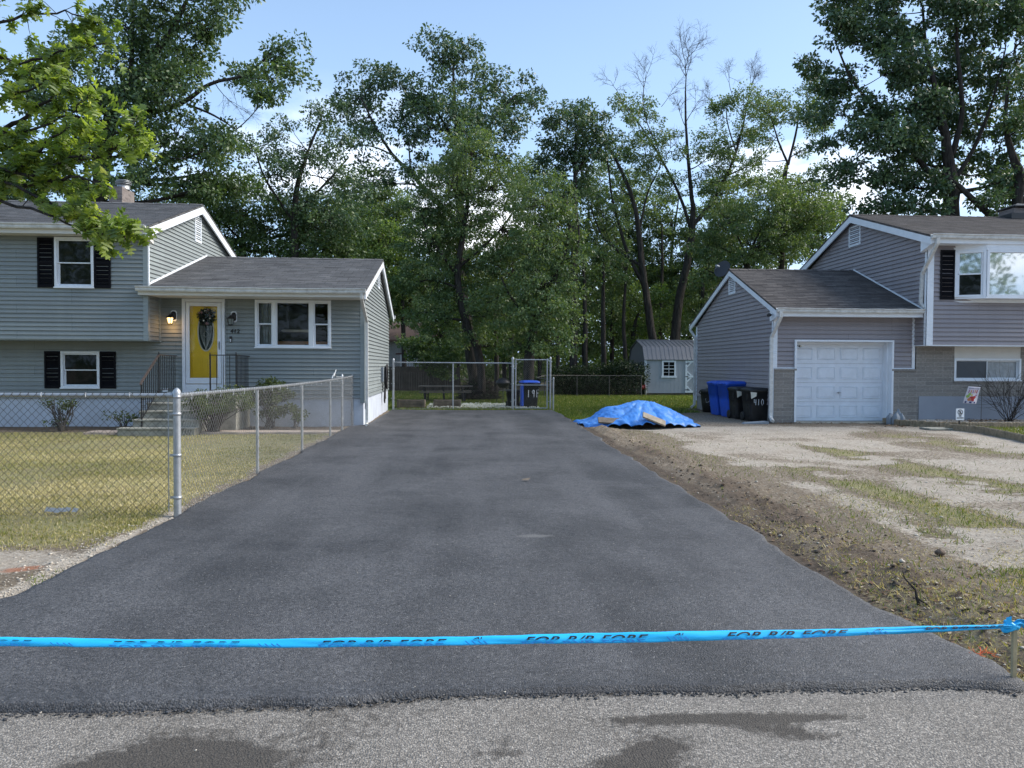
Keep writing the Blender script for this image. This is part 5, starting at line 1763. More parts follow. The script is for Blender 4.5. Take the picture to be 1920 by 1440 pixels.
for r in range(4):
    z0_ = 0.03 + r * ph
    mb.box(pa, pb, 0.30, 0.335, z0_ + 0.003, z0_ + ph - 0.003)
    for c in range(4):
        a0, a1 = pa + c * pw_ + 0.07, pa + (c + 1) * pw_ - 0.07
        c0, c1 = z0_ + 0.10, z0_ + ph - 0.10
        yy_ = 0.2995
        # moulded groove and raised field
        o_ = [(a0, yy_, c0), (a1, yy_, c0), (a1, yy_, c1), (a0, yy_, c1)]
        i1 = [(a0 + 0.012, yy_ - 0.022, c0 + 0.012), (a1 - 0.012, yy_ - 0.022, c0 + 0.012), (a1 - 0.012, yy_ - 0.022, c1 - 0.012), (a0 + 0.012, yy_ - 0.022, c1 - 0.012)]
        i2 = [(a0 + 0.03, yy_ - 0.002, c0 + 0.03), (a1 - 0.03, yy_ - 0.002, c0 + 0.03), (a1 - 0.03, yy_ - 0.002, c1 - 0.03), (a0 + 0.03, yy_ - 0.002, c1 - 0.03)]
        i3 = [(a0 + 0.05, yy_ - 0.013, c0 + 0.05), (a1 - 0.05, yy_ - 0.013, c0 + 0.05), (a1 - 0.05, yy_ - 0.013, c1 - 0.05), (a0 + 0.05, yy_ - 0.013, c1 - 0.05)]
        vs_ = o_ + i1 + i2 + i3
        fs_ = []
        for k in range(3):
            fs_ += [(4 * k + i, 4 * k + (i + 1) % 4, 4 * k + 4 + (i + 1) % 4, 4 * k + 4 + i) for i in range(4)]
        fs_.append((12, 13, 14, 15))
        mb.add(vs_, fs_)
mb.build('door_panels', M['white_wood'], gd)
MB().box(pa, pb, 0.29, 0.33, 0.004, 0.035).build('bottom_seal', M['rubber'], gd)
hx, hz = RP(1571, 736, 0.3)
mb = MB()
mb.lathe([(0.002, -0.05), (0.022, -0.045), (0.022, 0.0)], (hx, 0.287, hz), 12, axis='Y')
mb.tube([(hx - 0.05, 0.235, hz - 0.005), (hx, 0.232, hz + 0.004), (hx + 0.06, 0.238, hz + 0.0)], 0.008)
mb.build('door_handle', M['galv'], gd)
MB().box(g0 - 0.1, g1 + 0.1, -0.32, 0.36, -0.08, 0.03).build('door_sill', M['concrete'], RH, bevel=0.01)
# camera under the eave and small lamp in the door recess
cp = RP(1448, 590, -0.12)
mb = MB()
mb.tube([(-0.03, -0.03, cp[1]), (-0.12, -0.08, cp[1])], 0.014)
mb.lathe([(0.004, -0.07), (0.045, -0.065), (0.05, 0.02), (0.03, 0.05), (0.004, 0.052)], (-0.19, -0.10, cp[1] - 0.01), 12, axis='Y')
mb.build('security_camera', M['iron'], RH)
lx_, lz_ = RP(1499, 649, 0.0)
ll = MB().lathe([(0.004, -0.05), (0.03, -0.045), (0.032, 0.02), (0.01, 0.05)], (lx_ + 0.01, -0.02, lz_), 12, axis='Y').tube([(g0 + 0.004, 0.05, lz_ + 0.02), (lx_, 0.0, lz_)], 0.012).build('porch_lamp', M['iron'], RH)
MB().lathe([(0.004, -0.062), (0.022, -0.058), (0.026, -0.05)], (lx_ + 0.01, -0.02, lz_), 12, axis='Y').build('lamp_lens', M['cream'], ll)
# upper bay window
yb0 = -0.55
bx0, bz1_ = RP(1793, 467, yb0 - 0.05)
bx0b = RP(1790, 567, yb0 - 0.05)[0]
bz0_ = RP(1800, 567, yb0 - 0.05)[1]
bay = empty('bay_window', (0, 0, 0))
bay.parent = RH
wz0_ = RP(1830, 557, yb0 - 0.2)[1]
wz1_ = RP(1830, 470, yb0 - 0.2)[1]
mb = MB()
xx0 = bx0
xm0 = RP(1851, 500, yb0 - 0.35)[0]
xm1 = xm0 + 1.6
xx1 = xm1 + (xm0 - xx0)
prof = [(xx0, yb0), (xm0, yb0 - 0.30), (xm1, yb0 - 0.30), (xx1, yb0)]
mb.extz([(xx0 - 0.05, yb0 + 0.0), (xm0 - 0.02, yb0 - 0.36), (xm1 + 0.02, yb0 - 0.36), (xx1 + 0.05, yb0)], wz0_ - 0.045, wz0_)
mb.extz([(xx0 - 0.05, yb0 + 0.0), (xm0 - 0.02, yb0 - 0.36), (xm1 + 0.02, yb0 - 0.36), (xx1 + 0.05, yb0)], wz1_, zeH - 0.192)
mb.extz([(xx0 - 0.03, yb0 + 0.0), (xm0, yb0 - 0.04), (xm1, yb0 - 0.04), (xx1 + 0.03, yb0)], bz0_, wz0_ - 0.046)


def slab(p0, p1, t0, t1, z0_, z1_, th, off=0.0):
    """upright piece between fractions t0..t1 of the segment p0-p1"""
    a = Vector((*p0, 0)).lerp(Vector((*p1, 0)), t0)
    b = Vector((*p0, 0)).lerp(Vector((*p1, 0)), t1)
    n_ = (b - a).cross(Vector((0, 0, 1))).normalized()
    a1_, b1_ = a + n_ * off, b + n_ * off
    a2, b2 = a + n_ * (off + th), b + n_ * (off + th)
    mb.extz([(a1_.x, a1_.y), (b1_.x, b1_.y), (b2.x, b2.y), (a2.x, a2.y)], z0_, z1_)


for (p0, p1, hung) in ((prof[0], prof[1], True), (prof[1], prof[2], False), (prof[2], prof[3], True)):
    L_ = (Vector(p1) - Vector(p0)).length
    f_ = 0.07 / L_
    slab(p0, p1, 0, f_, wz0_, wz1_, 0.06, 0)
    slab(p0, p1, 1 - f_, 1, wz0_, wz1_, 0.06, 0)
    slab(p0, p1, f_, 1 - f_, wz0_, wz0_ + 0.06, 0.055, 0)
    slab(p0, p1, f_, 1 - f_, wz1_ - 0.06, wz1_, 0.055, 0)
    if hung:
        zm = (wz0_ + wz1_) / 2
        slab(p0, p1, f_, 1 - f_, zm - 0.02, zm + 0.02, 0.03, 0)
        slab(p0, p1, f_, f_ + 0.04 / L_, wz0_ + 0.06, wz1_ - 0.06, 0.03, 0)
        slab(p0, p1, 1 - f_ - 0.04 / L_, 1 - f_, wz0_ + 0.06, wz1_ - 0.06, 0.03, 0)
mb.build('bay_frame', M['white'], bay, bevel=0.004)
for (p0, p1, hung, nm) in ((prof[0], prof[1], True, 0), (prof[1], prof[2], False, 1), (prof[2], prof[3], True, 2)):
    zm = (wz0_ + wz1_) / 2
    mb = MB()
    L_ = (Vector(p1) - Vector(p0)).length
    f_ = 0.07 / L_
    if hung:
        slab(p0, p1, f_, 1 - f_, zm, wz1_ - 0.06, 0.004, -0.006)
        mb.build('pane', M['mirror_glass'], bay)
        mb = MB()
        slab(p0, p1, f_, 1 - f_, wz0_ + 0.06, zm, 0.004, -0.012)
        mb.build('pane', M['glass'], bay)
    else:
        slab(p0, p1, f_, 1 - f_, wz0_ + 0.06, wz1_ - 0.06, 0.004, -0.006)
        mb.build('pane', M['mirror_glass'], bay)
MB().box(xx0 + 0.02, xx1 - 0.02, yb0 + 0.012, yb0 + 0.03, wz0_, wz1_).build('blind', M['blind'], bay)
shx0 = RP(1762, 500, yb0)[0]
shx1 = RP(1789, 500, yb0)[0]
shutter(RH, shx0, shx1, RP(1775, 562, yb0)[1], RP(1775, 469, yb0)[1], yb0)
# lower window under a white panel
MB().box(wlx0, wlx1 + 0.0, -0.035, 0.02, wlz1 + 0.001, wpz1).build('window_panel', M['soffit'], RH)
M['plastic_sheet'] = plain('wrinkled_plastic_film', (0.26, 0.29, 0.31), 0.18, 0.15, 5, bump=0.9, bscale=6, bdist=0.03, spec=0.7)
window(RH, wlx0, wlx1, wlz0 + 0.002, wlz1, -0.02, 'slider', panes=['grey_glass', 'plastic_sheet'])
# chimney and satellite dish
cx0 = RP(1893, 400, 3.1)[0]
ch = empty('chimney', (0, 0, 0))
ch.parent = RH
czt = RP(1905, 392, 3.1)[1]
MB().box(cx0, cx0 + 0.75, 2.9, 3.6, zrH - 0.5, czt).build('chimney_stack', M['chimney_brick'], ch)
mb = MB()
mb.box(cx0 - 0.12, cx0 + 0.87, 2.85, 3.65, zrH - 0.1, zrH + 0.08)
mb.add([(cx0 - 0.05, 2.8, czt + 0.06), (cx0 + 0.8, 2.8, czt + 0.06), (cx0 + 0.8, 3.7, czt + 0.06), (cx0 - 0.05, 3.7, czt + 0.06), (cx0 + 0.37, 3.25, czt + 0.22), (cx0 - 0.05, 2.8, czt + 0.03), (cx0 + 0.8, 2.8, czt + 0.03), (cx0 + 0.8, 3.7, czt + 0.03), (cx0 - 0.05, 3.7, czt + 0.03)],
       [(0, 1, 4), (1, 2, 4), (2, 3, 4), (3, 0, 4), (0, 5, 6, 1), (1, 6, 7, 2), (2, 7, 8, 3), (3, 8, 5, 0), (5, 8, 7, 6)])
for a, b in ((0, 2.85), (0.72, 2.85), (0, 3.6), (0.72, 3.6)):
    mb.box(cx0 + a, cx0 + a + 0.03, b, b + 0.03, czt, czt + 0.04)
mb.build('chimney_cap', M['dish'], ch)
ds = empty('satellite_dish', (0, 0, 0))
ds.parent = RH
dc = RP(1355, 505, 3.75)
dcx, dcz = dc
mb = MB()
prof_ = []
Rm = Vector((-0.62, -0.60, 0.42)).to_track_quat('Z', 'Y').to_matrix()
rs = []
for k in range(9):
    r0 = 0.27 * k / 8
    rs.append([Vector((dcx, 3.75, dcz)) + Rm @ Vector((max(r0, .004) * math.cos(t), 1.12 * max(r0, .004) * math.sin(t), 0.55 * r0 * r0)) for t in [6.28318 * q / 24 for q in range(24)]])
mb.rings(rs, cap=False)
mb.rings([[p_ + Rm @ Vector((0, 0, -0.012)) for p_ in r_] for r_ in rs], cap=False)
mb.build('dish_reflector', M['dish'], ds, fix=False)
f_ = Vector((dcx, 3.75, dcz)) + Rm @ Vector((0, -0.1, 0.34))
mb = MB()
low = Vector((dcx, 3.75, dcz)) + Rm @ Vector((-0.26, 0, 0.02))
mb.tube([low, f_ + Vector((0.0, 0, 0.0))], 0.013)
mb.tube([f_ + Vector((-0.06, -0.05, 0.02)), f_ + Vector((0.06, 0.05, 0.0))], 0.035)
mb.build('dish_arm', M['plastic_grey'], ds)
mb = MB()
mb.tube([(dcx + 0.03, 3.75, dcz), (dcx + 0.10, 3.75, dcz - 0.05), (dcx + 0.16, 3.70, dcz - 0.5)], 0.02)
mb.build('dish_mast', M['iron'], ds)


# ================================================================== chain link fences
def zigzag(p0, p1, z0, z1f, w_=0.072, hrow=0.072, r=0.0016, jit=0.0):
    """woven wire between two ground points; z0 lower edge, z1f(t) upper edge"""
    p0, p1 = Vector((*p0, 0)), Vector((*p1, 0))
    L_ = (p1 - p0).length
    n = int(L_ / (w_ / 2))
    U_ = (p1 - p0) / L_
    Nn = U_.cross(Vector((0, 0, 1)))
    A, B = [], []
    for k in range(n):
        u0 = k * w_ / 2
        zt_ = z1f(u0 / L_)
        rows = int((zt_ - z0) / (hrow / 2))
        hr = (zt_ - z0) / max(rows, 1)
        prev = None
        for j in range(rows + 1):
            s_ = (j + k) % 2
            u_ = u0 + s_ * w_ / 2
            off = (0.003 if (j + k) % 2 else -0.003)
            q = p0 + U_ * (u_ + (RNG.uniform(-1, 1) * jit)) + Nn * off + Vector((0, 0, z0 + j * hr))
            if prev is not None:
                A.append(prev)
                B.append(q)
            prev = q
        # knuckles on top
        q2 = prev + U_ * (-0.012 if rows % 2 else 0.012) + Vector((0, 0, 0.018))
        A.append(prev)
        B.append(q2)
    return sticks(np.array([tuple(a) for a in A]), np.array([tuple(b) for b in B]), r, r)


def post(parent, x, y, z0, z1, r, cap=True, bands=(), name='post'):
    mb = MB()
    mb.tube([(x, y, z0), (x, y, z1)], r, 14)
    if cap:
        mb.lathe([(r + 0.004, z1 - 0.05), (r + 0.005, z1 + 0.0), (r * 0.9, z1 + 0.02), (r * 0.5, z1 + 0.038), (0.003, z1 + 0.045)], (x, y, 0), 14)
    for b in bands:
        mb.lathe([(r + 0.001, b - 0.014), (r + 0.005, b - 0.013), (r + 0.005, b + 0.013), (r + 0.001, b + 0.014)], (x, y, 0), 14)
        mb.box(x - r - 0.035, x - r + 0.004, y - 0.006, y + 0.006, b - 0.012, b + 0.012)
    return mb.build(name, M['galv'], parent)


FX, FY = -2.88, 7.50
F1 = empty('chain_link_fence', (FX, FY, 0), 0, 'low galvanised chain link fence round the front lawn', 'fence')
rail_z = 1.215
post(F1, 0, 0, -0.05, 1.245, 0.036, True, (0.20, 0.62, 1.03, 1.20))
mb = MB()
pts = [(-0.04 - 0.4 * k, 0.0 + 0.004 * math.sin(k), rail_z - 0.002 * math.sin(k * 0.9)) for k in range(22)]
mb.tube(pts, 0.021, 10)
mb.tube([(-0.09, 0, rail_z), (-0.035, 0, rail_z)], 0.028, 10)
mb.build('top_rail', M['galv'], F1)
mb = MB()
mb.box(-0.085, -0.075, -0.012, -0.008, 0.06, 1.20)
mb.build('tension_bar', M['galv'], F1)
for k in range(1, 4):
    post(F1, -2.9 * k - 0.3, 0.02, -0.05, 1.19, 0.024, False)
V, F = zigzag((-0.08, -0.026), (-8.6, -0.026), 0.03, lambda t: 1.222, 0.076, 0.076, 0.0023, 0.0015)
npmesh('wire_mesh', V, F, 4, M['wire_dark'], F1)
# the run beside the driveway
ysd = [10.40, 13.15, 15.8, 17.1, 18.6]


def rt(t):
    return 1.215 + 0.03 * t - 0.035 * math.sin(math.pi * t)


LS = 18.7 - FY
mb = MB()
mb.tube([(0.0, 0.04 + LS * k / 30, rt(k / 30)) for k in range(31)], 0.020, 10)
mb.build('top_rail', M['galv'], F1)
for y in ysd:
    big = y > 15.9
    post(F1, -0.03 if not big else 0.0, y - FY, -0.05, rt((y - FY) / LS) - (0.02 if not big else -0.05), 0.022 if not big else 0.026, big, (0.3, 0.8, 1.1) if big else ())
V, F = zigzag((0.028, 0.06), (0.028, LS), 0.03, lambda t: rt(t) + 0.012, 0.076, 0.076, 0.0017, 0.002)
npmesh('wire_mesh', V, F, 4, M['galv_wire'], F1)
mb = MB()
for k in range(24):
    y = 0.3 + k * (LS - 0.4) / 24
    z = rt(y / LS)
    mb.tube([(0.03, y, z - 0.055), (0.034, y + 0.012, z - 0.02), (0.024, y, z + 0.018), (-0.01, y, z + 0.026)], 0.0028, 4)
for k in range(20):
    x = -0.45 - k * 0.42
    mb.tube([(x, -0.03, rail_z - 0.05), (x + 0.012, -0.034, rail_z - 0.015), (x, -0.022, rail_z + 0.02), (x, 0.0, rail_z + 0.025)], 0.0032, 4)
mb.build('wire_tie', M['galv'], F1)
# gate latch hardware at the far end
mb = MB()
y = 16.1 - FY
mb.tube([(0, 15.85 - FY, rt(.8) + 0.02), (0, 15.9 - FY, rt(.8) + 0.06), (0.01, 16.1 - FY, rt(.8) + 0.14), (0, 16.3 - FY, rt(.8) + 0.05), (0, 17.05 - FY, rt(.8) + 0.03)], 0.012)
mb.tube([(0, 16.05 - FY, rt(.8) + 0.06), (0.03, 16.15 - FY, rt(.8) + 0.20)], 0.010)
mb.build('gate_latch', M['galv'], F1)

# tall fence and gate across the end of the driveway
YG = 25.35
gxa = P(737.5, 700, YG).x
gxm = P(849.5, 700, YG).x
gxb = P(961.5, 700, YG).x
F2 = empty('driveway_gate_fence', (0, YG, 0), 0, 'tall chain link fence closing the end of the driveway', 'fence')
zt2 = P(850, 680, YG).z
post(F2, gxa, 0, -0.05, zt2 + 0.10, 0.038, True, (0.4, 0.9, 1.4))
post(F2, gxm, 0, -0.05, zt2 - 0.02, 0.026, False)
post(F2, gxb, 0, -0.05, zt2 + 0.16, 0.042, True, (0.3, 0.9, 1.5))
MB().tube([(gxa, 0, zt2), (gxb, 0, zt2 - 0.01)], 0.021, 10).build('top_rail', M['galv'], F2)
MB().tube([(gxa, 0, 0.05), (gxb, 0, 0.05)], 0.006, 6).build('bottom_wire', M['galv'], F2)
V, F = zigzag((gxa + 0.03, -0.02), (gxb - 0.03, -0.02), 0.03, lambda t: zt2 + 0.01, 0.076, 0.076, 0.0019, 0.001)
npmesh('wire_mesh', V, F, 4, M['wire_dark'], F2)
F3 = empty('chain_link_gate', (0, YG, 0), 0, 'narrow tall chain link gate in front of the blue bin', 'gate')
ga, gb = P(967, 700, YG).x, P(1026, 700, YG).x
zg1 = P(1000, 674.5, YG).z
mb = MB()
mb.tube([(ga, -0.01, 0.06), (ga, -0.01, zg1 + 0.04)], 0.024, 10)
mb.tube([(gb, -0.01, 0.06), (gb, -0.01, zg1 + 0.04)], 0.024, 10)
mb.tube([(ga, -0.01, zg1), (gb, -0.01, zg1)], 0.019, 10)
mb.tube([(ga, -0.01, 0.07), (gb, -0.01, 0.07)], 0.019, 10)
zmid = P(1000, 722, YG).z
mb.tube([(ga, -0.01, zmid), (gb, -0.01, zmid)], 0.015, 10)
mb.build('gate_frame', M['galv'], F3)
V, F = zigzag((ga + 0.02, -0.03), (gb - 0.02, -0.03), 0.08, lambda t: zg1, 0.076, 0.076, 0.0015, 0.001)
npmesh('wire_mesh', V, F, 4, M['galv_wire'], F3)
for z in (0.35, zg1 - 0.3):
    MB().box(gxb, ga, -0.03, -0.015, z - 0.02, z + 0.02).build('hinge', M['galv'], F3)
xg4 = P(1032, 700, YG).x
F4 = empty('low_side_fence', (0, YG, 0), 0, 'low chain link fence running from the gate along the hedge', 'fence')
post(F4, xg4, -0.01, -0.05, zg1 + 0.06, 0.030, True, (0.3, 1.0))
xg5 = P(1037.5, 740, YG - 0.1).x
zl_ = P(1037, 712, YG - 0.1).z
post(F4, xg5, -0.1, -0.05, zl_ + 0.05, 0.026, True)
mb = MB()
mb.tube([(xg5, -0.08, zl_), (P(1005, 709, 29).x, 29 - YG, zl_), (P(1020, 709, 37.5).x, 37.2 - YG, zl_), (P(1200, 709, 37.5).x, 37.2 - YG, zl_)], 0.016, 8)
mb.build('top_rail', M['wire_dark'], F4)
for k in range(4):
    xq = P(1020, 709, 37.5).x + (P(1200, 709, 37.5).x - P(1020, 709, 37.5).x) * k / 3
    post(F4, xq, 37.2 - YG, 0, zl_, 0.022, False).data.materials[0] = M['wire_dark']
V, F = zigzag((P(1020, 709, 37.5).x, 37.18 - YG), (P(1200, 709, 37.5).x, 37.18 - YG), 0.03, lambda t: zl_, 0.10, 0.10, 0.0017, 0.001)
npmesh('wire_mesh', V, F, 4, M['wire_dark'], F4)


# ================================================================== rubbish bins
def stroke(mb, pts, r, y):
    mb.tube([(a, y(a, b) if callable(y) else y, b) for a, b in pts], r, 5)


def digits(mb, txt, x, z, h, yf):
    """hand sprayed numerals"""
    w_ = h * 0.42
    shapes = {'4': [[(0.02, 1), (0.0, .45), (.75, .40)], [(.72, .95), (.66, 0.02)]], '1': [[(.4, .98), (.35, .02)]],
              '0': [[(.45, 1), (.08, .75), (.05, .3), (.4, 0), (.85, .25), (.9, .7), (.45, 1)]],
              '9': [[(.8, .75), (.5, 1), (.15, .8), (.3, .5), (.8, .6), (.82, .95), (.7, 0)]],
              'F': [[(.85, 1), (.2, .98), (.2, 0)], [(.2, .55), (.75, .56)]],
              'O': [[(.45, .9), (.1, .6), (.15, .1), (.5, 0), (.85, .3), (.8, .75), (.45, .9)]],
              'I': [[(.5, 1.0), (.45, .0)]], 'H': [[(.15, 1), (.12, 0)], [(.15, .55), (.8, .5)], [(.82, 1), (.85, 0)]]}
    for i, c in enumerate(txt):
        for st in shapes.get(c, []):
            mb.tube([(x + i * w_ * 1.45 + a * w_, yf, z + b * h) for a, b in st], [h * 0.055] * len(st), 6)


def bin_(loc, rz, kind, label, mark=None, h=1.0, wd=0.60, dp=0.64, group=None, bag=False):
    """wheeled bin: front faces -y of its own frame, handle and wheels at +y"""
    body = M['bin_blue'] if kind == 'blue' else M['bin_black']
    root = empty('wheeled_bin', loc, rz, label, 'bin', group)
    hx, hy = wd / 2, dp / 2
    mb = MB()
    secs = [(0.02, hx * .76, hy * .74, .06, 0, 0.02), (0.06, hx * .80, hy * .77, .07, 0, 0.02), (h * .45, hx * .88, hy * .87, .07, 0, 0.01), (h * .60, hx * .91, hy * .90, .07, 0, 0.005),
            (h * .605, hx * .935, hy * .925, .07, 0, 0.005), (h * .86, hx * .97, hy * .96, .07, 0, 0), (h * .865, hx * 1.02, hy * 1.0, .07, 0, 0), (h * .90, hx * 1.02, hy * 1.0, .07, 0, 0)]
    mb.rbox(secs)
    mb.build('bin_body', body, root)
    mb = MB()
    mb.rbox([(h * .902, hx * 1.06, hy * 1.04, .08, 0, 0), (h * .925, hx * 1.08, hy * 1.06, .09, 0, 0), (h * .955, hx * 1.03, hy * 1.0, .10, 0, 0.01), (h * .985, hx * .85, hy * .82, .12, 0, 0.02), (h * .992, hx * .5, hy * .5, .12, 0, 0.02)])
    mb.rbox([(h * .915, hx * .35, .06, .03, 0, -hy * 1.04), (h * .94, hx * .35, .055, .03, 0, -hy * 1.04)])
    mb.build('lid', body, root)
    mb = MB()
    mb.tube([(-hx * .8, hy * .96, h * .88), (-hx * .8, hy * 1.22, h * .91), (hx * .8, hy * 1.22, h * .91), (hx * .8, hy * .96, h * .88)], 0.017)
    mb.build('handle', body, root)
    for sx in (-1, 1):
        mb = MB()
        mb.lathe([(0.01, -0.03), (0.10, -0.028), (0.125, -0.02), (0.125, 0.02), (0.10, 0.028), (0.01, 0.03)], (sx * (hx * .80 + .02), hy * .82, 0.125), 18, axis='X')
        mb.build('wheel', M['rubber'], root)
    MB().tube([(-hx * .8, hy * .82, .125), (hx * .8, hy * .82, .125)], .012).build('axle', M['galv'], root)
    # grip recesses on both sides: proud blocks, their inner shade a darker colour
    mb = MB()
    for sx in (-1, 1):
        for (z0_, z1_) in ((h * .12, h * .40), (h * .44, h * .56)):
            xq = sx * (hx * (.80 + .11 * ((z0_ + z1_) / 2 / h)) + 0.0)
            a, b = sorted((xq - sx * 0.02, xq + sx * 0.014))
            mb.box(a, b, -hy * .35, -hy * .12, z0_, z1_)
        for z0_ in (h * .62,):
            xq = sx * (hx * .945)
            a, b = sorted((xq - sx * 0.02, xq + sx * 0.016))
            mb.box(a, b, -hy * .42, -hy * .1, z0_, h * .80)
    mb.build('side_recess_shade', M['bin_shade'], root, bevel=0.01)
    if mark:
        mb = MB()
        digits(mb, mark[0], mark[1], mark[2], mark[3], -hy * .93 - .004)
        mb.build('painted_number', M['paint_white'], root)
    if bag:
        mb = MB()
        c0 = (-hx * .95, -hy * .75, h * .80)
        mb.add([(c0[0], c0[1] - .08, c0[2] + .07), (c0[0] + .17, c0[1] - .10, c0[2] + .05), (c0[0] + .15, c0[1] - .115, c0[2] - .05), (c0[0] + .01, c0[1] - .10, c0[2] - .12)], [(0, 1, 2, 3)])
        mb.build('liner_edge', M['cream'], root, fix=False)
    return root


M['bin_shade'] = plain('recess_shade_blue', (0.006, 0.025, 0.20), 0.6)  # darker copy of the bin blue, painted shade for the grips
BK = {}
g_ = G(1432, 795.5)
zb_ = []


def at_ground(px, Y):
    return P(px, 700, Y).x


# the two blue recycling bins behind the black ones, the black ones in front
bin_((at_ground(1375, 21.9) + 0.02, 21.95, 0), R_(-90 + 8), 'blue', 'tall blue wheeled bin, nearer of the two blue ones', None, 1.10, 0.66, 0.78, 'blue recycling bins by the garage wall')
bin_((at_ground(1356, 22.8), 22.85, 0), R_(-90 + 6), 'blue', 'tall blue wheeled bin, farther of the two and mostly hidden', None, 1.10, 0.66, 0.78, 'blue recycling bins by the garage wall')
M['bin_shade'] = plain('recess_shade_black', (0.004, 0.004, 0.005), 0.6)  # painted grip shade again, for the black bins
bin_((at_ground(1421, 20.35), 20.35, 0), R_(3), 'black', 'black wheeled bin sprayed 410, nearest the white downspout', ('410', -0.24, 0.46, 0.17, 0.018), 0.95, 0.74, 0.66, 'black bins by the garage wall', True)
bin_((at_ground(1391, 21.2), 21.2, 0), R_(4), 'black', 'black wheeled bin half hidden behind the one sprayed 410', ('4', -0.06, 0.46, 0.17, 0.018), 0.95, 0.62, 0.62, 'black bins by the garage wall', True)
rb = empty('round_rubbish_bin', (at_ground(1333, 24.4), 24.4, 0), 0, 'small round black bin sprayed with white marks left of the blue bins', 'bin', 'black bins by the garage wall')
MB().lathe([(0.01, 0), (0.26, 0.0), (0.30, 0.35), (0.33, 0.66), (0.345, 0.67), (0.345, 0.70), (0.30, 0.71)], (0, 0, 0), 24).build('bin_body', M['bin_black'], rb)
MB().lathe([(0.35, 0.70), (0.36, 0.73), (0.30, 0.77), (0.1, 0.80), (0.01, 0.80)], (0, 0, 0), 24).build('lid', M['bin_black'], rb)
for sx in (-1, 1):
    MB().tube([(sx * 0.33, 0, 0.60), (sx * 0.40, 0, 0.66), (sx * 0.36, 0, 0.72)], 0.018).build('handle', M['bin_black'], rb)
mb = MB()
for k, pts in enumerate(([(-0.13, .52), (-0.24, .45), (-0.22, .33), (-0.14, .36), (-0.13, .48), (-0.13, .52)], [(-0.05, .55), (-0.06, .32)], [(0.05, .54), (0.04, .30)], [(0.05, .43), (0.16, .45)], [(0.16, .55), (0.15, .34)], [(-0.12, .24), (0.0, .22), (0.14, .25)])):
    mb.tube([(a, -math.sqrt(max(0.305 ** 2 - a * a, 0)) - 0.005, b) for a, b in pts], 0.009, 5)
mb.build('painted_mark', M['paint_white'], rb)
# bin behind the gate
g2 = bin_((at_ground(993, 26.15), 26.2, 0), R_(8), 'black', 'dark bin with blue lid sprayed 19F behind the tall gate', ('19F', -0.14, 0.42, 0.26, 0.016), 1.02, 0.62, 0.62, None)
for ch_ in g2.children:
    if ch_.name.startswith('lid'):
        ch_.data = ch_.data.copy()
        ch_.data.materials[0] = M['bin_blue']
mb = MB()
mb.box(-0.352, -0.27, -0.30, -0.05, 0.10, 0.88)
mb.build('blue_panel', M['bin_blue'], g2, bevel=0.02)
g3 = bin_((at_ground(962, 26.6), 26.6, 0), R_(0), 'black', 'low black bin behind the gate hinge post', None, 0.68, 0.48, 0.5, None)

# splash block below the downspout
sb = MB()
g_ = G(1425, 797)
sb.add([(-0.35, -0.10, 0.05), (0.38, -0.13, 0.10), (0.38, 0.17, 0.10), (-0.35, 0.10, 0.05), (-0.40, -0.16, 0.0), (0.40, -0.2, 0.0), (0.40, 0.2, 0.0), (-0.40, 0.16, 0.0),
        (-0.34, -0.13, 0.08), (0.38, -0.20, 0.15), (0.38, 0.20, 0.15), (-0.34, 0.13, 0.08)],
       [(0, 1, 2, 3), (4, 5, 9, 8), (8, 9, 1, 0), (7, 6, 10, 11), (11, 10, 2, 3), (5, 6, 10, 9), (4, 7, 11, 8), (1, 2, 10, 9), (0, 3, 11, 8)])
so_ = sb.build('splash_block', M['plastic_grey'], None, loc=(g_.x, g_.y + 0.35, 0.01), fix=False)
so_.scale = (0.85, 0.6, 0.45)
tag(so_, 'grey splash block on the dirt below the white downspout', 'splash block')
# grey jugs by the garage door
for i, (px, Y_, hh, lb) in enumerate(((1669, 19.15, 0.30, 'grey plastic jug beside the garage door, left one'), (1680, 19.0, 0.34, 'grey plastic jug beside the garage door, front middle one'), (1690, 19.1, 0.30, 'grey plastic jug beside the garage door, right one'), (1684, 19.35, 0.40, 'tall grey jug at the back of the group by the garage door'))):
    j = empty('plastic_jug', (P(px, 790, Y_).x, Y_, 0.0), 0.4 * i, lb, 'jug', 'jugs by the garage door')
    MB().rbox([(0.0, .075, .075, .03, 0, 0), (hh * .6, .08, .08, .03, 0, 0), (hh * .75, .06, .06, .03, 0, 0), (hh * .9, .028, .028, .02, 0, 0), (hh, .028, .028, .02, 0, 0)]).build('jug_body', M['plastic_grey'], j)
    MB().tube([(0.03, 0, hh * .92), (0.085, 0, hh * .88), (0.085, 0, hh * .6)], 0.010, 6).build('handle', M['plastic_grey'], j)

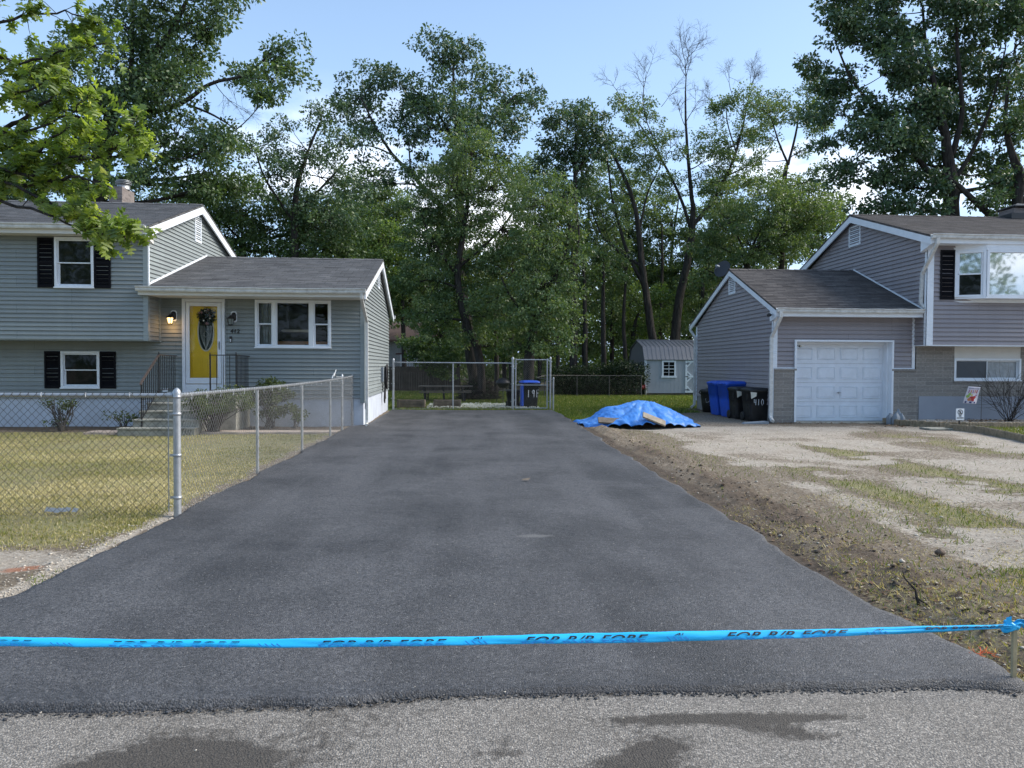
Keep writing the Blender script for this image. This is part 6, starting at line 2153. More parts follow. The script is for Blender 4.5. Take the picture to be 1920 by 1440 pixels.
# ================================================================== blue tarp over a heap
c0 = G(1195, 800)
TX0, TX1 = P(1088, 790, 18.7).x, P(1303, 790, 18.6).x
TYc, hw, hd = 18.98, (TX1 - TX0) / 2, 1.18
TXc = (TX0 + TX1) / 2
nu, nv = 150, 90
uu, vv = np.meshgrid(np.linspace(-1, 1, nu), np.linspace(-1, 1, nv))
out = 1 + 0.07 * (fbm(uu, vv, 2.2, 3, 201) - 0.5) * 2
xx = TXc + uu * hw * out + 0.06 * (fbm(uu * 3, vv * 3, 2, 3, 203) - 0.5)
yy = TYc + vv * hd * (1 - 0.25 * np.abs(uu) ** 2) * out - 0.28 * (1 - vv) / 2 * (fbm(uu, vv * 0, 3.5, 3, 204) - 0.4)
pk = 0.58 * np.exp(-(np.abs((uu - 0.12) / 0.62) ** 2.3) - np.abs((vv + 0.0) / 0.80) ** 2.2) + 0.20 * np.exp(-((uu + 0.55) / 0.22) ** 2 - ((vv) / 0.7) ** 2) + 0.05 * np.exp(-((uu - 0.75) / 0.2) ** 2 - (vv / 0.6) ** 2)
ang = np.arctan2(vv * 1.2, uu - 0.2)
rad = np.hypot(vv, uu - 0.2)
fold = 1.0 * (np.abs(np.sin(ang * 9 + 3.0 * fbm(uu, vv, 2.0, 3, 206))) ** 0.7 - 0.5) * 0.055 * np.clip(rad * 1.6, 0, 1) * np.clip(1.3 - rad * 0.4, 0, 1)
crk = (np.abs(fbm(uu, vv, 5.0, 5, 207) - 0.5) * 2) * 0.035 + (np.abs(fbm(uu * 1.5, vv * 0.5, 9.0, 4, 208) - 0.5)) * 0.05
edge = np.clip((1 - np.maximum(np.abs(uu), np.abs(vv))) / 0.12, 0, 1)
zz = 0.035 + pk + fold + crk * (0.6 + 0.5 * edge)
zz = zz + (1 - edge) * 0.06 * np.abs(np.sin(uu * 17 + 2 * vv)) * (0.4 + fbm(uu, vv, 6, 2, 209))
zz = zz - (1 - edge) ** 2 * 0.07
zz = np.maximum(zz, 0.0)
tp = empty('tarp_covered_pile', (TXc, TYc, 0), 0, 'blue tarp draped over a low heap beside the driveway', 'tarp')
V = np.stack([xx - TXc, yy - TYc, zz], -1).reshape(-1, 3)
to = npmesh('tarp', V, grid_faces(nu, nv), 4, M['tarp'], tp, smooth=True)
sm = to.modifiers.new('thick', 'SOLIDIFY')
sm.thickness = 0.006
hp = MB()
rs = []
for k in range(7):
    t = k / 6
    rs.append([(0.12 * hw + hw * 0.72 * math.cos(a) * math.cos(t * 1.5), hd * 0.7 * math.sin(a) * math.cos(t * 1.5), -0.02 + 0.5 * math.sin(t * 1.5)) for a in [6.283 * q / 20 for q in range(20)]])
hp.rings(rs)
hp.build('heap', M['mulch'], tp)


def tarp_z(x, y):
    i = np.argmin((xx - x) ** 2 + (yy - y) ** 2)
    return float(zz.ravel()[i])


for (px, py, Yb, L_, ang_, lb, m_) in ((1143, 790, 18.1, 0.58, -0.06, 'flat weathered board lying on the left edge of the blue tarp', 'old_wood'), (1226, 787, 18.1, 0.60, -0.38, 'pale board sloping down the front of the blue tarp', 'board')):
    q = P(px, py, Yb)
    b = MB().box(-L_ / 2, L_ / 2, -0.10, 0.10, -0.022, 0.022)
    o = b.build('wooden_board', M[m_], None, bevel=0.006)
    z_ = max(tarp_z(q.x, Yb), tarp_z(q.x - L_ / 3, Yb), tarp_z(q.x + L_ / 3, Yb))
    zc_ = None
    # lay it where the line of sight meets the cloth
    for ys_ in np.arange(17.6, 20.0, 0.02):
        q = P(px, py, float(ys_))
        if q.z <= tarp_z(q.x, q.y) + 0.045 and abs(q.y - float(yy.ravel()[np.argmin((xx - q.x) ** 2 + (yy - q.y) ** 2)])) < 0.1:
            break
    o.location = (q.x, q.y - 0.02, q.z + 0.015)
    o.rotation_euler = (R_(35), -ang_, 0.0)
    tag(o, lb, 'board', 'boards weighing down the tarp')

# ================================================================== garden shed
SY = 38.5
sxa = P(1209, 700, SY).x
sxb = P(1345, 700, SY).x
SH = empty('garden_shed', (sxa, SY, 0), 0, 'grey barn-roof garden shed with white window and trim', 'shed')
SW = sxb - sxa
SD = 3.6
e1 = P(1209, 674, SY).z
e2 = P(1209, 651, SY + 0.35).z
e3 = P(1209, 639.5, SY + SD / 2).z
mb = MB()
mb.box(0, SW, 0, 0.04, 0.12, e1)
n = int(SW / 0.2)
for k in range(n):
    mb.box(k * 0.2 + 0.196, k * 0.2 + 0.2, -0.004, -0.0005, 0.12, e1 - 0.02)
mb.build('front_wall', M['shed'], SH)
mb = MB()
mb.extr([(0.041, 0.12), (SD, 0.12), (SD, e1), (SD - 0.40, e2 - 0.03), (SD / 2, e3 - 0.03), (0.40, e2 - 0.03), (0.041, e1)], 0.0, 0.04)
mb.extr([(0.041, 0.12), (SD, 0.12), (SD, e1), (SD - 0.40, e2 - 0.03), (SD / 2, e3 - 0.03), (0.40, e2 - 0.03), (0.041, e1)], SW - 0.04, SW)
mb.box(0.04, SW - 0.04, SD - 0.04, SD, 0.12, e1)
mb.box(-0.01, -0.0005, 0.05, SD - 0.05, e1 - 0.05, e1 - 0.02)
mb.build('end_wall', M['shed_side'], SH)
mb = MB()
pr = [(-0.07, e1 - 0.03), (0.36, e2), (SD / 2, e3), (SD - 0.36, e2), (SD + 0.07, e1 - 0.03)]
for (a, b) in zip(pr[:-1], pr[1:]):
    mb.extr([a, b, (b[0], b[1] + 0.03), (a[0], a[1] + 0.03)], -0.06, SW + 0.06)
    k = -0.05
    while k < SW + 0.05:
        mb.extr([(a[0], a[1] + 0.03), (b[0], b[1] + 0.03), (b[0], b[1] + 0.055), (a[0], a[1] + 0.055)], k, k + 0.022)
        k += 0.23
mb.extr([(SD / 2 - 0.1, e3 + 0.03), (SD / 2 + 0.1, e3 + 0.03), (SD / 2, e3 + 0.075)], -0.06, SW + 0.06)
mb.build('roof', M['metal_roof'], SH)
mb = MB()
mb.box(-0.015, 0.09, -0.02, -0.0045, 0.12, e1 - 0.03)
mb.box(-0.02, -0.011, -0.018, 0.06, 0.12, e1 - 0.03)
mb.box(-0.02, -0.011, SD - 0.06, SD, 0.12, e1 - 0.03)
mb.build('corner_trim', M['white'], SH)
MB().box(0.1, SW - 0.1, 0.1, SD - 0.1, 0.0, 0.119).build('skid_base', M['old_wood'], SH)
wx_, wz_ = P(1241, 676, SY), P(1267, 707.5, SY)
a0, a1, c1, c0_ = wx_.x - sxa, wz_.x - sxa, wx_.z, wz_.z
mb = MB()
mb.box(a0, a0 + 0.09, -0.045, -0.005, c0_, c1)
mb.box(a1 - 0.09, a1, -0.045, -0.005, c0_, c1)
mb.box(a0 + 0.09, a1 - 0.09, -0.044, -0.005, c1 - 0.08, c1)
mb.box(a0 - 0.04, a1 + 0.04, -0.06, -0.005, c0_ - 0.02, c0_ + 0.08)
zc = (c0_ + c1) / 2
mb.box(a0 + 0.09, a1 - 0.09, -0.04, -0.01, zc - 0.02, zc + 0.02)
for z_ in (zc - (c1 - c0_) * .2, zc + (c1 - c0_) * .2):
    mb.box(a0 + 0.09, a1 - 0.09, -0.035, -0.01, z_ - 0.008, z_ + 0.008)
mb.box((a0 + a1) / 2 - 0.01, (a0 + a1) / 2 + 0.01, -0.036, -0.01, c0_ + 0.08, c1 - 0.08)
wo1 = mb.build('window', M['white'], SH)
MB().box(a0 + 0.08, a1 - 0.08, -0.012, -0.006, c0_ + 0.07, c1 - 0.07).build('pane', M['glass'], wo1)
d0 = P(1285, 676, SY).x - sxa
d1 = P(1303, 676, SY).x - sxa + 0.4
mb = MB()
mb.box(d0, d0 + 0.10, -0.035, -0.005, 0.15, e1 - 0.05)
mb.box(d1 - 0.1, d1, -0.035, -0.005, 0.15, e1 - 0.05)
for z_ in (0.15, 0.95, e1 - 0.15):
    mb.box(d0 + 0.1, d1 - 0.1, -0.034, -0.005, z_, z_ + 0.10)
for (za, zb3) in ((0.25, 0.95), (1.05, e1 - 0.15)):
    for s_ in (0, 1):
        xa_, xb3 = (d0 + 0.1, d0 + 0.32) if s_ == 0 else (d1 - 0.1, d1 - 0.32)
        mb.tube([(xa_, -0.02, za + 0.22), (xb3, -0.02, za)], 0.02, w=0.07, up=(0, 1, 0))
        mb.tube([(xa_, -0.02, zb3 - 0.22), (xb3, -0.02, zb3)], 0.02, w=0.07, up=(0, 1, 0))
dr_ = mb.build('door', M['white'], SH)
mb = MB()
for z_ in (0.3, 1.0, e1 - 0.22):
    mb.box(d0 + 0.0, d0 + 0.16, -0.042, -0.036, z_ - 0.02, z_ + 0.02)
mb.build('hinge', M['iron'], dr_)
# red ball on a small stand at the shed's end
rs_ = empty('red_reel', (P(1206, 735, SY - 0.15).x, SY - 0.15, 0), 0, 'small red hose reel on a stand at the shed corner', 'hose reel')
M['red'] = plain('faded_red_plastic', (0.25, 0.02, 0.02), 0.5)
MB().lathe([(0.02, -0.1), (0.16, -0.09), (0.12, -0.05), (0.12, 0.05), (0.16, 0.09), (0.02, 0.1)], (0, 0, 0.42), 16, axis='X').build('reel_drum', M['red'], rs_)
for s_ in (-0.12, 0.12):
    MB().box(s_ - 0.015, s_ + 0.015, -0.12, 0.12, 0, 0.42).build('reel_stand', M['cream'], rs_)

# ================================================================== things beyond the gate
def planter(x0, x1, Y_, label):
    r = empty('raised_planter', ((x0 + x1) / 2, Y_, 0), 0, label, 'planter', 'wooden planter boxes behind the gate fence')
    h_ = 0.30
    hw_ = (x1 - x0) / 2
    mb = MB()
    for k in range(2):
        mb.box(-hw_ + 0.05, hw_ - 0.05, -0.30, -0.265, 0.01 + k * 0.148, 0.15 + k * 0.148)
        mb.box(-hw_ + 0.05, hw_ - 0.05, 0.265, 0.30, 0.01 + k * 0.148, 0.15 + k * 0.148)
    mb.box(-hw_, -hw_ + 0.04, -0.30, 0.30, 0.01, h_)
    mb.box(hw_ - 0.04, hw_, -0.30, 0.30, 0.01, h_)
    mb.build('side_boards', M['old_wood'], r, bevel=0.006)
    for sx in (-1, 1):
        MB().box(sx * (hw_ - 0.05) - 0.05, sx * (hw_ - 0.05) + 0.05, -0.34, -0.301, 0, h_ + 0.02).build('corner_post', M['old_wood'], r, bevel=0.005)
    MB().box(-hw_ + 0.041, hw_ - 0.041, -0.264, 0.264, 0.0, 0.24).build('soil', M['mulch'], r)


planter(P(745, 760, 26.3).x, P(797, 760, 26.3).x, 26.4, 'grey wooden planter box behind the fence, left one')
planter(P(813, 760, 26.3).x, P(864, 760, 26.3).x, 26.4, 'grey wooden planter box behind the middle fence post')

YT = 31.5
tb = empty('garden_table', (P(836, 730, YT).x, YT, 0), 0, 'long dark garden table behind the driveway fence', 'table')
th_ = P(836, 723.5, YT).z
hl = (P(888, 730, YT).x - P(787, 730, YT).x) / 2
MB().box(-hl, hl, -0.45, 0.45, th_ - 0.035, th_).build('tabletop', M['old_wood'], tb, bevel=0.008)
for sx in (-0.8, -0.1, 0.6):
    for sy in (-0.35, 0.35):
        MB().tube([(sx * hl, sy, th_ - 0.04), (sx * hl + 0.05, sy * 1.1, 0.0)], 0.03, 8).build('leg', M['iron'], tb)
for sy in (-0.85, 0.85):
    MB().box(-hl * 0.95, hl * 0.95, sy - 0.14, sy + 0.14, 0.40, 0.44).build('bench_seat', M['old_wood'], tb, bevel=0.008)
mb = MB()
for sx in (-0.7, 0.7):
    mb.box(sx * hl - 0.03, sx * hl + 0.03, -0.95, 0.95, 0.34, 0.399)
    for sy in (-0.85, 0.85):
        mb.box(sx * hl - 0.03, sx * hl + 0.03, sy - 0.03, sy + 0.03, 0, 0.34)
mb.build('bench_support', M['iron'], tb)

gr = empty('kettle_grill', (P(943, 730, 30).x, 30, 0), 0, 'dark kettle grill on legs behind the gate', 'grill')
MB().lathe([(0.01, -0.2), (0.15, -0.17), (0.26, -0.05), (0.28, 0.0)], (0, 0, 0.82), 20).build('bowl', M['iron'], gr)
MB().lathe([(0.285, 0.0), (0.26, 0.08), (0.15, 0.18), (0.01, 0.21)], (0, 0, 0.83), 20).build('lid', M['iron'], gr)
for q in range(3):
    t = 6.283 * q / 3 + 0.5
    MB().tube([(0.15 * math.cos(t), 0.15 * math.sin(t), 0.70), (0.32 * math.cos(t), 0.32 * math.sin(t), 0)], 0.013).build('leg', M['iron'], gr)

# board fence and the neighbours' house behind
bf = empty('board_fence', (0, 44, 0), 0, 'dark brown board fence below the neighbouring deck', 'fence')
x0_, x1_ = P(690, 700, 44).x, P(858, 700, 44).x
zt_ = P(780, 688, 44).z
mb = MB()
x = x0_
while x < x1_:
    mb.box(x, x + 0.135, -0.01, 0.012, 0.03, zt_ + 0.02 * RNG.uniform(-1, 1))
    x += 0.142
M['fence_brown'] = plain('dark_fence_boards', (0.085, 0.070, 0.060), 0.9, 0.35, 3)
mb.build('fence_boards', M['fence_brown'], bf)
for k in range(5):
    xq = x0_ + (x1_ - x0_) * k / 4
    MB().box(xq - 0.05, xq + 0.05, 0.013, 0.11, 0, zt_ - 0.05).build('post', M['fence_brown'], bf)

NY = 50.0
nh = empty('neighbour_house', (0, NY, 0), 0, 'pale brick house with brown roof and red deck beyond the fence', 'house')
a0, a1 = P(640, 650, NY).x, P(846, 650, NY).x
zw, zrf = P(760, 637, NY).z, P(760, 611, NY).z
MB().box(a0, a1, 0, 6, 0, zw + 0.1).build('wall', M['far_wall'], nh)
mb = MB()
mb.add([(a0 - .4, -0.6, zw), (a1 + .4, -0.6, zw), (a1 + .4, 3, zrf + 0.4), (a0 - .4, 3, zrf + 0.4), (a1 + .4, 6.6, zw), (a0 - .4, 6.6, zw), (a0 - .4, -0.6, zw - .15), (a1 + .4, -0.6, zw - .15)],
       [(0, 1, 2, 3), (3, 2, 4, 5), (0, 6, 7, 1)])
mb.build('roof', M['far_roof'], nh, fix=False)
p0_, p1_ = P(784, 646, NY), P(800, 664, NY)
nw_ = MB().box(p0_.x, p1_.x, -0.06, 0.01, p1_.z, p0_.z).build('window', M['white'], nh)
MB().box(p0_.x + .06, p1_.x - .06, -0.075, -0.061, p1_.z + .06, p0_.z - .06).build('pane', M['glass'], nw_)
dk = empty('deck', (0, 0, 0))
dk.parent = nh
dz_ = P(760, 690, NY - 3).z
MB().box(P(742, 690, 47).x, P(800, 690, 47).x, -3.0, -0.01, dz_ - 0.25, dz_).build('deck_floor', M['deck_red'], dk)
mb = MB()
da, dbb = P(742, 690, 47).x, P(800, 690, 47).x
mb.box(da, dbb, -3.0, -2.93, dz_ + 0.85, dz_ + 0.93)
mb.box(da, dbb, -2.99, -2.94, dz_ + 0.05, dz_ + 0.1)
mb.build('deck_rail', M['deck_red'], dk)
mb = MB()
k = da + 0.3
while k < dbb - 0.3:
    mb.box(k, k + 0.05, -2.985, -2.95, dz_ + 0.101, dz_ + 0.849)
    k += 0.14
mb.build('balusters', M['white'], dk)

# ================================================================== gravel bed, edging, signs, bare shrub
bedp = [(11.55, 19.62), (11.35, 18.75), (11.95, 18.1), (12.6, 17.95), (17.0, 17.95), (17.0, 19.62)]
mb = MB()
mb.extz(bedp, -0.02, 0.075)
bo = mb.build('flower_bed', M['mulch'])
tag(bo, 'raised stone bed along the right house wall', kind='structure')
n = 6500
px_ = RNG.uniform(11.35, 16.5, n)
py_ = RNG.uniform(17.98, 19.6, n)
k = ~((px_ < 12.0) & (py_ < 18.1 + (11.95 - px_) * 1.1)) & ~((px_ < 11.6) & (py_ > 18.7) & (px_ < 11.36 + (py_ - 18.75) * .25))
px_, py_ = px_[k], py_[k]
v_ = RNG.uniform(0, 1, len(px_))
lumps('gravel', np.stack([px_, py_], 1)[v_ < .6], RNG.uniform(0.014, 0.032, int((v_ < .6).sum())), np.full(int((v_ < .6).sum()), 0.085), M['gravel'], 'mixed grey gravel filling the bed by the house')
lumps('pale_gravel', np.stack([px_, py_], 1)[v_ >= .6], RNG.uniform(0.014, 0.035, int((v_ >= .6).sum())), np.full(int((v_ >= .6).sum()), 0.088), M['pebble'], 'paler stones mixed in the bed by the house')
pl = np.stack([RNG.normal(13.9, 0.75, 420), RNG.normal(19.0, 0.25, 420)], 1)
leaves_on_ground('bed_leaves', pl, RNG.uniform(0.04, 0.09, len(pl)), np.full(len(pl), 0.11), M['dead_leaf'], 'rusty fallen leaves under the bare shrub')


def edging(pts, label, h_=0.15):
    r = MB()
    for (a, b) in zip(pts[:-1], pts[1:]):
        a, b = Vector((*a, 0)), Vector((*b, 0))
        L_ = (b - a).length
        U_ = (b - a) / L_
        N_ = Vector((-U_.y, U_.x, 0))
        m_ = int(L_ / 0.075)
        for q in range(m_):
            s0, s1 = a + U_ * (q * L_ / m_ + 0.004), a + U_ * ((q + 1) * L_ / m_ - 0.004)
            hh = h_ + 0.008 * math.sin(q * 2.1)
            vs_ = []
            for z_, w_ in ((-0.05, 0.035), (hh - 0.015, 0.035), (hh, 0.022)):
                up_ = Vector((0, 0, z_))
                vs_ += [s0 - N_ * w_ + up_, s1 - N_ * w_ + up_, s1 + N_ * w_ + up_, s0 + N_ * w_ + up_]
            r.add([tuple(v__) for v__ in vs_], [(0, 1, 5, 4), (1, 2, 6, 5), (2, 3, 7, 6), (3, 0, 4, 7), (4, 5, 9, 8), (5, 6, 10, 9), (6, 7, 11, 10), (7, 4, 8, 11), (8, 9, 10, 11)])
    o = r.build('garden_edging', M['edging_block'])
    tag(o, label, 'edging', 'block edging at the right house')
    return o


M['edging_block'] = plain('tan_edging_blocks', (0.27, 0.215, 0.145), 0.9, 0.25, 9, bump=0.5, dirt=(0.07, 0.07, 0.035), dirt_amt=0.6)
edging([(11.3, 19.5), (11.32, 18.75), (11.92, 18.06), (12.6, 17.91), (16.5, 17.91)], 'tan block edging along the front of the gravel bed')
edging([(11.75, 17.55), (12.0, 16.6), (11.6, 15.2), (11.2, 13.9)], 'tan block edging nearer the sandy drive, right of the small sign')
MB().box(11.2, 12.2, 17.3, 17.75, 0.0, 0.045).build('stepping_slab', M['concrete'], bevel=0.01)
tag(bpy.data.objects['stepping_slab'], 'flat concrete slab on the ground at the corner of the edging', 'slab')
p = np.stack([RNG.uniform(12.0, 17, 9000), RNG.uniform(14.5, 17.8, 9000)], 1)
n = len(p)
blades('side_lawn_grass', p, RNG.uniform(0.03, 0.08, n), RNG.uniform(0.008, 0.014, n), np.clip(RNG.normal(.45, .25, n), 0, 1), M['grass_green'], 'small patch of grass inside the lower edging', 0.7, z=np.full(n, 0.02))

# no-soliciting sign on a short stake
sp_ = P(1800, 777, 17.8)
sg = empty('yard_sign', (sp_.x, 17.8, 0), R_(6), 'small white sign with a crossed circle on a short stake', 'sign')
MB().box(-0.115, 0.115, -0.006, 0.006, sp_.z - 0.145, sp_.z + 0.145).build('sign_board', M['white'], sg, bevel=0.003)
MB().box(-0.02, 0.02, 0.0065, 0.025, -0.05, sp_.z + 0.05).build('stake', M['iron'], sg)
mb = MB()
ring = lambda r_, y: [(r_ * math.cos(6.283 * k / 28), y, sp_.z + 0.055 + r_ * math.sin(6.283 * k / 28)) for k in range(28)]
mb.rings([ring(0.072, -0.008), ring(0.072, -0.010), ring(0.058, -0.010), ring(0.058, -0.008)], cap=False)
mb.tube([(-0.045, -0.009, sp_.z + 0.10), (0.045, -0.009, sp_.z + 0.01)], 0.004, w=0.014, up=(0, 1, 0))
mb.lathe([(0.001, -0.002), (0.013, -0.002), (0.013, 0.0)], (0.0, -0.008, sp_.z + 0.085), 12, axis='Y')
mb.tube([(0, -0.009, sp_.z + 0.07), (-0.005, -0.009, sp_.z + 0.045), (-0.028, -0.009, sp_.z + 0.015)], 0.004, w=0.02, up=(0, 1, 0))
mb.tube([(-0.005, -0.009, sp_.z + 0.045), (0.022, -0.009, sp_.z + 0.012)], 0.004, w=0.018, up=(0, 1, 0))
for (tx, sz_, zz_) in (('NO', 0.05, -0.055), ('SOLICITING', 0.036, -0.10)):
    vs, fs = text_mesh(tx, sz_, 0.0008, 0, 0.0015)
    w_ = max(v[0] for v in vs)
    mb.add(on_front(vs, -w_ / 2, -0.0085, sp_.z + zz_), fs)
mb.build('sign_print', M['ink'], sg)

# welcome flag on a thin black pole
fp = P(1840, 747, 18.5)
fl = empty('garden_flag', (fp.x, 18.5, 0), R_(-8), 'small faded welcome flag with flowers on a thin black pole', 'flag')
ztop = P(1840, 726, 18.5).z
mb = MB()
mb.tube([(0.0, 0, -0.05), (0.005, 0, ztop), (-0.03, 0, ztop + 0.02), (-0.36, 0, ztop + 0.03)], 0.006, 6)
mb.build('flag_pole', M['iron'], fl)
fw, fh = 0.30, 0.44
nu_, nv_ = 18, 24
U_, V_ = np.meshgrid(np.linspace(0, 1, nu_), np.linspace(0, 1, nv_))


def flag_pt(u_, v_):
    x = -0.33 + fw * u_ - 0.13 * (1 - v_) * (1 - 0.3 * u_)
    y = -0.012 + 0.03 * np.sin(u_ * 7 + v_ * 2) * (1.1 - v_)
    z = ztop + 0.02 - fh * (1 - v_) - 0.02 * u_
    return x, y, z


M['flag'] = plain('faded_flag_cloth', (0.62, 0.58, 0.62), 0.8, 0.06, 10)
x_, y_, z_ = flag_pt(U_, V_)
npmesh('flag_cloth', np.stack([x_, y_, z_], -1).reshape(-1, 3), grid_faces(nu_, nv_), 4, M['flag'], fl, smooth=True).modifiers.new('thick', 'SOLIDIFY').thickness = 0.002


def flag_shape(poly, mat, off, name):
    c_ = (sum(a for a, b in poly) / len(poly), sum(b for a, b in poly) / len(poly))
    vs_ = []
    for a, b in [c_] + poly:
        q = flag_pt(np.array(a), np.array(b))
        vs_.append((float(q[0]), float(q[1]) - off, float(q[2])))
    m_ = MB()
    m_.add(vs_, [(0, i + 1, (i + 1) % len(poly) + 1) for i in range(len(poly))])
    return m_


pal = {'flag_red': (0.42, 0.035, 0.035), 'flag_orange': (0.52, 0.20, 0.10), 'flag_green': (0.28, 0.42, 0.10), 'flag_blue': (0.045, 0.05, 0.16), 'flag_mauve': (0.36, 0.16, 0.26), 'flag_yellow': (0.62, 0.50, 0.16)}
for k_, c_ in pal.items():
    M[k_] = plain(k_, c_, 0.8, 0.1, 10)
parts_ = {k_: MB() for k_ in pal}


def addp(key, poly, off):
    m_ = flag_shape(poly, None, off, '')
    parts_[key].add(m_.v, m_.f)


def circ(cx, cy, r_, n_=9, w=1.0):
    return [(cx + r_ * w * math.cos(6.283 * k / n_) * (1 + .2 * math.sin(k * 2.3)), cy + r_ * 0.7 * math.sin(6.283 * k / n_)) for k in range(n_)]


for i in range(5):
    cx = 0.18 + i * 0.155
    addp(('flag_mauve', 'flag_orange', 'flag_mauve', 'flag_orange', 'flag_red')[i], [(cx - .05, .62), (cx + .03, .62), (cx + .05, .82), (cx - .02, .82)], 0.004)
for (cx, cy, r_, kk) in ((.52, .30, .20, 'flag_red'), (.68, .38, .13, 'flag_red'), (.36, .24, .13, 'flag_orange'), (.2, .42, .13, 'flag_green'), (.28, .55, .10, 'flag_green'), (.45, .5, .08, 'flag_yellow'), (.8, .5, .08, 'flag_mauve'), (.62, .2, .09, 'flag_red')):
    addp(kk, circ(cx, cy, r_), 0.004 + 0.0006 * (hash(kk) % 3) * 0 + 0.001)
for cx in (.12, .42, .72):
    addp('flag_blue', [(cx, .03), (cx + .14, .03), (cx + .14, .13), (cx, .13)], 0.0045)
vs, fs = text_mesh('Welcome', 0.16, 0.0, 0.3, 0.002)
w_ = max(v[0] for v in vs)
vv_ = []
for a, b, c_ in vs:
    q = flag_pt(np.array(0.06 + 0.86 * a / w_), np.array(0.865 + 0.6 * b))
    vv_.append((float(q[0]), float(q[1]) - 0.005, float(q[2])))
parts_['flag_blue'].add(vv_, fs)
for k_, m_ in parts_.items():
    m_.build('flag_print', M[k_], fl, fix=False)

# ================================================================== barrier tape and its stake
TY = 3.53
st_top = G(1900, 1283)
stx, sty = st_top.x, st_top.y
sk = empty('wooden_stake', (stx, sty, 0), 0, 'thin pale wooden stake holding the end of the blue tape', 'stake')
ztk = P(1897, 1164, sty).z
mb = MB()
mb.box(-0.011, 0.011, -0.008, 0.008, -0.1, ztk)
mb.build('stake_body', M['stake'], sk, bevel=0.002)
tpx = empty('barrier_tape', (0, 0, 0), 0, 'blue printed barrier tape stretched low across the driveway', 'tape')
# centre line and height through the photo's points
key = [(-160, 1201), (0, 1204), (250, 1206.5), (480, 1206.5), (760, 1203), (960, 1199), (1250, 1193.5), (1480, 1189), (1640, 1183.5), (1740, 1179.5), (1840, 1176.5), (1895, 1174)]
top_ = [(-160, 1194), (0, 1195), (250, 1198), (480, 1198.5), (760, 1195), (960, 1190.5), (1250, 1184.5), (1480, 1180), (1640, 1177), (1740, 1174.5), (1840, 1173), (1895, 1171)]
bot_ = [(-160, 1210), (0, 1211.5), (250, 1214), (480, 1214.5), (760, 1212), (960, 1208.5), (1250, 1203), (1480, 1197.5), (1640, 1190.5), (1740, 1186), (1840, 1181), (1895, 1178)]
tx_ = np.array([a for a, b in top_], float)
tt_ = np.array([b for a, b in top_], float)
tb_ = np.array([b for a, b in bot_], float)


def tape_pt(px, v, lift=0.0):
    """px along the photo's width, v 0 bottom .. 1 top; the strip leans back"""
    yt, yb_ = np.interp(px, tx_, tt_), np.interp(px, tx_, tb_)
    Yc = sty - 0.02 + 0.0 * px
    py = yb_ + (yt - yb_) * v
    lean = 0.022 * (1 - min(1, max(0, (px - 1600) / 280)))
    bulge = 0.004 * math.sin(v * math.pi)
    q = P(px, py, Yc + lean * v - bulge - lift)
    return q


mb = MB()
pxs = np.linspace(-160, 1895, 240)
nv_ = 7
for i in range(len(pxs)):
    for j in range(nv_):
        q = tape_pt(pxs[i], j / (nv_ - 1))
        cr = max(0.0, (pxs[i] - 1560) / 335)
        q.z += 0.0016 * math.sin(pxs[i] * 0.011 + 1) * (j / 3 - 1) + 0.0008 * math.sin(pxs[i] * 0.07)
        q.y += 0.006 * float(fbm(np.array([pxs[i] * 0.01]), np.array([j * 0.45]), 2.0, 3, 400)[0] - 0.5)
        q.y += cr * 0.010 * math.sin(j * 2.1 + pxs[i] * 0.004) + 0.0015 * math.sin(pxs[i] * 0.02 + j)
        mb.v.append(tuple(q))
for i in range(len(pxs) - 1):
    for j in range(nv_ - 1):
        a = i * nv_ + j
        mb.f.append((a, a + nv_, a + nv_ + 1, a + 1))
        mb.m.append(0)
        mb.sm.append(True)
to2 = mb.build('tape_strip', M['tape'], tpx, fix=False)
so2 = to2.modifiers.new('thick', 'SOLIDIFY')
so2.thickness = 0.0008


def tape_text(txt, p0x, p1x, v0, v1, crop, mat, name, shear=0.35, keep='top', bold=0.02, lift=0.0025):
    """print squeezed onto the strip; only the part that the fold leaves visible"""
    vs, fs = text_mesh(txt, 1.0, 0, shear, bold, 1.05)
    bm = bmesh.new()
    bv = [bm.verts.new(v) for v in vs]
    for f in fs:
        try:
            bm.faces.new([bv[i] for i in f])
        except ValueError:
            pass
    bmesh.ops.triangulate(bm, faces=bm.faces[:])
    hmax = 0.72
    if keep == 'top':
        bmesh.ops.bisect_plane(bm, geom=bm.verts[:] + bm.edges[:] + bm.faces[:], plane_co=(0, hmax * crop, 0), plane_no=(0, -1, 0), clear_outer=True)
        lo, hi = hmax * crop, hmax
    else:
        bmesh.ops.bisect_plane(bm, geom=bm.verts[:] + bm.edges[:] + bm.faces[:], plane_co=(0, hmax * crop, 0), plane_no=(0, 1, 0), clear_outer=True)
        lo, hi = 0, hmax * crop
    xs = [v.co.x for v in bm.verts]
    a, b = min(xs), max(xs)
    m_ = MB()
    idx = {}
    out_ = []
    for v in bm.verts:
        idx[v] = len(out_)
        px = p0x + (p1x - p0x) * (v.co.x - a) / (b - a)
        vv = v0 + (v1 - v0) * (v.co.y - lo) / (hi - lo)
        q = tape_pt(px, vv, lift + 0.003)
        out_.append(tuple(q))
    m_.add(out_, [tuple(idx[v] for v in f.verts) for f in bm.faces])
    bm.free()
    return m_


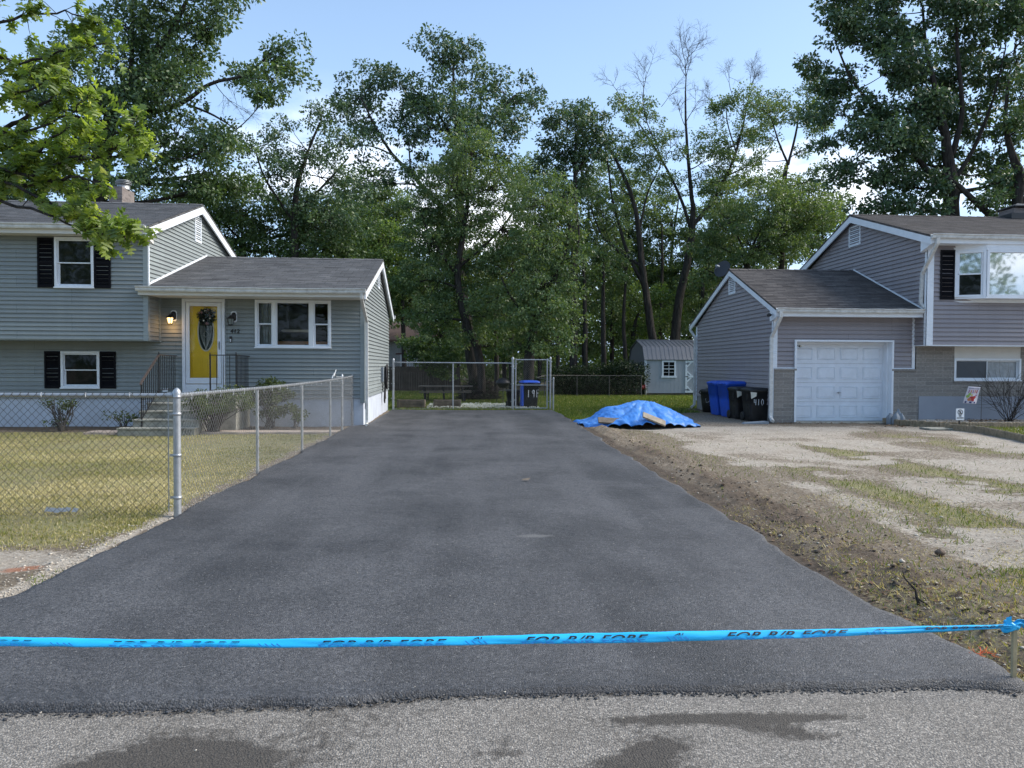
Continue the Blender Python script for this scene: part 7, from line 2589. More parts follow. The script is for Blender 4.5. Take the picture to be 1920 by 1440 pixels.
ink, gho = MB(), MB()
for i, (a, b) in enumerate(((-165, 60), (213, 450), (605, 838), (987, 1216), (1364, 1591), (1735, 1882))):
    vis = (0.10, 0.14, 0.22, 0.34, 0.44, 0.5)[i]
    v1 = (0.76, 0.76, 0.76, 0.80, 0.86, 0.95)[i]
    m_ = tape_text('FOR R/R FORE', a, b, v1 - vis, v1, (0.82, 0.80, 0.72, 0.55, 0.46, 0.45)[i], None, '')
    ink.add(m_.v, m_.f)
    if i < 5:
        m_ = tape_text('FOR RVR FORE', a - 10, b - 4, 0.03, (0.30, 0.30, 0.32, 0.30, 0.26)[i], 0.5, None, '', shear=-0.3)
        gho.add(m_.v, m_.f)
        lx0_ = b + 48
        for (c0_, c1_, c2) in ((0, 10, 0.06), (12, 22, 0.06), (24, 30, 0.06), (34, 36, 0.05)):
            q = [tape_pt(lx0_ - 12 + c0_ - 3, 0.50 - 0.02 * c0_ / 8, 0.0055), tape_pt(lx0_ - 12 + c0_ - 0.5, 0.50, 0.0055), tape_pt(lx0_ - 12 + c0_ + 8, 0.08, 0.0055), tape_pt(lx0_ - 12 + c0_ + 4, 0.08, 0.0055)]
            gho.add([tuple(x) for x in q], [(0, 1, 2, 3)])
        for poly in ([(0, .62), (9, .86), (11, .86), (3, .62)], [(9, .86), (12, .86), (12, .62), (10, .62)], [(4, .68), (11, .68), (11, .72), (6, .72)], [(15, .62), (17, .66), (18, .86), (16, .86)]):
            if vis > 0.2:
                q = [tape_pt(lx0_ + c_, d_, 0.0055) for c_, d_ in poly]
                ink.add([tuple(x) for x in q], [tuple(range(4))])
ink.build('tape_print', M['ink'], tpx, fix=False)
gho.build('tape_print_behind', M['ink_ghost'], tpx, fix=False)
# knot round the stake
kn = P(1893, 1174, sty)
mb = MB()
for q in range(4):
    pts = [(kn.x + 0.028 * math.cos(t) + 0.004 * q, sty + 0.022 * math.sin(t), kn.z + 0.008 * (q - 1.5) + 0.010 * math.sin(t * 1.5 + q)) for t in np.linspace(0, 6.283, 18)]
    mb.tube(pts, 0.010, 6)
mb.build('knot', M['tape'], tpx)
# loose tail, crumpled, running out to the right
nu_, nv_ = 26, 8
U_, V_ = np.meshgrid(np.linspace(0, 1, nu_), np.linspace(0, 1, nv_))
x_ = kn.x + 0.01 + 0.16 * U_
z_ = kn.z + 0.012 + (V_ - 0.5) * (0.015 + 0.055 * U_ ** 0.7) + 0.012 * np.sin(U_ * 9)
y_ = sty - 0.02 + 0.012 * np.sin(V_ * 9 + U_ * 5) + 0.02 * U_
npmesh('loose_end', np.stack([x_, y_, z_], -1).reshape(-1, 3), grid_faces(nu_, nv_), 4, M['tape'], tpx, smooth=True).modifiers.new('thick', 'SOLIDIFY').thickness = 0.001
mb = MB()
mb.add([(kn.x - 0.03, sty - 0.02, kn.z + 0.0), (kn.x - 0.012, sty - 0.03, kn.z + 0.0), (kn.x - 0.006, sty - 0.02, kn.z + 0.055), (kn.x - 0.026, sty - 0.01, kn.z + 0.045)], [(0, 1, 2, 3)])
mb.build('loose_end', M['tape'], tpx, fix=False)

# orange survey whiskers, a root, a white scrap: small single things
oc = G(1835, 1236)
MO = plain('orange_marking_bristle', (0.75, 0.10, 0.02), 0.6)
n = 26
A = np.stack([RNG.normal(oc.x + 0.02, 0.03, n), RNG.normal(oc.y, 0.02, n), np.full(n, 0.03)], 1)
B = A + np.stack([RNG.normal(0, 0.03, n), RNG.normal(0, 0.02, n), RNG.uniform(0.0, 0.03, n)], 1)
V, F = sticks(A, B, 0.0015, 0.001)
tag(npmesh('marking_whiskers', V, F, 4, MO), 'tuft of orange marking bristles in the dirt near the stake', 'marker')
rt_ = G(1728, 1150)
mb = MB()
mb.tube([(rt_.x + 0.0, rt_.y, 0.0), (rt_.x - 0.02, rt_.y + 0.02, 0.09), (rt_.x - 0.01, rt_.y + 0.05, 0.13), (rt_.x - 0.05, rt_.y + 0.10, 0.19), (rt_.x - 0.055, rt_.y + 0.12, 0.235)], [0.011, 0.009, 0.007, 0.005, 0.002], 6)
mb.tube([(rt_.x - 0.02, rt_.y + 0.02, 0.09), (rt_.x + 0.04, rt_.y, 0.05), (rt_.x + 0.07, rt_.y - 0.03, 0.005)], [0.007, 0.005, 0.002], 6)
mb.tube([(rt_.x - 0.05, rt_.y + 0.10, 0.19), (rt_.x - 0.075, rt_.y + 0.10, 0.22)], [0.004, 0.001], 5)
tag(mb.build('dead_root', M['bark']), 'crooked dark root sticking out of the soil beside the driveway', 'root')
for (px, py, s_, c_, lb) in ((1405, 1083 - 22, 0.02, 'cream', ''),):
    pass
g_ = G(1650, 1060)
for (px, py, rr, lb) in ((1762, 1042, 0.034, 'brown clump of earth and roots by the soil ridge'), (1690, 1056, 0.020, 'pale broken chunk lying on the dark soil')):
    g_ = G(px, py)
    m_ = MB()
    rs = []
    for k in range(8):
        t = math.pi * k / 7
        rs.append([(g_.x + rr * (0.02 + math.sin(t)) * math.cos(a) * (1.2 + .35 * math.sin(a * 3 + k)), g_.y + rr * (0.02 + math.sin(t)) * math.sin(a) * (1 + .3 * math.cos(a * 2 + k)), 0.02 + rr * .8 * (1 - math.cos(t)) * (1 + .15 * math.sin(a * 2 + k)) - 0.02) for a in [6.283 * q / 14 for q in range(14)]])
    m_.rings(rs)
    o_ = m_.build('soil_clump' if rr > .03 else 'broken_chunk', M['clod'] if rr > .03 else M['pebble'])
    tag(o_, lb, 'clump' if rr > .03 else 'chunk')
g_ = G(985, 907)
m_ = MB()
m_.add([(g_.x - .05, g_.y, .045), (g_.x + .04, g_.y - .03, .05), (g_.x + .07, g_.y + .03, .075), (g_.x - .03, g_.y + .04, .06)], [(0, 1, 2, 3)])
tag(m_.build('fallen_leaf', M['old_wood'], fix=False), 'single curled leaf lying on the far asphalt', 'leaf')
g_ = G(118, 965)
m_ = MB()
for k in range(7):
    a = RNG.uniform(0, 6.28)
    cx_, cy_ = g_.x + RNG.normal(0, .09), g_.y + RNG.normal(0, .03)
    m_.add([(cx_ - .03, cy_ - .01, .03), (cx_ + .025, cy_ - .02, .03), (cx_ + .03, cy_ + .02, .06), (cx_ - .02, cy_ + .02, .07)], [(0, 1, 2, 3)])
tag(m_.build('crumpled_scrap', M['plastic_grey'], fix=False), 'crumpled grey scrap on the grass below the fence', 'litter')

# ================================================================== trees
def leaf_quads(c, d, L, w_):
    """c origins, d directions, L lengths, w_ widths -> verts (N*4,3)"""
    n = len(c)
    s = unit(np.cross(d, RNG.normal(0, 1, (n, 3)))) * (w_ / 2)[:, None]
    nrm = unit(np.cross(d, s)) * (L * 0.08)[:, None]
    return np.stack([c, c + d * (L * .5)[:, None] + s + nrm, c + d * L[:, None], c + d * (L * .5)[:, None] - s + nrm], 1)


def clump_leaves(cen, rad, per, L, droop=0.35):
    """leaves round each clump centre"""
    n = len(cen) * per
    cc = np.repeat(cen, per, 0)
    rr = np.repeat(rad, per)
    dirn = unit(RNG.normal(0, 1, (n, 3)) * np.array([1, 1, 0.75]))
    rad_ = RNG.uniform(0.25, 1.0, n) ** 0.6
    off = dirn * (rr * rad_)[:, None]
    off[:, 2] *= 0.62
    d = unit(dirn * 0.8 + RNG.normal(0, 0.55, (n, 3)) + np.array([0, 0, -droop]))
    LL = RNG.uniform(0.7, 1.3, n) * L
    V = leaf_quads(cc + off, d, LL, LL * RNG.uniform(0.42, 0.62, n))
    base = np.repeat(RNG.uniform(-0.16, 0.16, len(cen)), per)
    v = np.clip(0.48 + base + RNG.normal(0, 0.17, n), 0, 1)
    return V.reshape(-1, 3), np.repeat(v, 4)


DENS = 1.95


def bare_twigs(p, d, L, r, depth, A, B, RA, RB):
    n = 4
    q = Vector(p)
    d = Vector(d).normalized()
    for k in range(n):
        d2 = (d + Vector(RNG.normal(0, 0.13, 3))).normalized()
        q2 = q + d2 * L / n
        A.append(tuple(q))
        B.append(tuple(q2))
        RA.append(r * (1 - 0.6 * k / n))
        RB.append(r * (1 - 0.6 * (k + 1) / n))
        if depth > 0 and k >= 1:
            for _ in range(2):
                dd = (d2 + Vector(RNG.normal(0, 0.55, 3)) + Vector((0, 0, 0.12))).normalized()
                bare_twigs(q2, dd, L * RNG.uniform(0.45, 0.68), r * 0.5, depth - 1, A, B, RA, RB)
        q, d = q2, d2


def tree(label, Yd, trunk, blobs, leaf='oak', limbs=(), L=0.17, per=46, dens=8.5, cr=0.50, bark='bark', name='tree', group=None, bare=(), droop=0.35, cat='tree', zbase=None, spread=1.0, yjit=1.0, shell=0.35, parent_loc=None):
    """trunk and limbs are photo points (px, py, radius); blobs (px, py, rx, rz) sizes in photo pixels, at distance Yd"""
    k_ = Yd / FPX
    root_p = P(trunk[0][0], trunk[0][1], Yd)
    g0_ = float(ground_h(np.array([root_p.x]), np.array([Yd]))[0] + sst(Yd, 45, 160) * 1.5)
    root = empty(name, (root_p.x, Yd, g0_), 0, label, cat, group)
    o0 = np.array([root_p.x, Yd, g0_])
    mb = MB()
    pts = []
    for i, (px, py, r) in enumerate(trunk):
        q = np.array(P(px, py, Yd))
        if i == 0:
            q[2] = g0_ - 0.1
        pts.append((q - o0, r))
    # flare at the foot
    pts.insert(1, (pts[0][0] * 0.8 + pts[1][0] * 0.2 * 0 + (pts[1][0] - pts[0][0]) * 0.06 + pts[0][0] * 0.2, pts[0][1] * 0.86))
    tp_ = [p_ for p_, r in pts]
    tr_ = [r for p_, r in pts]
    tr_[0] *= 1.3

    def smooth_path(P_, Rr, sub=4, wob=0.04):
        out_p, out_r = [], []
        P_ = [np.array(p__) for p__ in P_]
        n = len(P_)
        for i in range(n - 1):
            p0_, p1_, p2_, p3_ = P_[max(i - 1, 0)], P_[i], P_[i + 1], P_[min(i + 2, n - 1)]
            for s_ in range(sub):
                t = s_ / sub
                q = 0.5 * ((2 * p1_) + (-p0_ + p2_) * t + (2 * p0_ - 5 * p1_ + 4 * p2_ - p3_) * t * t + (-p0_ + 3 * p1_ - 3 * p2_ + p3_) * t ** 3)
                out_p.append(q + (RNG.normal(0, wob, 3) * Rr[i] * 2 if (i or s_) else 0))
                out_r.append(Rr[i] * (1 - t) + Rr[i + 1] * t)
        out_p.append(P_[-1])
        out_r.append(Rr[-1])
        return out_p, out_r
    sp__, sr__ = smooth_path(tp_, tr_)
    mb.tube([tuple(q) for q in sp__], sr__, 9)
    nodes = [(q, r) for q, r in zip(sp__, sr__)]
    for lm in limbs:
        lp, lr = [], []
        for j, e in enumerate(lm):
            q = np.array(P(e[0], e[1], Yd + (e[3] if len(e) > 3 else 0.0))) - o0
            lp.append(q)
            lr.append(e[2])
        if len(lp) > 2:
            dy = RNG.uniform(-1, 1) * 0.8
            for j in range(1, len(lp)):
                lp[j] = lp[j] + np.array([0, dy * j / len(lp), 0])
        a_, b_ = smooth_path(lp, lr)
        mb.tube([tuple(q) for q in a_], b_, 7)
        nodes += list(zip(a_, b_))
    cs, rs2 = [], []
    TA, TB, TRa, TRb = [], [], [], []
    NP = np.array([q for q, r in nodes])
    NR = np.array([r for q, r in nodes])
    for bl in blobs:
        px, py, rx, rz = bl[:4]
        c = np.array(P(px, py, Yd)) - o0
        rxm, rzm = rx * k_, rz * k_
        rym = rxm * 0.85
        c[1] += RNG.uniform(-1, 1) * yjit * 1.2
        # a limb from the nearest lower wood to this mass
        dd = np.linalg.norm(NP - c, axis=1) + np.where(NP[:, 2] > c[2] - 0.15 * rzm, 3.0, 0) + np.where(NP[:, 2] < 0.9, 6.0, 0)
        i0 = int(np.argmin(dd))
        s_, r0 = NP[i0], NR[i0]
        m_ = (s_ + c) / 2 + np.array([0, 0, -0.10 * np.linalg.norm(c - s_)]) + RNG.normal(0, 0.15, 3)
        rr0 = min(max(r0 * 0.45, 0.025), 0.12)
        path = []
        for t in np.linspace(0, 1, 7):
            path.append((1 - t) ** 2 * s_ + 2 * t * (1 - t) * m_ + t * t * c)
        mb.tube([tuple(q) for q in path], [rr0 * (1 - .75 * t) for t in np.linspace(0, 1, 7)], 5)
        n = max(4, int(DENS * dens * (rxm * rzm) ** 0.5 * (rxm * rzm * rym) ** (1 / 3) * (bl[4] if len(bl) > 4 else 1.0)))
        u = unit(RNG.normal(0, 1, (n, 3)))
        rad_ = RNG.uniform(shell ** 3, 1.0, n) ** (1 / 3)
        rad_ = np.where(RNG.uniform(0, 1, n) < 0.12, rad_ * 1.22, rad_)
        e = u * rad_[:, None] * np.array([rxm, rym, rzm]) * spread
        cs.append(c + e)
        rs2.append(RNG.uniform(0.6, 1.25, n) * cr)
        # twigs
        for q in (c + e)[:: 2]:
            t = RNG.uniform(0.45, 1)
            a = (1 - t) ** 2 * s_ + 2 * t * (1 - t) * m_ + t * t * c
            md = (a + q) / 2 + RNG.normal(0, 0.10, 3)
            TA += [a, md]
            TB += [md, q]
            TRa += [0.022, 0.014]
            TRb += [0.014, 0.006]
    for (px, py, dx, dy_, Lm, rr, dep) in bare:
        q = np.array(P(px, py, Yd)) - o0
        bare_twigs(q, (dx, RNG.normal(0, .15), dy_), Lm, rr, dep, TA, TB, TRa, TRb)
    mb.build('trunk', M[bark], root, fix=False)
    if TA:
        V, F = sticks(np.array(TA), np.array(TB), np.array(TRa), np.array(TRb))
        npmesh('twigs', V, F, 4, M[bark], root)
    if cs:
        cs = np.concatenate(cs)
        rs2 = np.concatenate(rs2)
        V, v = clump_leaves(cs, rs2, int(per * 1.7), L * 0.95, droop)
        npmesh('crown', V, np.arange(len(V)), 4, M[leaf], root, v)
    return root


# the big oak behind the left house
tree('large dark oak towering behind the left house chimney', 30.0,
     [(150, 756, .38), (165, 560, .34), (185, 380, .30), (205, 230, .25), (235, 170, .20), (275, 120, .15), (320, 60, .10), (350, 0, .06)],
     [(330, 40, 80, 45), (425, 30, 45, 42), (290, 110, 70, 45), (350, 135, 45, 38), (245, 150, 80, 60), (540, 105, 42, 32), (490, 130, 38, 34), (515, 185, 42, 40), (440, 128, 32, 24), (550, 150, 28, 36),
      (340, 250, 62, 40), (230, 240, 75, 55), (300, 300, 60, 38), (400, 262, 55, 42), (385, 310, 60, 36), (120, 210, 50, 50), (180, 120, 50, 50), (90, 130, 45, 45), (60, 180, 45, 30), (290, -40, 120, 50), (440, -30, 60, 40), (170, 290, 60, 40), (270, 350, 60, 26), (330, 355, 50, 20), (60, 330, 60, 30), (340, 190, 55, 40), (300, 170, 50, 40), (250, 60, 60, 45), (200, 180, 55, 45), (430, 330, 50, 34), (365, 75, 50, 36), (300, 10, 60, 40), (380, 345, 50, 30), (440, 290, 50, 34)],
     'oak', [[(205, 235, .16), (300, 210, .11), (350, 195, .09), (400, 165, .07), (470, 148, .05), (520, 108, .03)], [(350, 195, .05), (400, 215, .04), (440, 240, .02)],
             [(240, 165, .10), (248, 100, .08), (250, 20, .06), (248, -60, .04)], [(275, 120, .09), (330, 60, .06), (380, 50, .035)], [(190, 300, .08), (260, 292, .05), (300, 300, .03)]], L=0.17, dens=8.5, bare=((370, 60, .8, .1, 1.2, .02, 2), (400, 150, .6, -.6, 1.3, .02, 3)), name='oak_tree')
tree('lighter green tree between the left oak and the house gable', 34.0, [(560, 745, .22), (556, 560, .19), (552, 440, .16), (556, 360, .12), (575, 290, .07), (600, 230, .04)],
     [(600, 222, 36, 36, .7), (560, 270, 55, 45, .75), (640, 290, 42, 40, .7), (590, 330, 60, 40, .8), (520, 330, 52, 45, .8), (655, 345, 40, 40, .7), (480, 280, 45, 40, .6), (560, 395, 75, 36), (640, 405, 52, 34, .8), (520, 230, 34, 30, .6)],
     'blue_oak', [[(556, 400, .08), (610, 340, .05), (650, 290, .03)], [(553, 420, .08), (500, 340, .05), (480, 280, .03)]], L=0.15, dens=8.5, name='maple_tree')
tree('dense dark tree standing over the roof ridge of the left house', 36.0, [(450, 742, .25), (452, 560, .22), (455, 450, .15)],
     [(400, 390, 65, 45), (470, 400, 70, 50), (545, 420, 70, 50), (610, 430, 65, 45), (650, 460, 45, 35), (430, 450, 70, 45), (510, 460, 80, 40), (590, 480, 75, 30), (330, 400, 55, 45), (670, 400, 35, 30, .6)], 'oak', L=0.16, dens=10)
tree('dark tree behind the far left roof', 37.0, [(70, 742, .25), (72, 560, .22), (75, 420, .15)],
     [(20, 350, 60, 30), (90, 345, 60, 26), (150, 350, 55, 28), (260, 372, 50, 20, .7), (30, 300, 55, 40)], 'oak', L=0.16, dens=9)
# the broad oak in the middle
tree('tall broad oak with open dark crown in the middle of the picture', 39.0,
     [(893, 741, .34), (880, 640, .31), (868, 560, .28), (862, 450, .24), (862, 340, .19), (858, 260, .14), (852, 190, .09), (850, 130, .05)],
     [(655, 165, 38, 28), (700, 140, 36, 26), (755, 150, 50, 32), (820, 108, 40, 32), (868, 120, 42, 34), (850, 96, 26, 18), (935, 150, 34, 34), (985, 160, 30, 32), (1005, 185, 18, 18), (690, 200, 42, 32, .85), (770, 205, 52, 42), (850, 190, 62, 50), (925, 205, 52, 42), (965, 240, 34, 34),
      (640, 215, 28, 26), (700, 262, 40, 26, .55), (660, 285, 34, 20, .6), (770, 265, 34, 36, .6), (845, 260, 66, 48), (910, 275, 50, 45), (720, 322, 42, 26, .6), (760, 345, 32, 20, .5), (690, 330, 24, 16, .5), (800, 300, 30, 30, .7), (870, 320, 60, 40)],
     'blue_oak', [[(862, 420, .15), (810, 370, .12), (770, 325, .10), (735, 290, .08), (705, 240, .06), (680, 190, .04)], [(735, 290, .05), (700, 275, .035), (665, 270, .02)], [(860, 330, .12), (900, 260, .09), (940, 200, .06), (975, 165, .03)],
                  [(858, 280, .09), (820, 210, .06), (770, 160, .04)], [(770, 325, .05), (765, 260, .035), (750, 200, .02)], [(780, 345, .05), (730, 345, .03), (700, 335, .015)]], L=0.19, dens=8.0, per=44, cr=.52, name='oak_tree', spread=1.14)
# leafy trees in front of it
tree('bushy mid-green tree in the centre, in front of the tall oak', 33.0,
     [(905, 737, .20), (898, 665, .19), (872, 600, .17), (858, 520, .15), (868, 440, .12), (880, 350, .08), (885, 280, .04)],
     [(885, 300, 52, 48), (840, 345, 60, 45), (925, 350, 58, 50), (800, 390, 48, 40), (870, 410, 78, 52), (950, 430, 62, 52), (800, 455, 62, 45), (880, 490, 80, 50), (960, 505, 60, 48), (800, 525, 62, 40), (870, 560, 70, 42), (940, 580, 60, 42), (815, 590, 55, 34, .8), (885, 625, 60, 30, .75), (960, 640, 45, 28, .7)],
     'mid', [[(862, 500, .07), (930, 440, .05), (960, 400, .03)], [(860, 520, .07), (810, 450, .05), (790, 400, .03)], [(872, 590, .05), (930, 560, .03), (970, 540, .02)]], L=0.125, dens=15, per=52, cr=.42, name='elm_tree')
tree('leafy tree with drooping sprays just behind the gate', 31.5,
     [(990, 740, .26), (992, 690, .24), (1000, 620, .20), (1020, 560, .14), (1050, 500, .11), (1068, 430, .07), (1062, 380, .04)],
     [(1000, 380, 48, 45), (1060, 360, 36, 34), (1045, 420, 50, 45), (1000, 460, 50, 42), (1070, 480, 34, 40, .8), (1020, 530, 55, 42), (1000, 590, 62, 40), (1060, 590, 40, 34), (1030, 640, 50, 28), (970, 640, 40, 26), (1070, 545, 26, 30, .7)],
     'mid', [[(1020, 560, .09), (1065, 520, .07), (1085, 450, .05), (1080, 400, .03)], [(1000, 610, .07), (960, 560, .05), (940, 520, .03)]], L=0.13, dens=14, per=50, cr=.42, name='elm_tree', droop=0.6)
tree('dark round-topped oak right of the tall middle oak', 41.0, [(1075, 735, .26), (1076, 560, .22), (1078, 420, .17), (1078, 330, .10), (1080, 260, .05)],
     [(1085, 208, 34, 26), (1050, 240, 36, 30), (1110, 235, 40, 34), (1080, 265, 50, 34), (1035, 280, 30, 26), (1125, 280, 34, 30), (1075, 310, 48, 28), (1060, 350, 44, 28, .8), (1110, 345, 36, 28, .8), (1020, 320, 22, 26, .7)],
     'blue_oak', [[(1078, 330, .08), (1110, 270, .05), (1120, 235, .02)]], L=0.18, dens=9, name='oak_tree')
# the two forked trees with dead tops
tree('forked tree with grey dead limbs left of the shed', 44.0,
     [(1226, 733, .27), (1224, 640, .25), (1213, 560, .22), (1204, 500, .20), (1197, 430, .16), (1188, 380, .13), (1165, 320, .10), (1145, 285, .07), (1130, 262, .04)],
     [(1170, 215, 34, 26), (1205, 200, 32, 30), (1225, 240, 34, 30), (1170, 260, 36, 30), (1205, 290, 42, 36), (1250, 285, 30, 30), (1150, 300, 30, 26, .6), (1170, 350, 34, 26, .6), (1230, 330, 34, 30, .7), (1150, 400, 34, 30, .6), (1120, 440, 36, 34, .7)],
     'mid', [[(1210, 540, .13), (1180, 480, .11), (1165, 430, .09), (1150, 370, .07), (1142, 300, .05), (1136, 265, .03)],
             [(1204, 500, .10), (1160, 470, .08), (1130, 440, .05), (1112, 395, .03), (1095, 350, .015)],
             [(1197, 440, .08), (1215, 360, .06), (1240, 300, .04), (1215, 230, .03), (1205, 170, .015)]],
     L=0.15, dens=8.0, bare=((1130, 262, -.5, .9, 1.6, .03, 3), (1205, 190, .1, 1, 1.7, .035, 3), (1165, 185, -.3, 1, 1.2, .025, 3), (1180, 480, -.7, .6, 1.8, .035, 2), (1165, 430, -.9, .4, 1.6, .03, 2), (1112, 395, -.8, .2, 1.2, .02, 2), (1240, 200, .6, .5, 1.3, .02, 3)), bark='bark', name='forked_tree')
tree('forked tree with a tall leafless top above the shed', 45.0,
     [(1268, 733, .32), (1266, 640, .30), (1274, 560, .26), (1288, 500, .23), (1298, 430, .20), (1297, 370, .13), (1290, 300, .10), (1286, 230, .07), (1285, 170, .045)],
     [(1345, 215, 34, 28), (1385, 205, 36, 30), (1340, 265, 40, 32), (1390, 260, 36, 32), (1420, 240, 26, 30), (1320, 300, 30, 30, .7), (1375, 310, 46, 34), (1340, 345, 40, 28, .7), (1405, 340, 36, 34, .8), (1300, 340, 28, 22, .5), (1260, 350, 26, 24, .5), (1385, 385, 40, 28, .8)],
     'mid', [[(1300, 420, .15), (1330, 385, .13), (1362, 330, .11), (1380, 285, .08), (1395, 230, .05), (1402, 190, .03)], [(1294, 425, .12), (1275, 370, .09), (1245, 310, .07), (1215, 260, .05), (1190, 225, .03)],
             [(1380, 285, .05), (1365, 220, .035), (1372, 170, .02)], [(1362, 330, .05), (1420, 300, .035), (1460, 250, .02)]],
     L=0.15, dens=8.5, bare=((1285, 175, 0, 1, 1.9, .05, 4), (1286, 230, .5, .9, 1.5, .03, 3), (1287, 240, -.6, .8, 1.5, .03, 3), (1288, 300, -.5, .9, 1.4, .03, 2), (1402, 190, .3, 1, 1.5, .03, 4), (1372, 175, -.2, 1, 1.3, .025, 3), (1345, 200, -.8, .7, 1.4, .025, 3), (1405, 200, .8, .8, 1.1, .02, 3)), name='forked_tree')
tree('slim tree with a clear fork of pale sky behind it', 41.0, [(1462, 735, .22), (1464, 560, .19), (1467, 400, .15), (1473, 320, .12), (1478, 306, .11)],
     [(1440, 210, 34, 28), (1480, 190, 34, 30), (1520, 175, 30, 34), (1505, 225, 34, 28), (1450, 255, 34, 26, .7), (1540, 225, 26, 30), (1430, 290, 30, 26, .6), (1520, 280, 24, 20, .5), (1535, 330, 34, 30, .7), (1440, 350, 40, 30, .8), (1500, 370, 44, 28, .8)],
     'mid', [[(1478, 308, .07), (1458, 265, .05), (1445, 225, .03)], [(1478, 308, .08), (1495, 250, .06), (1505, 205, .04)]], L=0.15, dens=9, name='forked_tree')
tree('dense green tree behind the garage roof', 40.0, [(1400, 735, .26), (1400, 600, .22), (1400, 480, .16)],
     [(1370, 400, 50, 40), (1430, 400, 55, 42), (1490, 410, 50, 36), (1350, 450, 46, 38), (1410, 460, 60, 40), (1475, 465, 50, 36), (1380, 500, 50, 30), (1530, 400, 44, 36), (1330, 500, 34, 30), (1545, 360, 34, 30, .8)], 'mid', L=0.15, dens=11, name='maple_tree')
# right hand oak
tree('huge dark oak rising over the right house', 31.0,
     [(1782, 758, .46), (1782, 600, .42), (1782, 440, .38), (1785, 360, .30), (1778, 290, .22), (1765, 220, .16), (1750, 150, .11), (1735, 80, .07), (1730, 10, .04)],
     [(1575, 18, 46, 26), (1650, 8, 50, 30), (1560, 70, 36, 28), (1618, 75, 48, 32), (1535, 112, 26, 20), (1690, 60, 50, 34), (1770, 30, 55, 36), (1840, 60, 55, 42), (1900, 40, 40, 50), (1585, 140, 46, 32), (1660, 135, 52, 34), (1740, 120, 50, 36), (1820, 130, 52, 38), (1890, 140, 44, 40),
      (1560, 195, 44, 28, .8), (1625, 205, 52, 34), (1700, 200, 50, 36), (1780, 205, 52, 40), (1855, 215, 50, 38), (1915, 230, 34, 42), (1560, 255, 30, 22, .7), (1615, 270, 46, 32), (1690, 275, 50, 34), (1760, 290, 44, 30, .9), (1835, 290, 44, 30, .9), (1590, 320, 40, 26), (1660, 335, 46, 30), (1730, 350, 44, 28, .9), (1650, 385, 50, 20), (1900, 310, 36, 34),
      (1720, 390, 48, 18), (1850, 350, 34, 22, .7), (1700, -30, 90, 30), (1850, -20, 80, 30)],
     'blue_oak', [[(1785, 380, .16), (1740, 320, .12), (1700, 270, .09), (1650, 210, .07), (1600, 150, .05), (1570, 80, .03)], [(1782, 300, .14), (1800, 220, .11), (1790, 120, .08), (1780, 20, .05)],
                  [(1750, 330, .09), (1690, 320, .06), (1640, 330, .03)], [(1790, 340, .10), (1830, 260, .08), (1855, 180, .05), (1870, 100, .03)], [(1700, 270, .06), (1640, 275, .04), (1590, 310, .02)]],
     L=0.19, per=54, dens=12.5, cr=.50, bare=((1600, 60, -.3, .8, 1.2, .02, 2), (1860, 60, .5, .8, 1.3, .03, 2)), name='oak_tree')
tree('oak with curved limbs above the right house chimney', 29.5,
     [(1895, 757, .36), (1893, 560, .32), (1895, 440, .28), (1906, 390, .22), (1912, 330, .18), (1895, 280, .13), (1885, 230, .09), (1890, 160, .05)],
     [(1880, 370, 40, 26), (1920, 350, 40, 40), (1890, 250, 40, 34), (1935, 180, 50, 60), (1960, 300, 40, 60), (1930, 60, 50, 60), (1840, 385, 30, 18, .7)],
     'oak', [[(1880, 430, .16), (1858, 400, .14), (1830, 370, .12), (1808, 345, .10), (1780, 320, .06)], [(1906, 390, .12), (1950, 330, .09), (1970, 240, .05)]], L=0.17, dens=9, name='oak_tree')

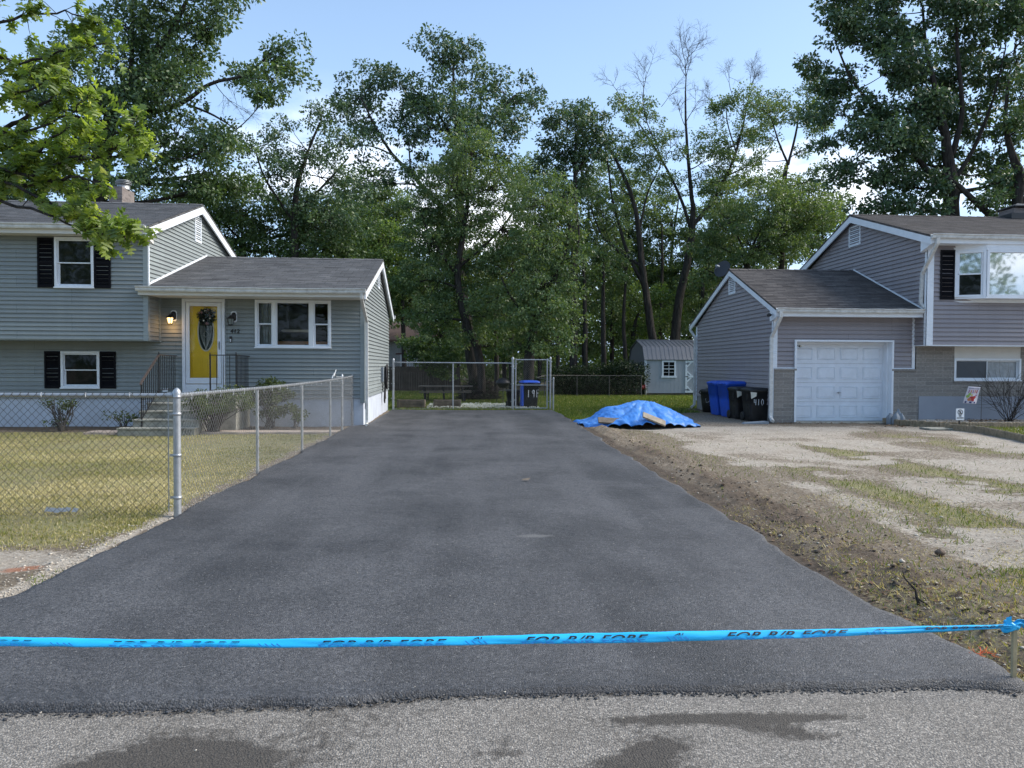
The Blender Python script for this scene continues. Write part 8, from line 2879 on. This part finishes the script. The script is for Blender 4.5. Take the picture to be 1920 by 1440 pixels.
# woodland further back, every tree its own
FW = [
    (700, 47, 'light', 'pale green sapling mass left of the middle oak, behind the house gable', [(700, 420, 40, 40, .7), (735, 460, 40, 40, .7), (690, 490, 38, 34), (740, 520, 44, 36), (700, 560, 44, 34), (760, 400, 34, 34, .6)]),
    (760, 46, 'mid', 'leafy tree over the brown roof of the far house', [(770, 560, 44, 34), (730, 590, 40, 24), (800, 590, 40, 26), (780, 520, 40, 34), (760, 480, 36, 30, .7)]),
    (830, 48, 'light', 'yellow-green undergrowth tree behind the brush pile', [(830, 620, 44, 30), (860, 660, 40, 26), (800, 650, 34, 20, .6), (850, 590, 40, 30)]),
    (945, 50, 'light', 'pale woodland tree seen between the centre trunks', [(930, 640, 44, 34), (980, 660, 44, 26), (940, 590, 46, 36), (990, 600, 40, 34)]),
    (1100, 46, 'mid', 'woodland tree behind the hedge, left of the forked trees', [(1100, 430, 44, 44), (1090, 500, 44, 44), (1120, 560, 46, 40), (1080, 600, 40, 34), (1130, 490, 36, 40), (1105, 640, 44, 26), (1110, 370, 34, 34, .8)]),
    (1150, 50, 'mid', 'dark woodland tree with slim trunk behind the hedge', [(1150, 520, 44, 40), (1170, 580, 46, 36), (1150, 620, 44, 26), (1160, 460, 30, 34, .7)]),
    (1190, 47, 'light', 'yellow-green woodland tree left of the shed', [(1190, 560, 40, 34, .8), (1200, 610, 44, 24), (1240, 560, 30, 34, .8), (1180, 650, 40, 20)]),
    (1240, 50, 'mid', 'woodland tree between the two forked trunks', [(1245, 450, 34, 44, .6), (1240, 510, 30, 40, .7), (1250, 600, 34, 30), (1230, 400, 28, 34, .5)]),
    (1320, 46, 'mid', 'woodland tree right of the forked trunks', [(1330, 540, 44, 40), (1320, 600, 44, 36), (1350, 480, 40, 40), (1360, 420, 38, 40, .8), (1340, 380, 30, 30, .7)]),
    (1400, 50, 'oak', 'dark woodland tree low behind the satellite dish', [(1380, 540, 50, 40), (1420, 520, 50, 36), (1380, 590, 50, 34)]),
    (1540, 46, 'mid', 'leafy tree low behind the right gable', [(1520, 430, 40, 36), (1560, 420, 44, 32), (1500, 470, 40, 30), (1580, 380, 40, 24)]),
    (1000, 54, 'oak', 'dark background tree filling the gap above the gate', [(1000, 500, 60, 50), (1050, 560, 60, 50), (950, 560, 60, 50), (1020, 620, 70, 40), (1060, 470, 44, 44)]),
    (860, 56, 'oak', 'dark background tree behind the centre tree', [(840, 440, 60, 50), (900, 500, 60, 50), (820, 520, 56, 44), (880, 580, 60, 40)]),
    (640, 52, 'mid', 'background tree behind the lower left roof', [(640, 440, 56, 40), (600, 400, 50, 40, .7), (680, 430, 40, 40, .7), (660, 480, 50, 30)]),
    (1290, 56, 'oak', 'dark background tree above the shed roof', [(1260, 560, 60, 40), (1310, 540, 50, 40), (1220, 600, 60, 36), (1300, 600, 60, 34), (1170, 620, 50, 30)]),
    (690, 49, 'mid', 'background tree in the gap above the lower left roof end', [(690, 350, 40, 36, .8), (720, 380, 44, 40), (660, 390, 40, 36), (700, 440, 50, 40), (750, 420, 40, 40), (640, 440, 44, 36)]),
    (1180, 52, 'mid', 'tall background tree between the round oak and the forked trees', [(1150, 400, 50, 50), (1170, 460, 50, 44), (1120, 330, 40, 40, .8), (1190, 350, 40, 40, .8), (1210, 420, 40, 44), (1140, 520, 50, 40), (1200, 500, 44, 44)]),
    (1260, 53, 'mid', 'tall background tree filling the gap between the forked trunks', [(1250, 420, 40, 44, .8), (1270, 480, 44, 44), (1240, 540, 44, 40), (1240, 350, 36, 36, .6), (1310, 420, 40, 40, .8), (1320, 480, 44, 40), (1280, 560, 50, 40)]),
    (720, 50, 'mid', 'background tree between the house gable and the centre tree', [(700, 400, 44, 40, .8), (740, 440, 44, 44), (720, 500, 50, 40), (760, 520, 44, 44), (690, 460, 40, 36), (740, 570, 50, 36), (660, 400, 36, 30, .7)]),
    (1010, 52, 'mid', 'background tree behind the drooping tree at the gate', [(1000, 330, 44, 40, .8), (960, 330, 36, 36, .7), (1020, 400, 50, 44), (980, 440, 44, 44), (1050, 440, 44, 44), (1000, 500, 50, 44)]),
    (1360, 52, 'mid', 'background tree left of the garage ridge', [(1350, 360, 44, 36, .7), (1370, 420, 44, 40), (1350, 480, 44, 40), (1340, 540, 44, 40), (1420, 370, 40, 36, .8), (1480, 350, 40, 34, .7), (1510, 420, 44, 36)]),
    (1470, 54, 'oak', 'dark background tree behind the garage ridge', [(1460, 430, 60, 44), (1500, 400, 50, 40, .8), (1430, 470, 60, 34)]),
]
for i, (px, Yd, lf, lb, bl) in enumerate(FW):
    top = min(b[1] for b in bl)
    xs_ = sum(b[0] for b in bl) / len(bl)
    tree(lb, Yd, [(px, 686 + 2108 / Yd, .17), (px + RNG.uniform(-4, 4), 640, .15), (px + RNG.uniform(-6, 6), (640 + top) / 2, .11), (xs_, top + 20, .04)], bl, lf, L=0.19, dens=8.5, per=44, cr=.55, name='woodland_tree', group='woodland trees behind the yards')
# clear stems in the wood
for i, (px, Yd, r, py, lb) in enumerate(((1045, 40, .11, 500, 'slim dark trunk behind the low fence post'), (1095, 41, .16, 480, 'dark trunk over the left end of the hedge'), (1131, 43, .17, 470, 'second dark trunk rising behind the hedge'), (1172, 44, .14, 500, 'slim dark trunk left of the forked trees'), (930, 36, .13, 560, 'dark trunk left of the grill'), (958, 38, .14, 560, 'dark trunk right of the grill'))):
    tree(lb, Yd, [(px, 686 + 2108 / Yd, r), (px + 1, 680, r * .95), (px + RNG.uniform(-3, 3), 600, r * .8), (px + RNG.uniform(-8, 8), py, r * .4)], [(px, py, 30, 26), (px + 10, py + 40, 26, 20, .6)], 'oak', L=0.17, name='woodland_tree', group='woodland trees behind the yards')
# far wood that reads as one mass
n = 1900
cxs = RNG.uniform(-46, 40, n)
cys = RNG.uniform(60, 78, n)
hh = 7.5 + 3.0 * fbm(cxs, cys, 0.12, 3, 300)
czs = RNG.uniform(0, 1, n) ** 0.8 * hh
V, v = clump_leaves(np.stack([cxs, cys, czs], 1), RNG.uniform(0.9, 1.6, n), 42, 0.42)
wo3 = npmesh('far_woods', V, np.arange(len(V)), 4, M['mid'], None, v)
tag(wo3, 'far wood closing the view behind the yards', kind='stuff')

# low undergrowth between the far trunks
n = 700
cxs = RNG.uniform(-14, 22, n)
cys = RNG.uniform(52, 58, n)
V, v = clump_leaves(np.stack([cxs, cys, RNG.uniform(0.1, 1, n) * (2.2 + 2.4 * fbm(cxs, cys, 0.3, 3, 330))], 1), RNG.uniform(0.5, 0.9, n), 34, 0.24)
k_ = V[:, 0].reshape(-1, 4).mean(1)
ug = npmesh('undergrowth', V, np.arange(len(V)), 4, M['light'], None, v)
tag(ug, 'bushy undergrowth below the far trees', kind='stuff')

# hedge behind the low fence
hd = empty('hedge', (P(1120, 720, 38.6).x, 38.6, 0), 0, 'dark clipped hedge behind the low fence left of the shed', 'hedge')
x0_, x1_ = P(1036, 720, 38.6).x - P(1120, 720, 38.6).x, P(1206, 720, 38.6).x - P(1120, 720, 38.6).x
n = 560
cs = np.stack([RNG.uniform(x0_, x1_, n), RNG.uniform(-.5, .5, n), RNG.uniform(.1, 1.62, n)], 1)
cs[:, 2] *= 1 + .22 * (fbm(cs[:, 0], cs[:, 0] * 0, .8, 3, 310) - .5) * 2
V, v = clump_leaves(cs, np.full(n, .34), 40, .09)
npmesh('foliage', V, np.arange(len(V)), 4, M['hedge'], hd, v)
A = np.stack([RNG.uniform(x0_, x1_, 60), RNG.uniform(-.2, .2, 60), np.zeros(60)], 1)
V, F = sticks(A, A + np.stack([RNG.normal(0, .2, 60), RNG.normal(0, .1, 60), RNG.uniform(.7, 1.2, 60)], 1), .03, .01)
npmesh('stems', V, F, 4, M['bark'], hd)


# small shrubs in front of the left house
def shrub(label, px, Yd, blobs, leaf, L=.05, per=60, cr=.13, dens=60, stems=6, name='shrub', g=None, shell=.6):
    k_ = Yd / FPX
    c0 = P(px, 700, Yd)
    root = empty(name, (c0.x, Yd, 0.02), 0, label, 'shrub', g)
    o0 = np.array([c0.x, Yd, 0.02])
    cs = []
    A, B = [], []
    for bl in blobs:
        c = np.array(P(bl[0], bl[1], Yd)) - o0
        rx, rz = bl[2] * k_, bl[3] * k_
        ry = min(rx, .55)
        n = max(3, int(2.6 * dens * rx * rz * (bl[4] if len(bl) > 4 else 1)))
        u = unit(RNG.normal(0, 1, (n, 3))) * (RNG.uniform(shell ** 3, 1, n) ** (1 / 3))[:, None]
        e = c + u * np.array([rx, ry, rz])
        e[:, 2] = np.maximum(e[:, 2], .06)
        cs.append(e)
        for q in range(stems):
            a = np.array([RNG.normal(0, .05), RNG.normal(0, .05), 0])
            m_ = (a + c) / 2 + RNG.normal(0, .05, 3)
            t_ = c + RNG.normal(0, .4, 3) * np.array([rx, ry, rz])
            A += [a, m_]
            B += [m_, t_]
    cs = np.concatenate(cs)
    V, v = clump_leaves(cs, RNG.uniform(.7, 1.2, len(cs)) * cr, int(per * 1.3), L * 1.25, 0)
    npmesh('foliage', V, np.arange(len(V)), 4, M[leaf], root, v)
    V, F = sticks(np.array(A), np.array(B), .014, .006)
    npmesh('stems', V, F, 4, M['bark_grey'], root)
    return root


shrub('wide clipped evergreen shrub with bare base in front of the steps', 400, 16.6, [(400, 752, 48, 22), (440, 752, 38, 26), (370, 758, 26, 22), (410, 775, 34, 16, .5)], 'shrub', L=.045, per=55, stems=14)
shrub('rounded green shrub below the wide front window', 507, 17.9, [(505, 735, 30, 22), (520, 755, 30, 26), (495, 765, 22, 22, .6), (512, 725, 24, 12)], 'shrub', L=.05, stems=8)
shrub('small low shrub near the fence gate below the window', 555, 17.8, [(550, 768, 20, 10), (560, 780, 14, 8)], 'shrub', L=.05, stems=5)
shrub('pruned shrub with bare forked stems by the foundation', 116, 17.2, [(95, 752, 20, 8, .8), (140, 752, 18, 8, .8), (112, 762, 14, 6, .4), (100, 790, 16, 6, .5)], 'shrub', L=.045, per=30, stems=8)
shrub('low straggly plant left of the front steps', 235, 17.2, [(215, 780, 16, 6, .8), (243, 782, 14, 6, .8)], 'shrub', L=.06, per=18, stems=5)
# bare shrub in the gravel bed
bs = empty('bare_shrub', (P(1893, 780, 18.9).x, 18.9, 0.05), 0, 'leafless reddish shrub in the gravel bed below the window', 'shrub')
A, B, RA, RB = [], [], [], []
for q in range(26):
    t = RNG.uniform(0, 6.28)
    bare_twigs((.06 * math.cos(t), .06 * math.sin(t), 0), (RNG.normal(0, .45), RNG.normal(0, .3), 1), RNG.uniform(.7, 1.25), .010, 1, A, B, RA, RB)
V, F = sticks(np.array(A), np.array(B), np.array(RA), np.array(RB))
npmesh('stems', V, F, 4, M['bark'], bs)
# leafy shrub against the far board fence, brush pile
bp = empty('brush_pile', (P(898, 735, 33.5).x, 33.5, 0), 0, 'dark pile of cut brush behind the driveway fence', 'brush pile')
n = 2200
t = RNG.uniform(0, 6.28, n)
r_ = RNG.uniform(0, 1, n) ** .5
A = np.stack([np.cos(t) * r_ * .9, np.sin(t) * r_ * .8, RNG.uniform(0, 1, n) * (1 - r_ ** 2) * 1.1], 1)
B = A + RNG.normal(0, .22, (n, 3)) * np.array([1, 1, .5])
B[:, 2] = np.abs(B[:, 2])
V, F = sticks(A, B, .012, .006)
npmesh('branches', V, F, 4, M['bark'], bp)
V, v = clump_leaves(A[::9] * .95, np.full(len(A[::9]), .16), 20, .08)
npmesh('withered_leaves', V, np.arange(len(V)), 4, M['hedge'], bp, v)
shrub('leafy bush at the right end of the board fence', 815, 42, [(800, 668, 40, 18), (830, 690, 30, 22), (780, 640, 34, 16), (850, 655, 26, 20)], 'mid', L=.14, per=40, cr=.3, dens=14, name='bush')
# clover flowering behind the gate
n = 2600
p = np.stack([RNG.uniform(P(800, 760, 26).x, P(1010, 760, 26).x, n), RNG.uniform(25.6, 28.5, n)], 1)
lumps('clover_flowers', p, RNG.uniform(.010, .020, n), RNG.uniform(.05, .10, n), M['flower'], 'white clover flowering in the grass behind the gate', 1.0)

# ------------------------------------------------------------------ the near oak whose sprays hang in from the left
def oak_outline():
    half = [(0.0, 0.0), (.03, .16), (.10, .20), (.26, .26), (.30, .33), (.12, .37), (.10, .44), (.34, .55), (.42, .66), (.30, .64), (.13, .62), (.12, .70), (.24, .82), (.22, .88), (.08, .86), (0.0, 1.0)]
    return half


def lobed(c, d, up, L):
    half = oak_outline()
    n = len(c)
    s = unit(np.cross(d, up))
    nn = unit(np.cross(s, d))
    m = len(half)
    R_side = np.stack([c + d * (L * y)[:, None] + s * (L * x)[:, None] + nn * (L * .25 * x)[:, None] - nn * (L * .16 * y * y)[:, None] for x, y in half], 1)
    L_side = np.stack([c + d * (L * y)[:, None] - s * (L * x)[:, None] + nn * (L * .25 * x)[:, None] - nn * (L * .16 * y * y)[:, None] for x, y in half], 1)
    V = np.concatenate([R_side, L_side], 1)
    F = []
    for k in range(m - 1):
        # triangles from the midrib outwards
        F += [(k, k + 1, m + k + 1, m + k)]
    FF = (np.array(F)[None] + (np.arange(n) * 2 * m)[:, None, None]).reshape(-1)
    return V.reshape(-1, 3), FF, 2 * m


NT = 8.6
near = empty('street_oak', (-9.6, 8.8, 0), 0, 'near oak with bright lobed leaves hanging in at the upper left', 'tree')
o0 = np.array([-9.6, 8.8, 0.0])
mb = MB()
mb.tube([(0, 0, -.1), (0.02, 0, .4), (0.05, 0.02, 2.0), (-.03, .05, 3.6), (.05, 0, 5.2), (.15, 0, 7.0), (.1, 0, 8.5)], [.34, .25, .22, .20, .16, .10, .05], 12)
sprays = [  # start px,py -> end px,py, distance at the end, leaves
    ([(-260, 250), (-60, 262), (40, 248), (130, 215), (180, 170)], 8.2, 120), ([(-260, 250), (-60, 300), (60, 330), (130, 300), (220, 250), (262, 235)], 7.8, 190),
    ([(-260, 300), (-40, 320), (50, 360), (130, 395), (200, 410), (240, 425)], 7.6, 220), ([(-260, 300), (-60, 360), (30, 385), (100, 405), (160, 432), (205, 440)], 7.7, 0),
    ([(-260, 200), (-40, 150), (60, 110), (140, 90), (200, 80)], 8.6, 130), ([(-260, 200), (-60, 60), (40, 30), (120, 20), (190, 40)], 8.8, 150), ([(-260, 180), (-60, 0), (30, -30), (120, -40)], 8.8, 60),
    ([(-260, 250), (-60, 200), (20, 180), (90, 150), (140, 140)], 8.3, 110), ([(-100, 300), (0, 340), (60, 300), (110, 250), (160, 222)], 8.0, 150), ([(40, 350), (110, 340), (150, 330), (190, 350)], 7.7, 110),
    ([(-60, 262), (20, 280), (70, 290), (110, 280)], 8.4, 130), ([(-80, 100), (10, 110), (60, 130), (110, 130)], 8.9, 80), ([(-80, 330), (0, 330), (40, 310), (80, 330)], 8.6, 110), ([(0, 250), (60, 210), (100, 180), (130, 160)], 8.5, 70),
    ([(130, 395), (170, 400), (190, 430), (215, 445)], 7.5, 90), ([(150, 300), (185, 290), (215, 280), (250, 255)], 7.7, 70)]
LC, LD = [], []
for (pp_, Ye, nl) in sprays:
    path = []
    m_ = len(pp_)
    for j, (px, py) in enumerate(pp_):
        Yj = 8.8 + (Ye - 8.8) * j / (m_ - 1)
        path.append(np.array(P(px, py, Yj)) - o0)
    if pp_[0][0] < -200:
        path.insert(0, np.array([0.05, 0, 2.6 + (300 - pp_[0][1]) * .01]))
    dense = []
    for a, b in zip(path[:-1], path[1:]):
        for t in np.linspace(0, 1, 6)[:-1]:
            dense.append(a + (b - a) * t + RNG.normal(0, .012, 3))
    dense.append(path[-1])
    mb.tube([tuple(q) for q in dense], [.030 * (1 - .88 * k / len(dense)) for k in range(len(dense))], 5)
    dn_ = np.array(dense)
    st0 = int(len(dn_) * (.35 if pp_[0][0] < -200 else .1))
    # side twigs carrying clusters
    ncl = max(1, int(nl * 1.15) // 7) if nl else 4
    for q in range(ncl):
        i_ = RNG.integers(st0, len(dn_) - 1)
        b0 = dn_[i_]
        ax = dn_[i_ + 1] - dn_[i_]
        ax = ax / (np.linalg.norm(ax) + 1e-6)
        dd = ax * .7 + RNG.normal(0, .55, 3) + np.array([0.1, 0, -.10])
        dd = dd / np.linalg.norm(dd)
        Lt = RNG.uniform(.10, .34)
        tipp = b0 + dd * Lt
        mb.tube([tuple(b0), tuple((b0 + tipp) / 2 + RNG.normal(0, .01, 3)), tuple(tipp)], [.005, .004, .002], 4)
        for z_ in range(9):
            t = RNG.uniform(.35, 1)
            LC.append(b0 + dd * Lt * t)
            LD.append(dd * .5 + RNG.normal(0, .6, 3) + np.array([0.05, 0, -.45]))
mb.build('trunk', M['bark'], near, fix=False)
LC = np.array(LC)
LD = unit(np.array(LD))
up = unit(RNG.normal(0, .5, LC.shape) + np.array([0, 0, 1.0]))
Ls = RNG.uniform(.09, .165, len(LC))
V, F, per_ = lobed(LC, LD, up, Ls)
npmesh('crown', V, F, 4, M['lime'], near, np.repeat(np.clip(RNG.normal(.45, .22, len(LC)), 0, 1), per_))
# rest of its crown, above and left of the frame
n = 150
cs = np.stack([RNG.normal(-1.0, 1.8, n), RNG.normal(-.2, 1.5, n), RNG.uniform(4.0, 9.5, n)], 1)
k = cs[:, 0] < 1.2
V, v = clump_leaves(cs[k], np.full(int(k.sum()), .55), 26, .14)
npmesh('upper_crown', V, np.arange(len(V)), 4, M['lime'], near, v)

# ------------------------------------------------------------------ the wood across the street, seen in the windows
n = 900
cxs = RNG.uniform(-40, 45, n)
cys = RNG.uniform(-26, -17, n)
czs = RNG.uniform(0, 1, n) ** .8 * (9 + 5 * fbm(cxs, cys, .15, 3, 320))
V, v = clump_leaves(np.stack([cxs, cys, czs], 1), RNG.uniform(1.0, 1.7, n), 30, .45)
ws = npmesh('street_woods', V, np.arange(len(V)), 4, M['mid'], None, v)
tag(ws, 'wood on the other side of the street', kind='stuff')
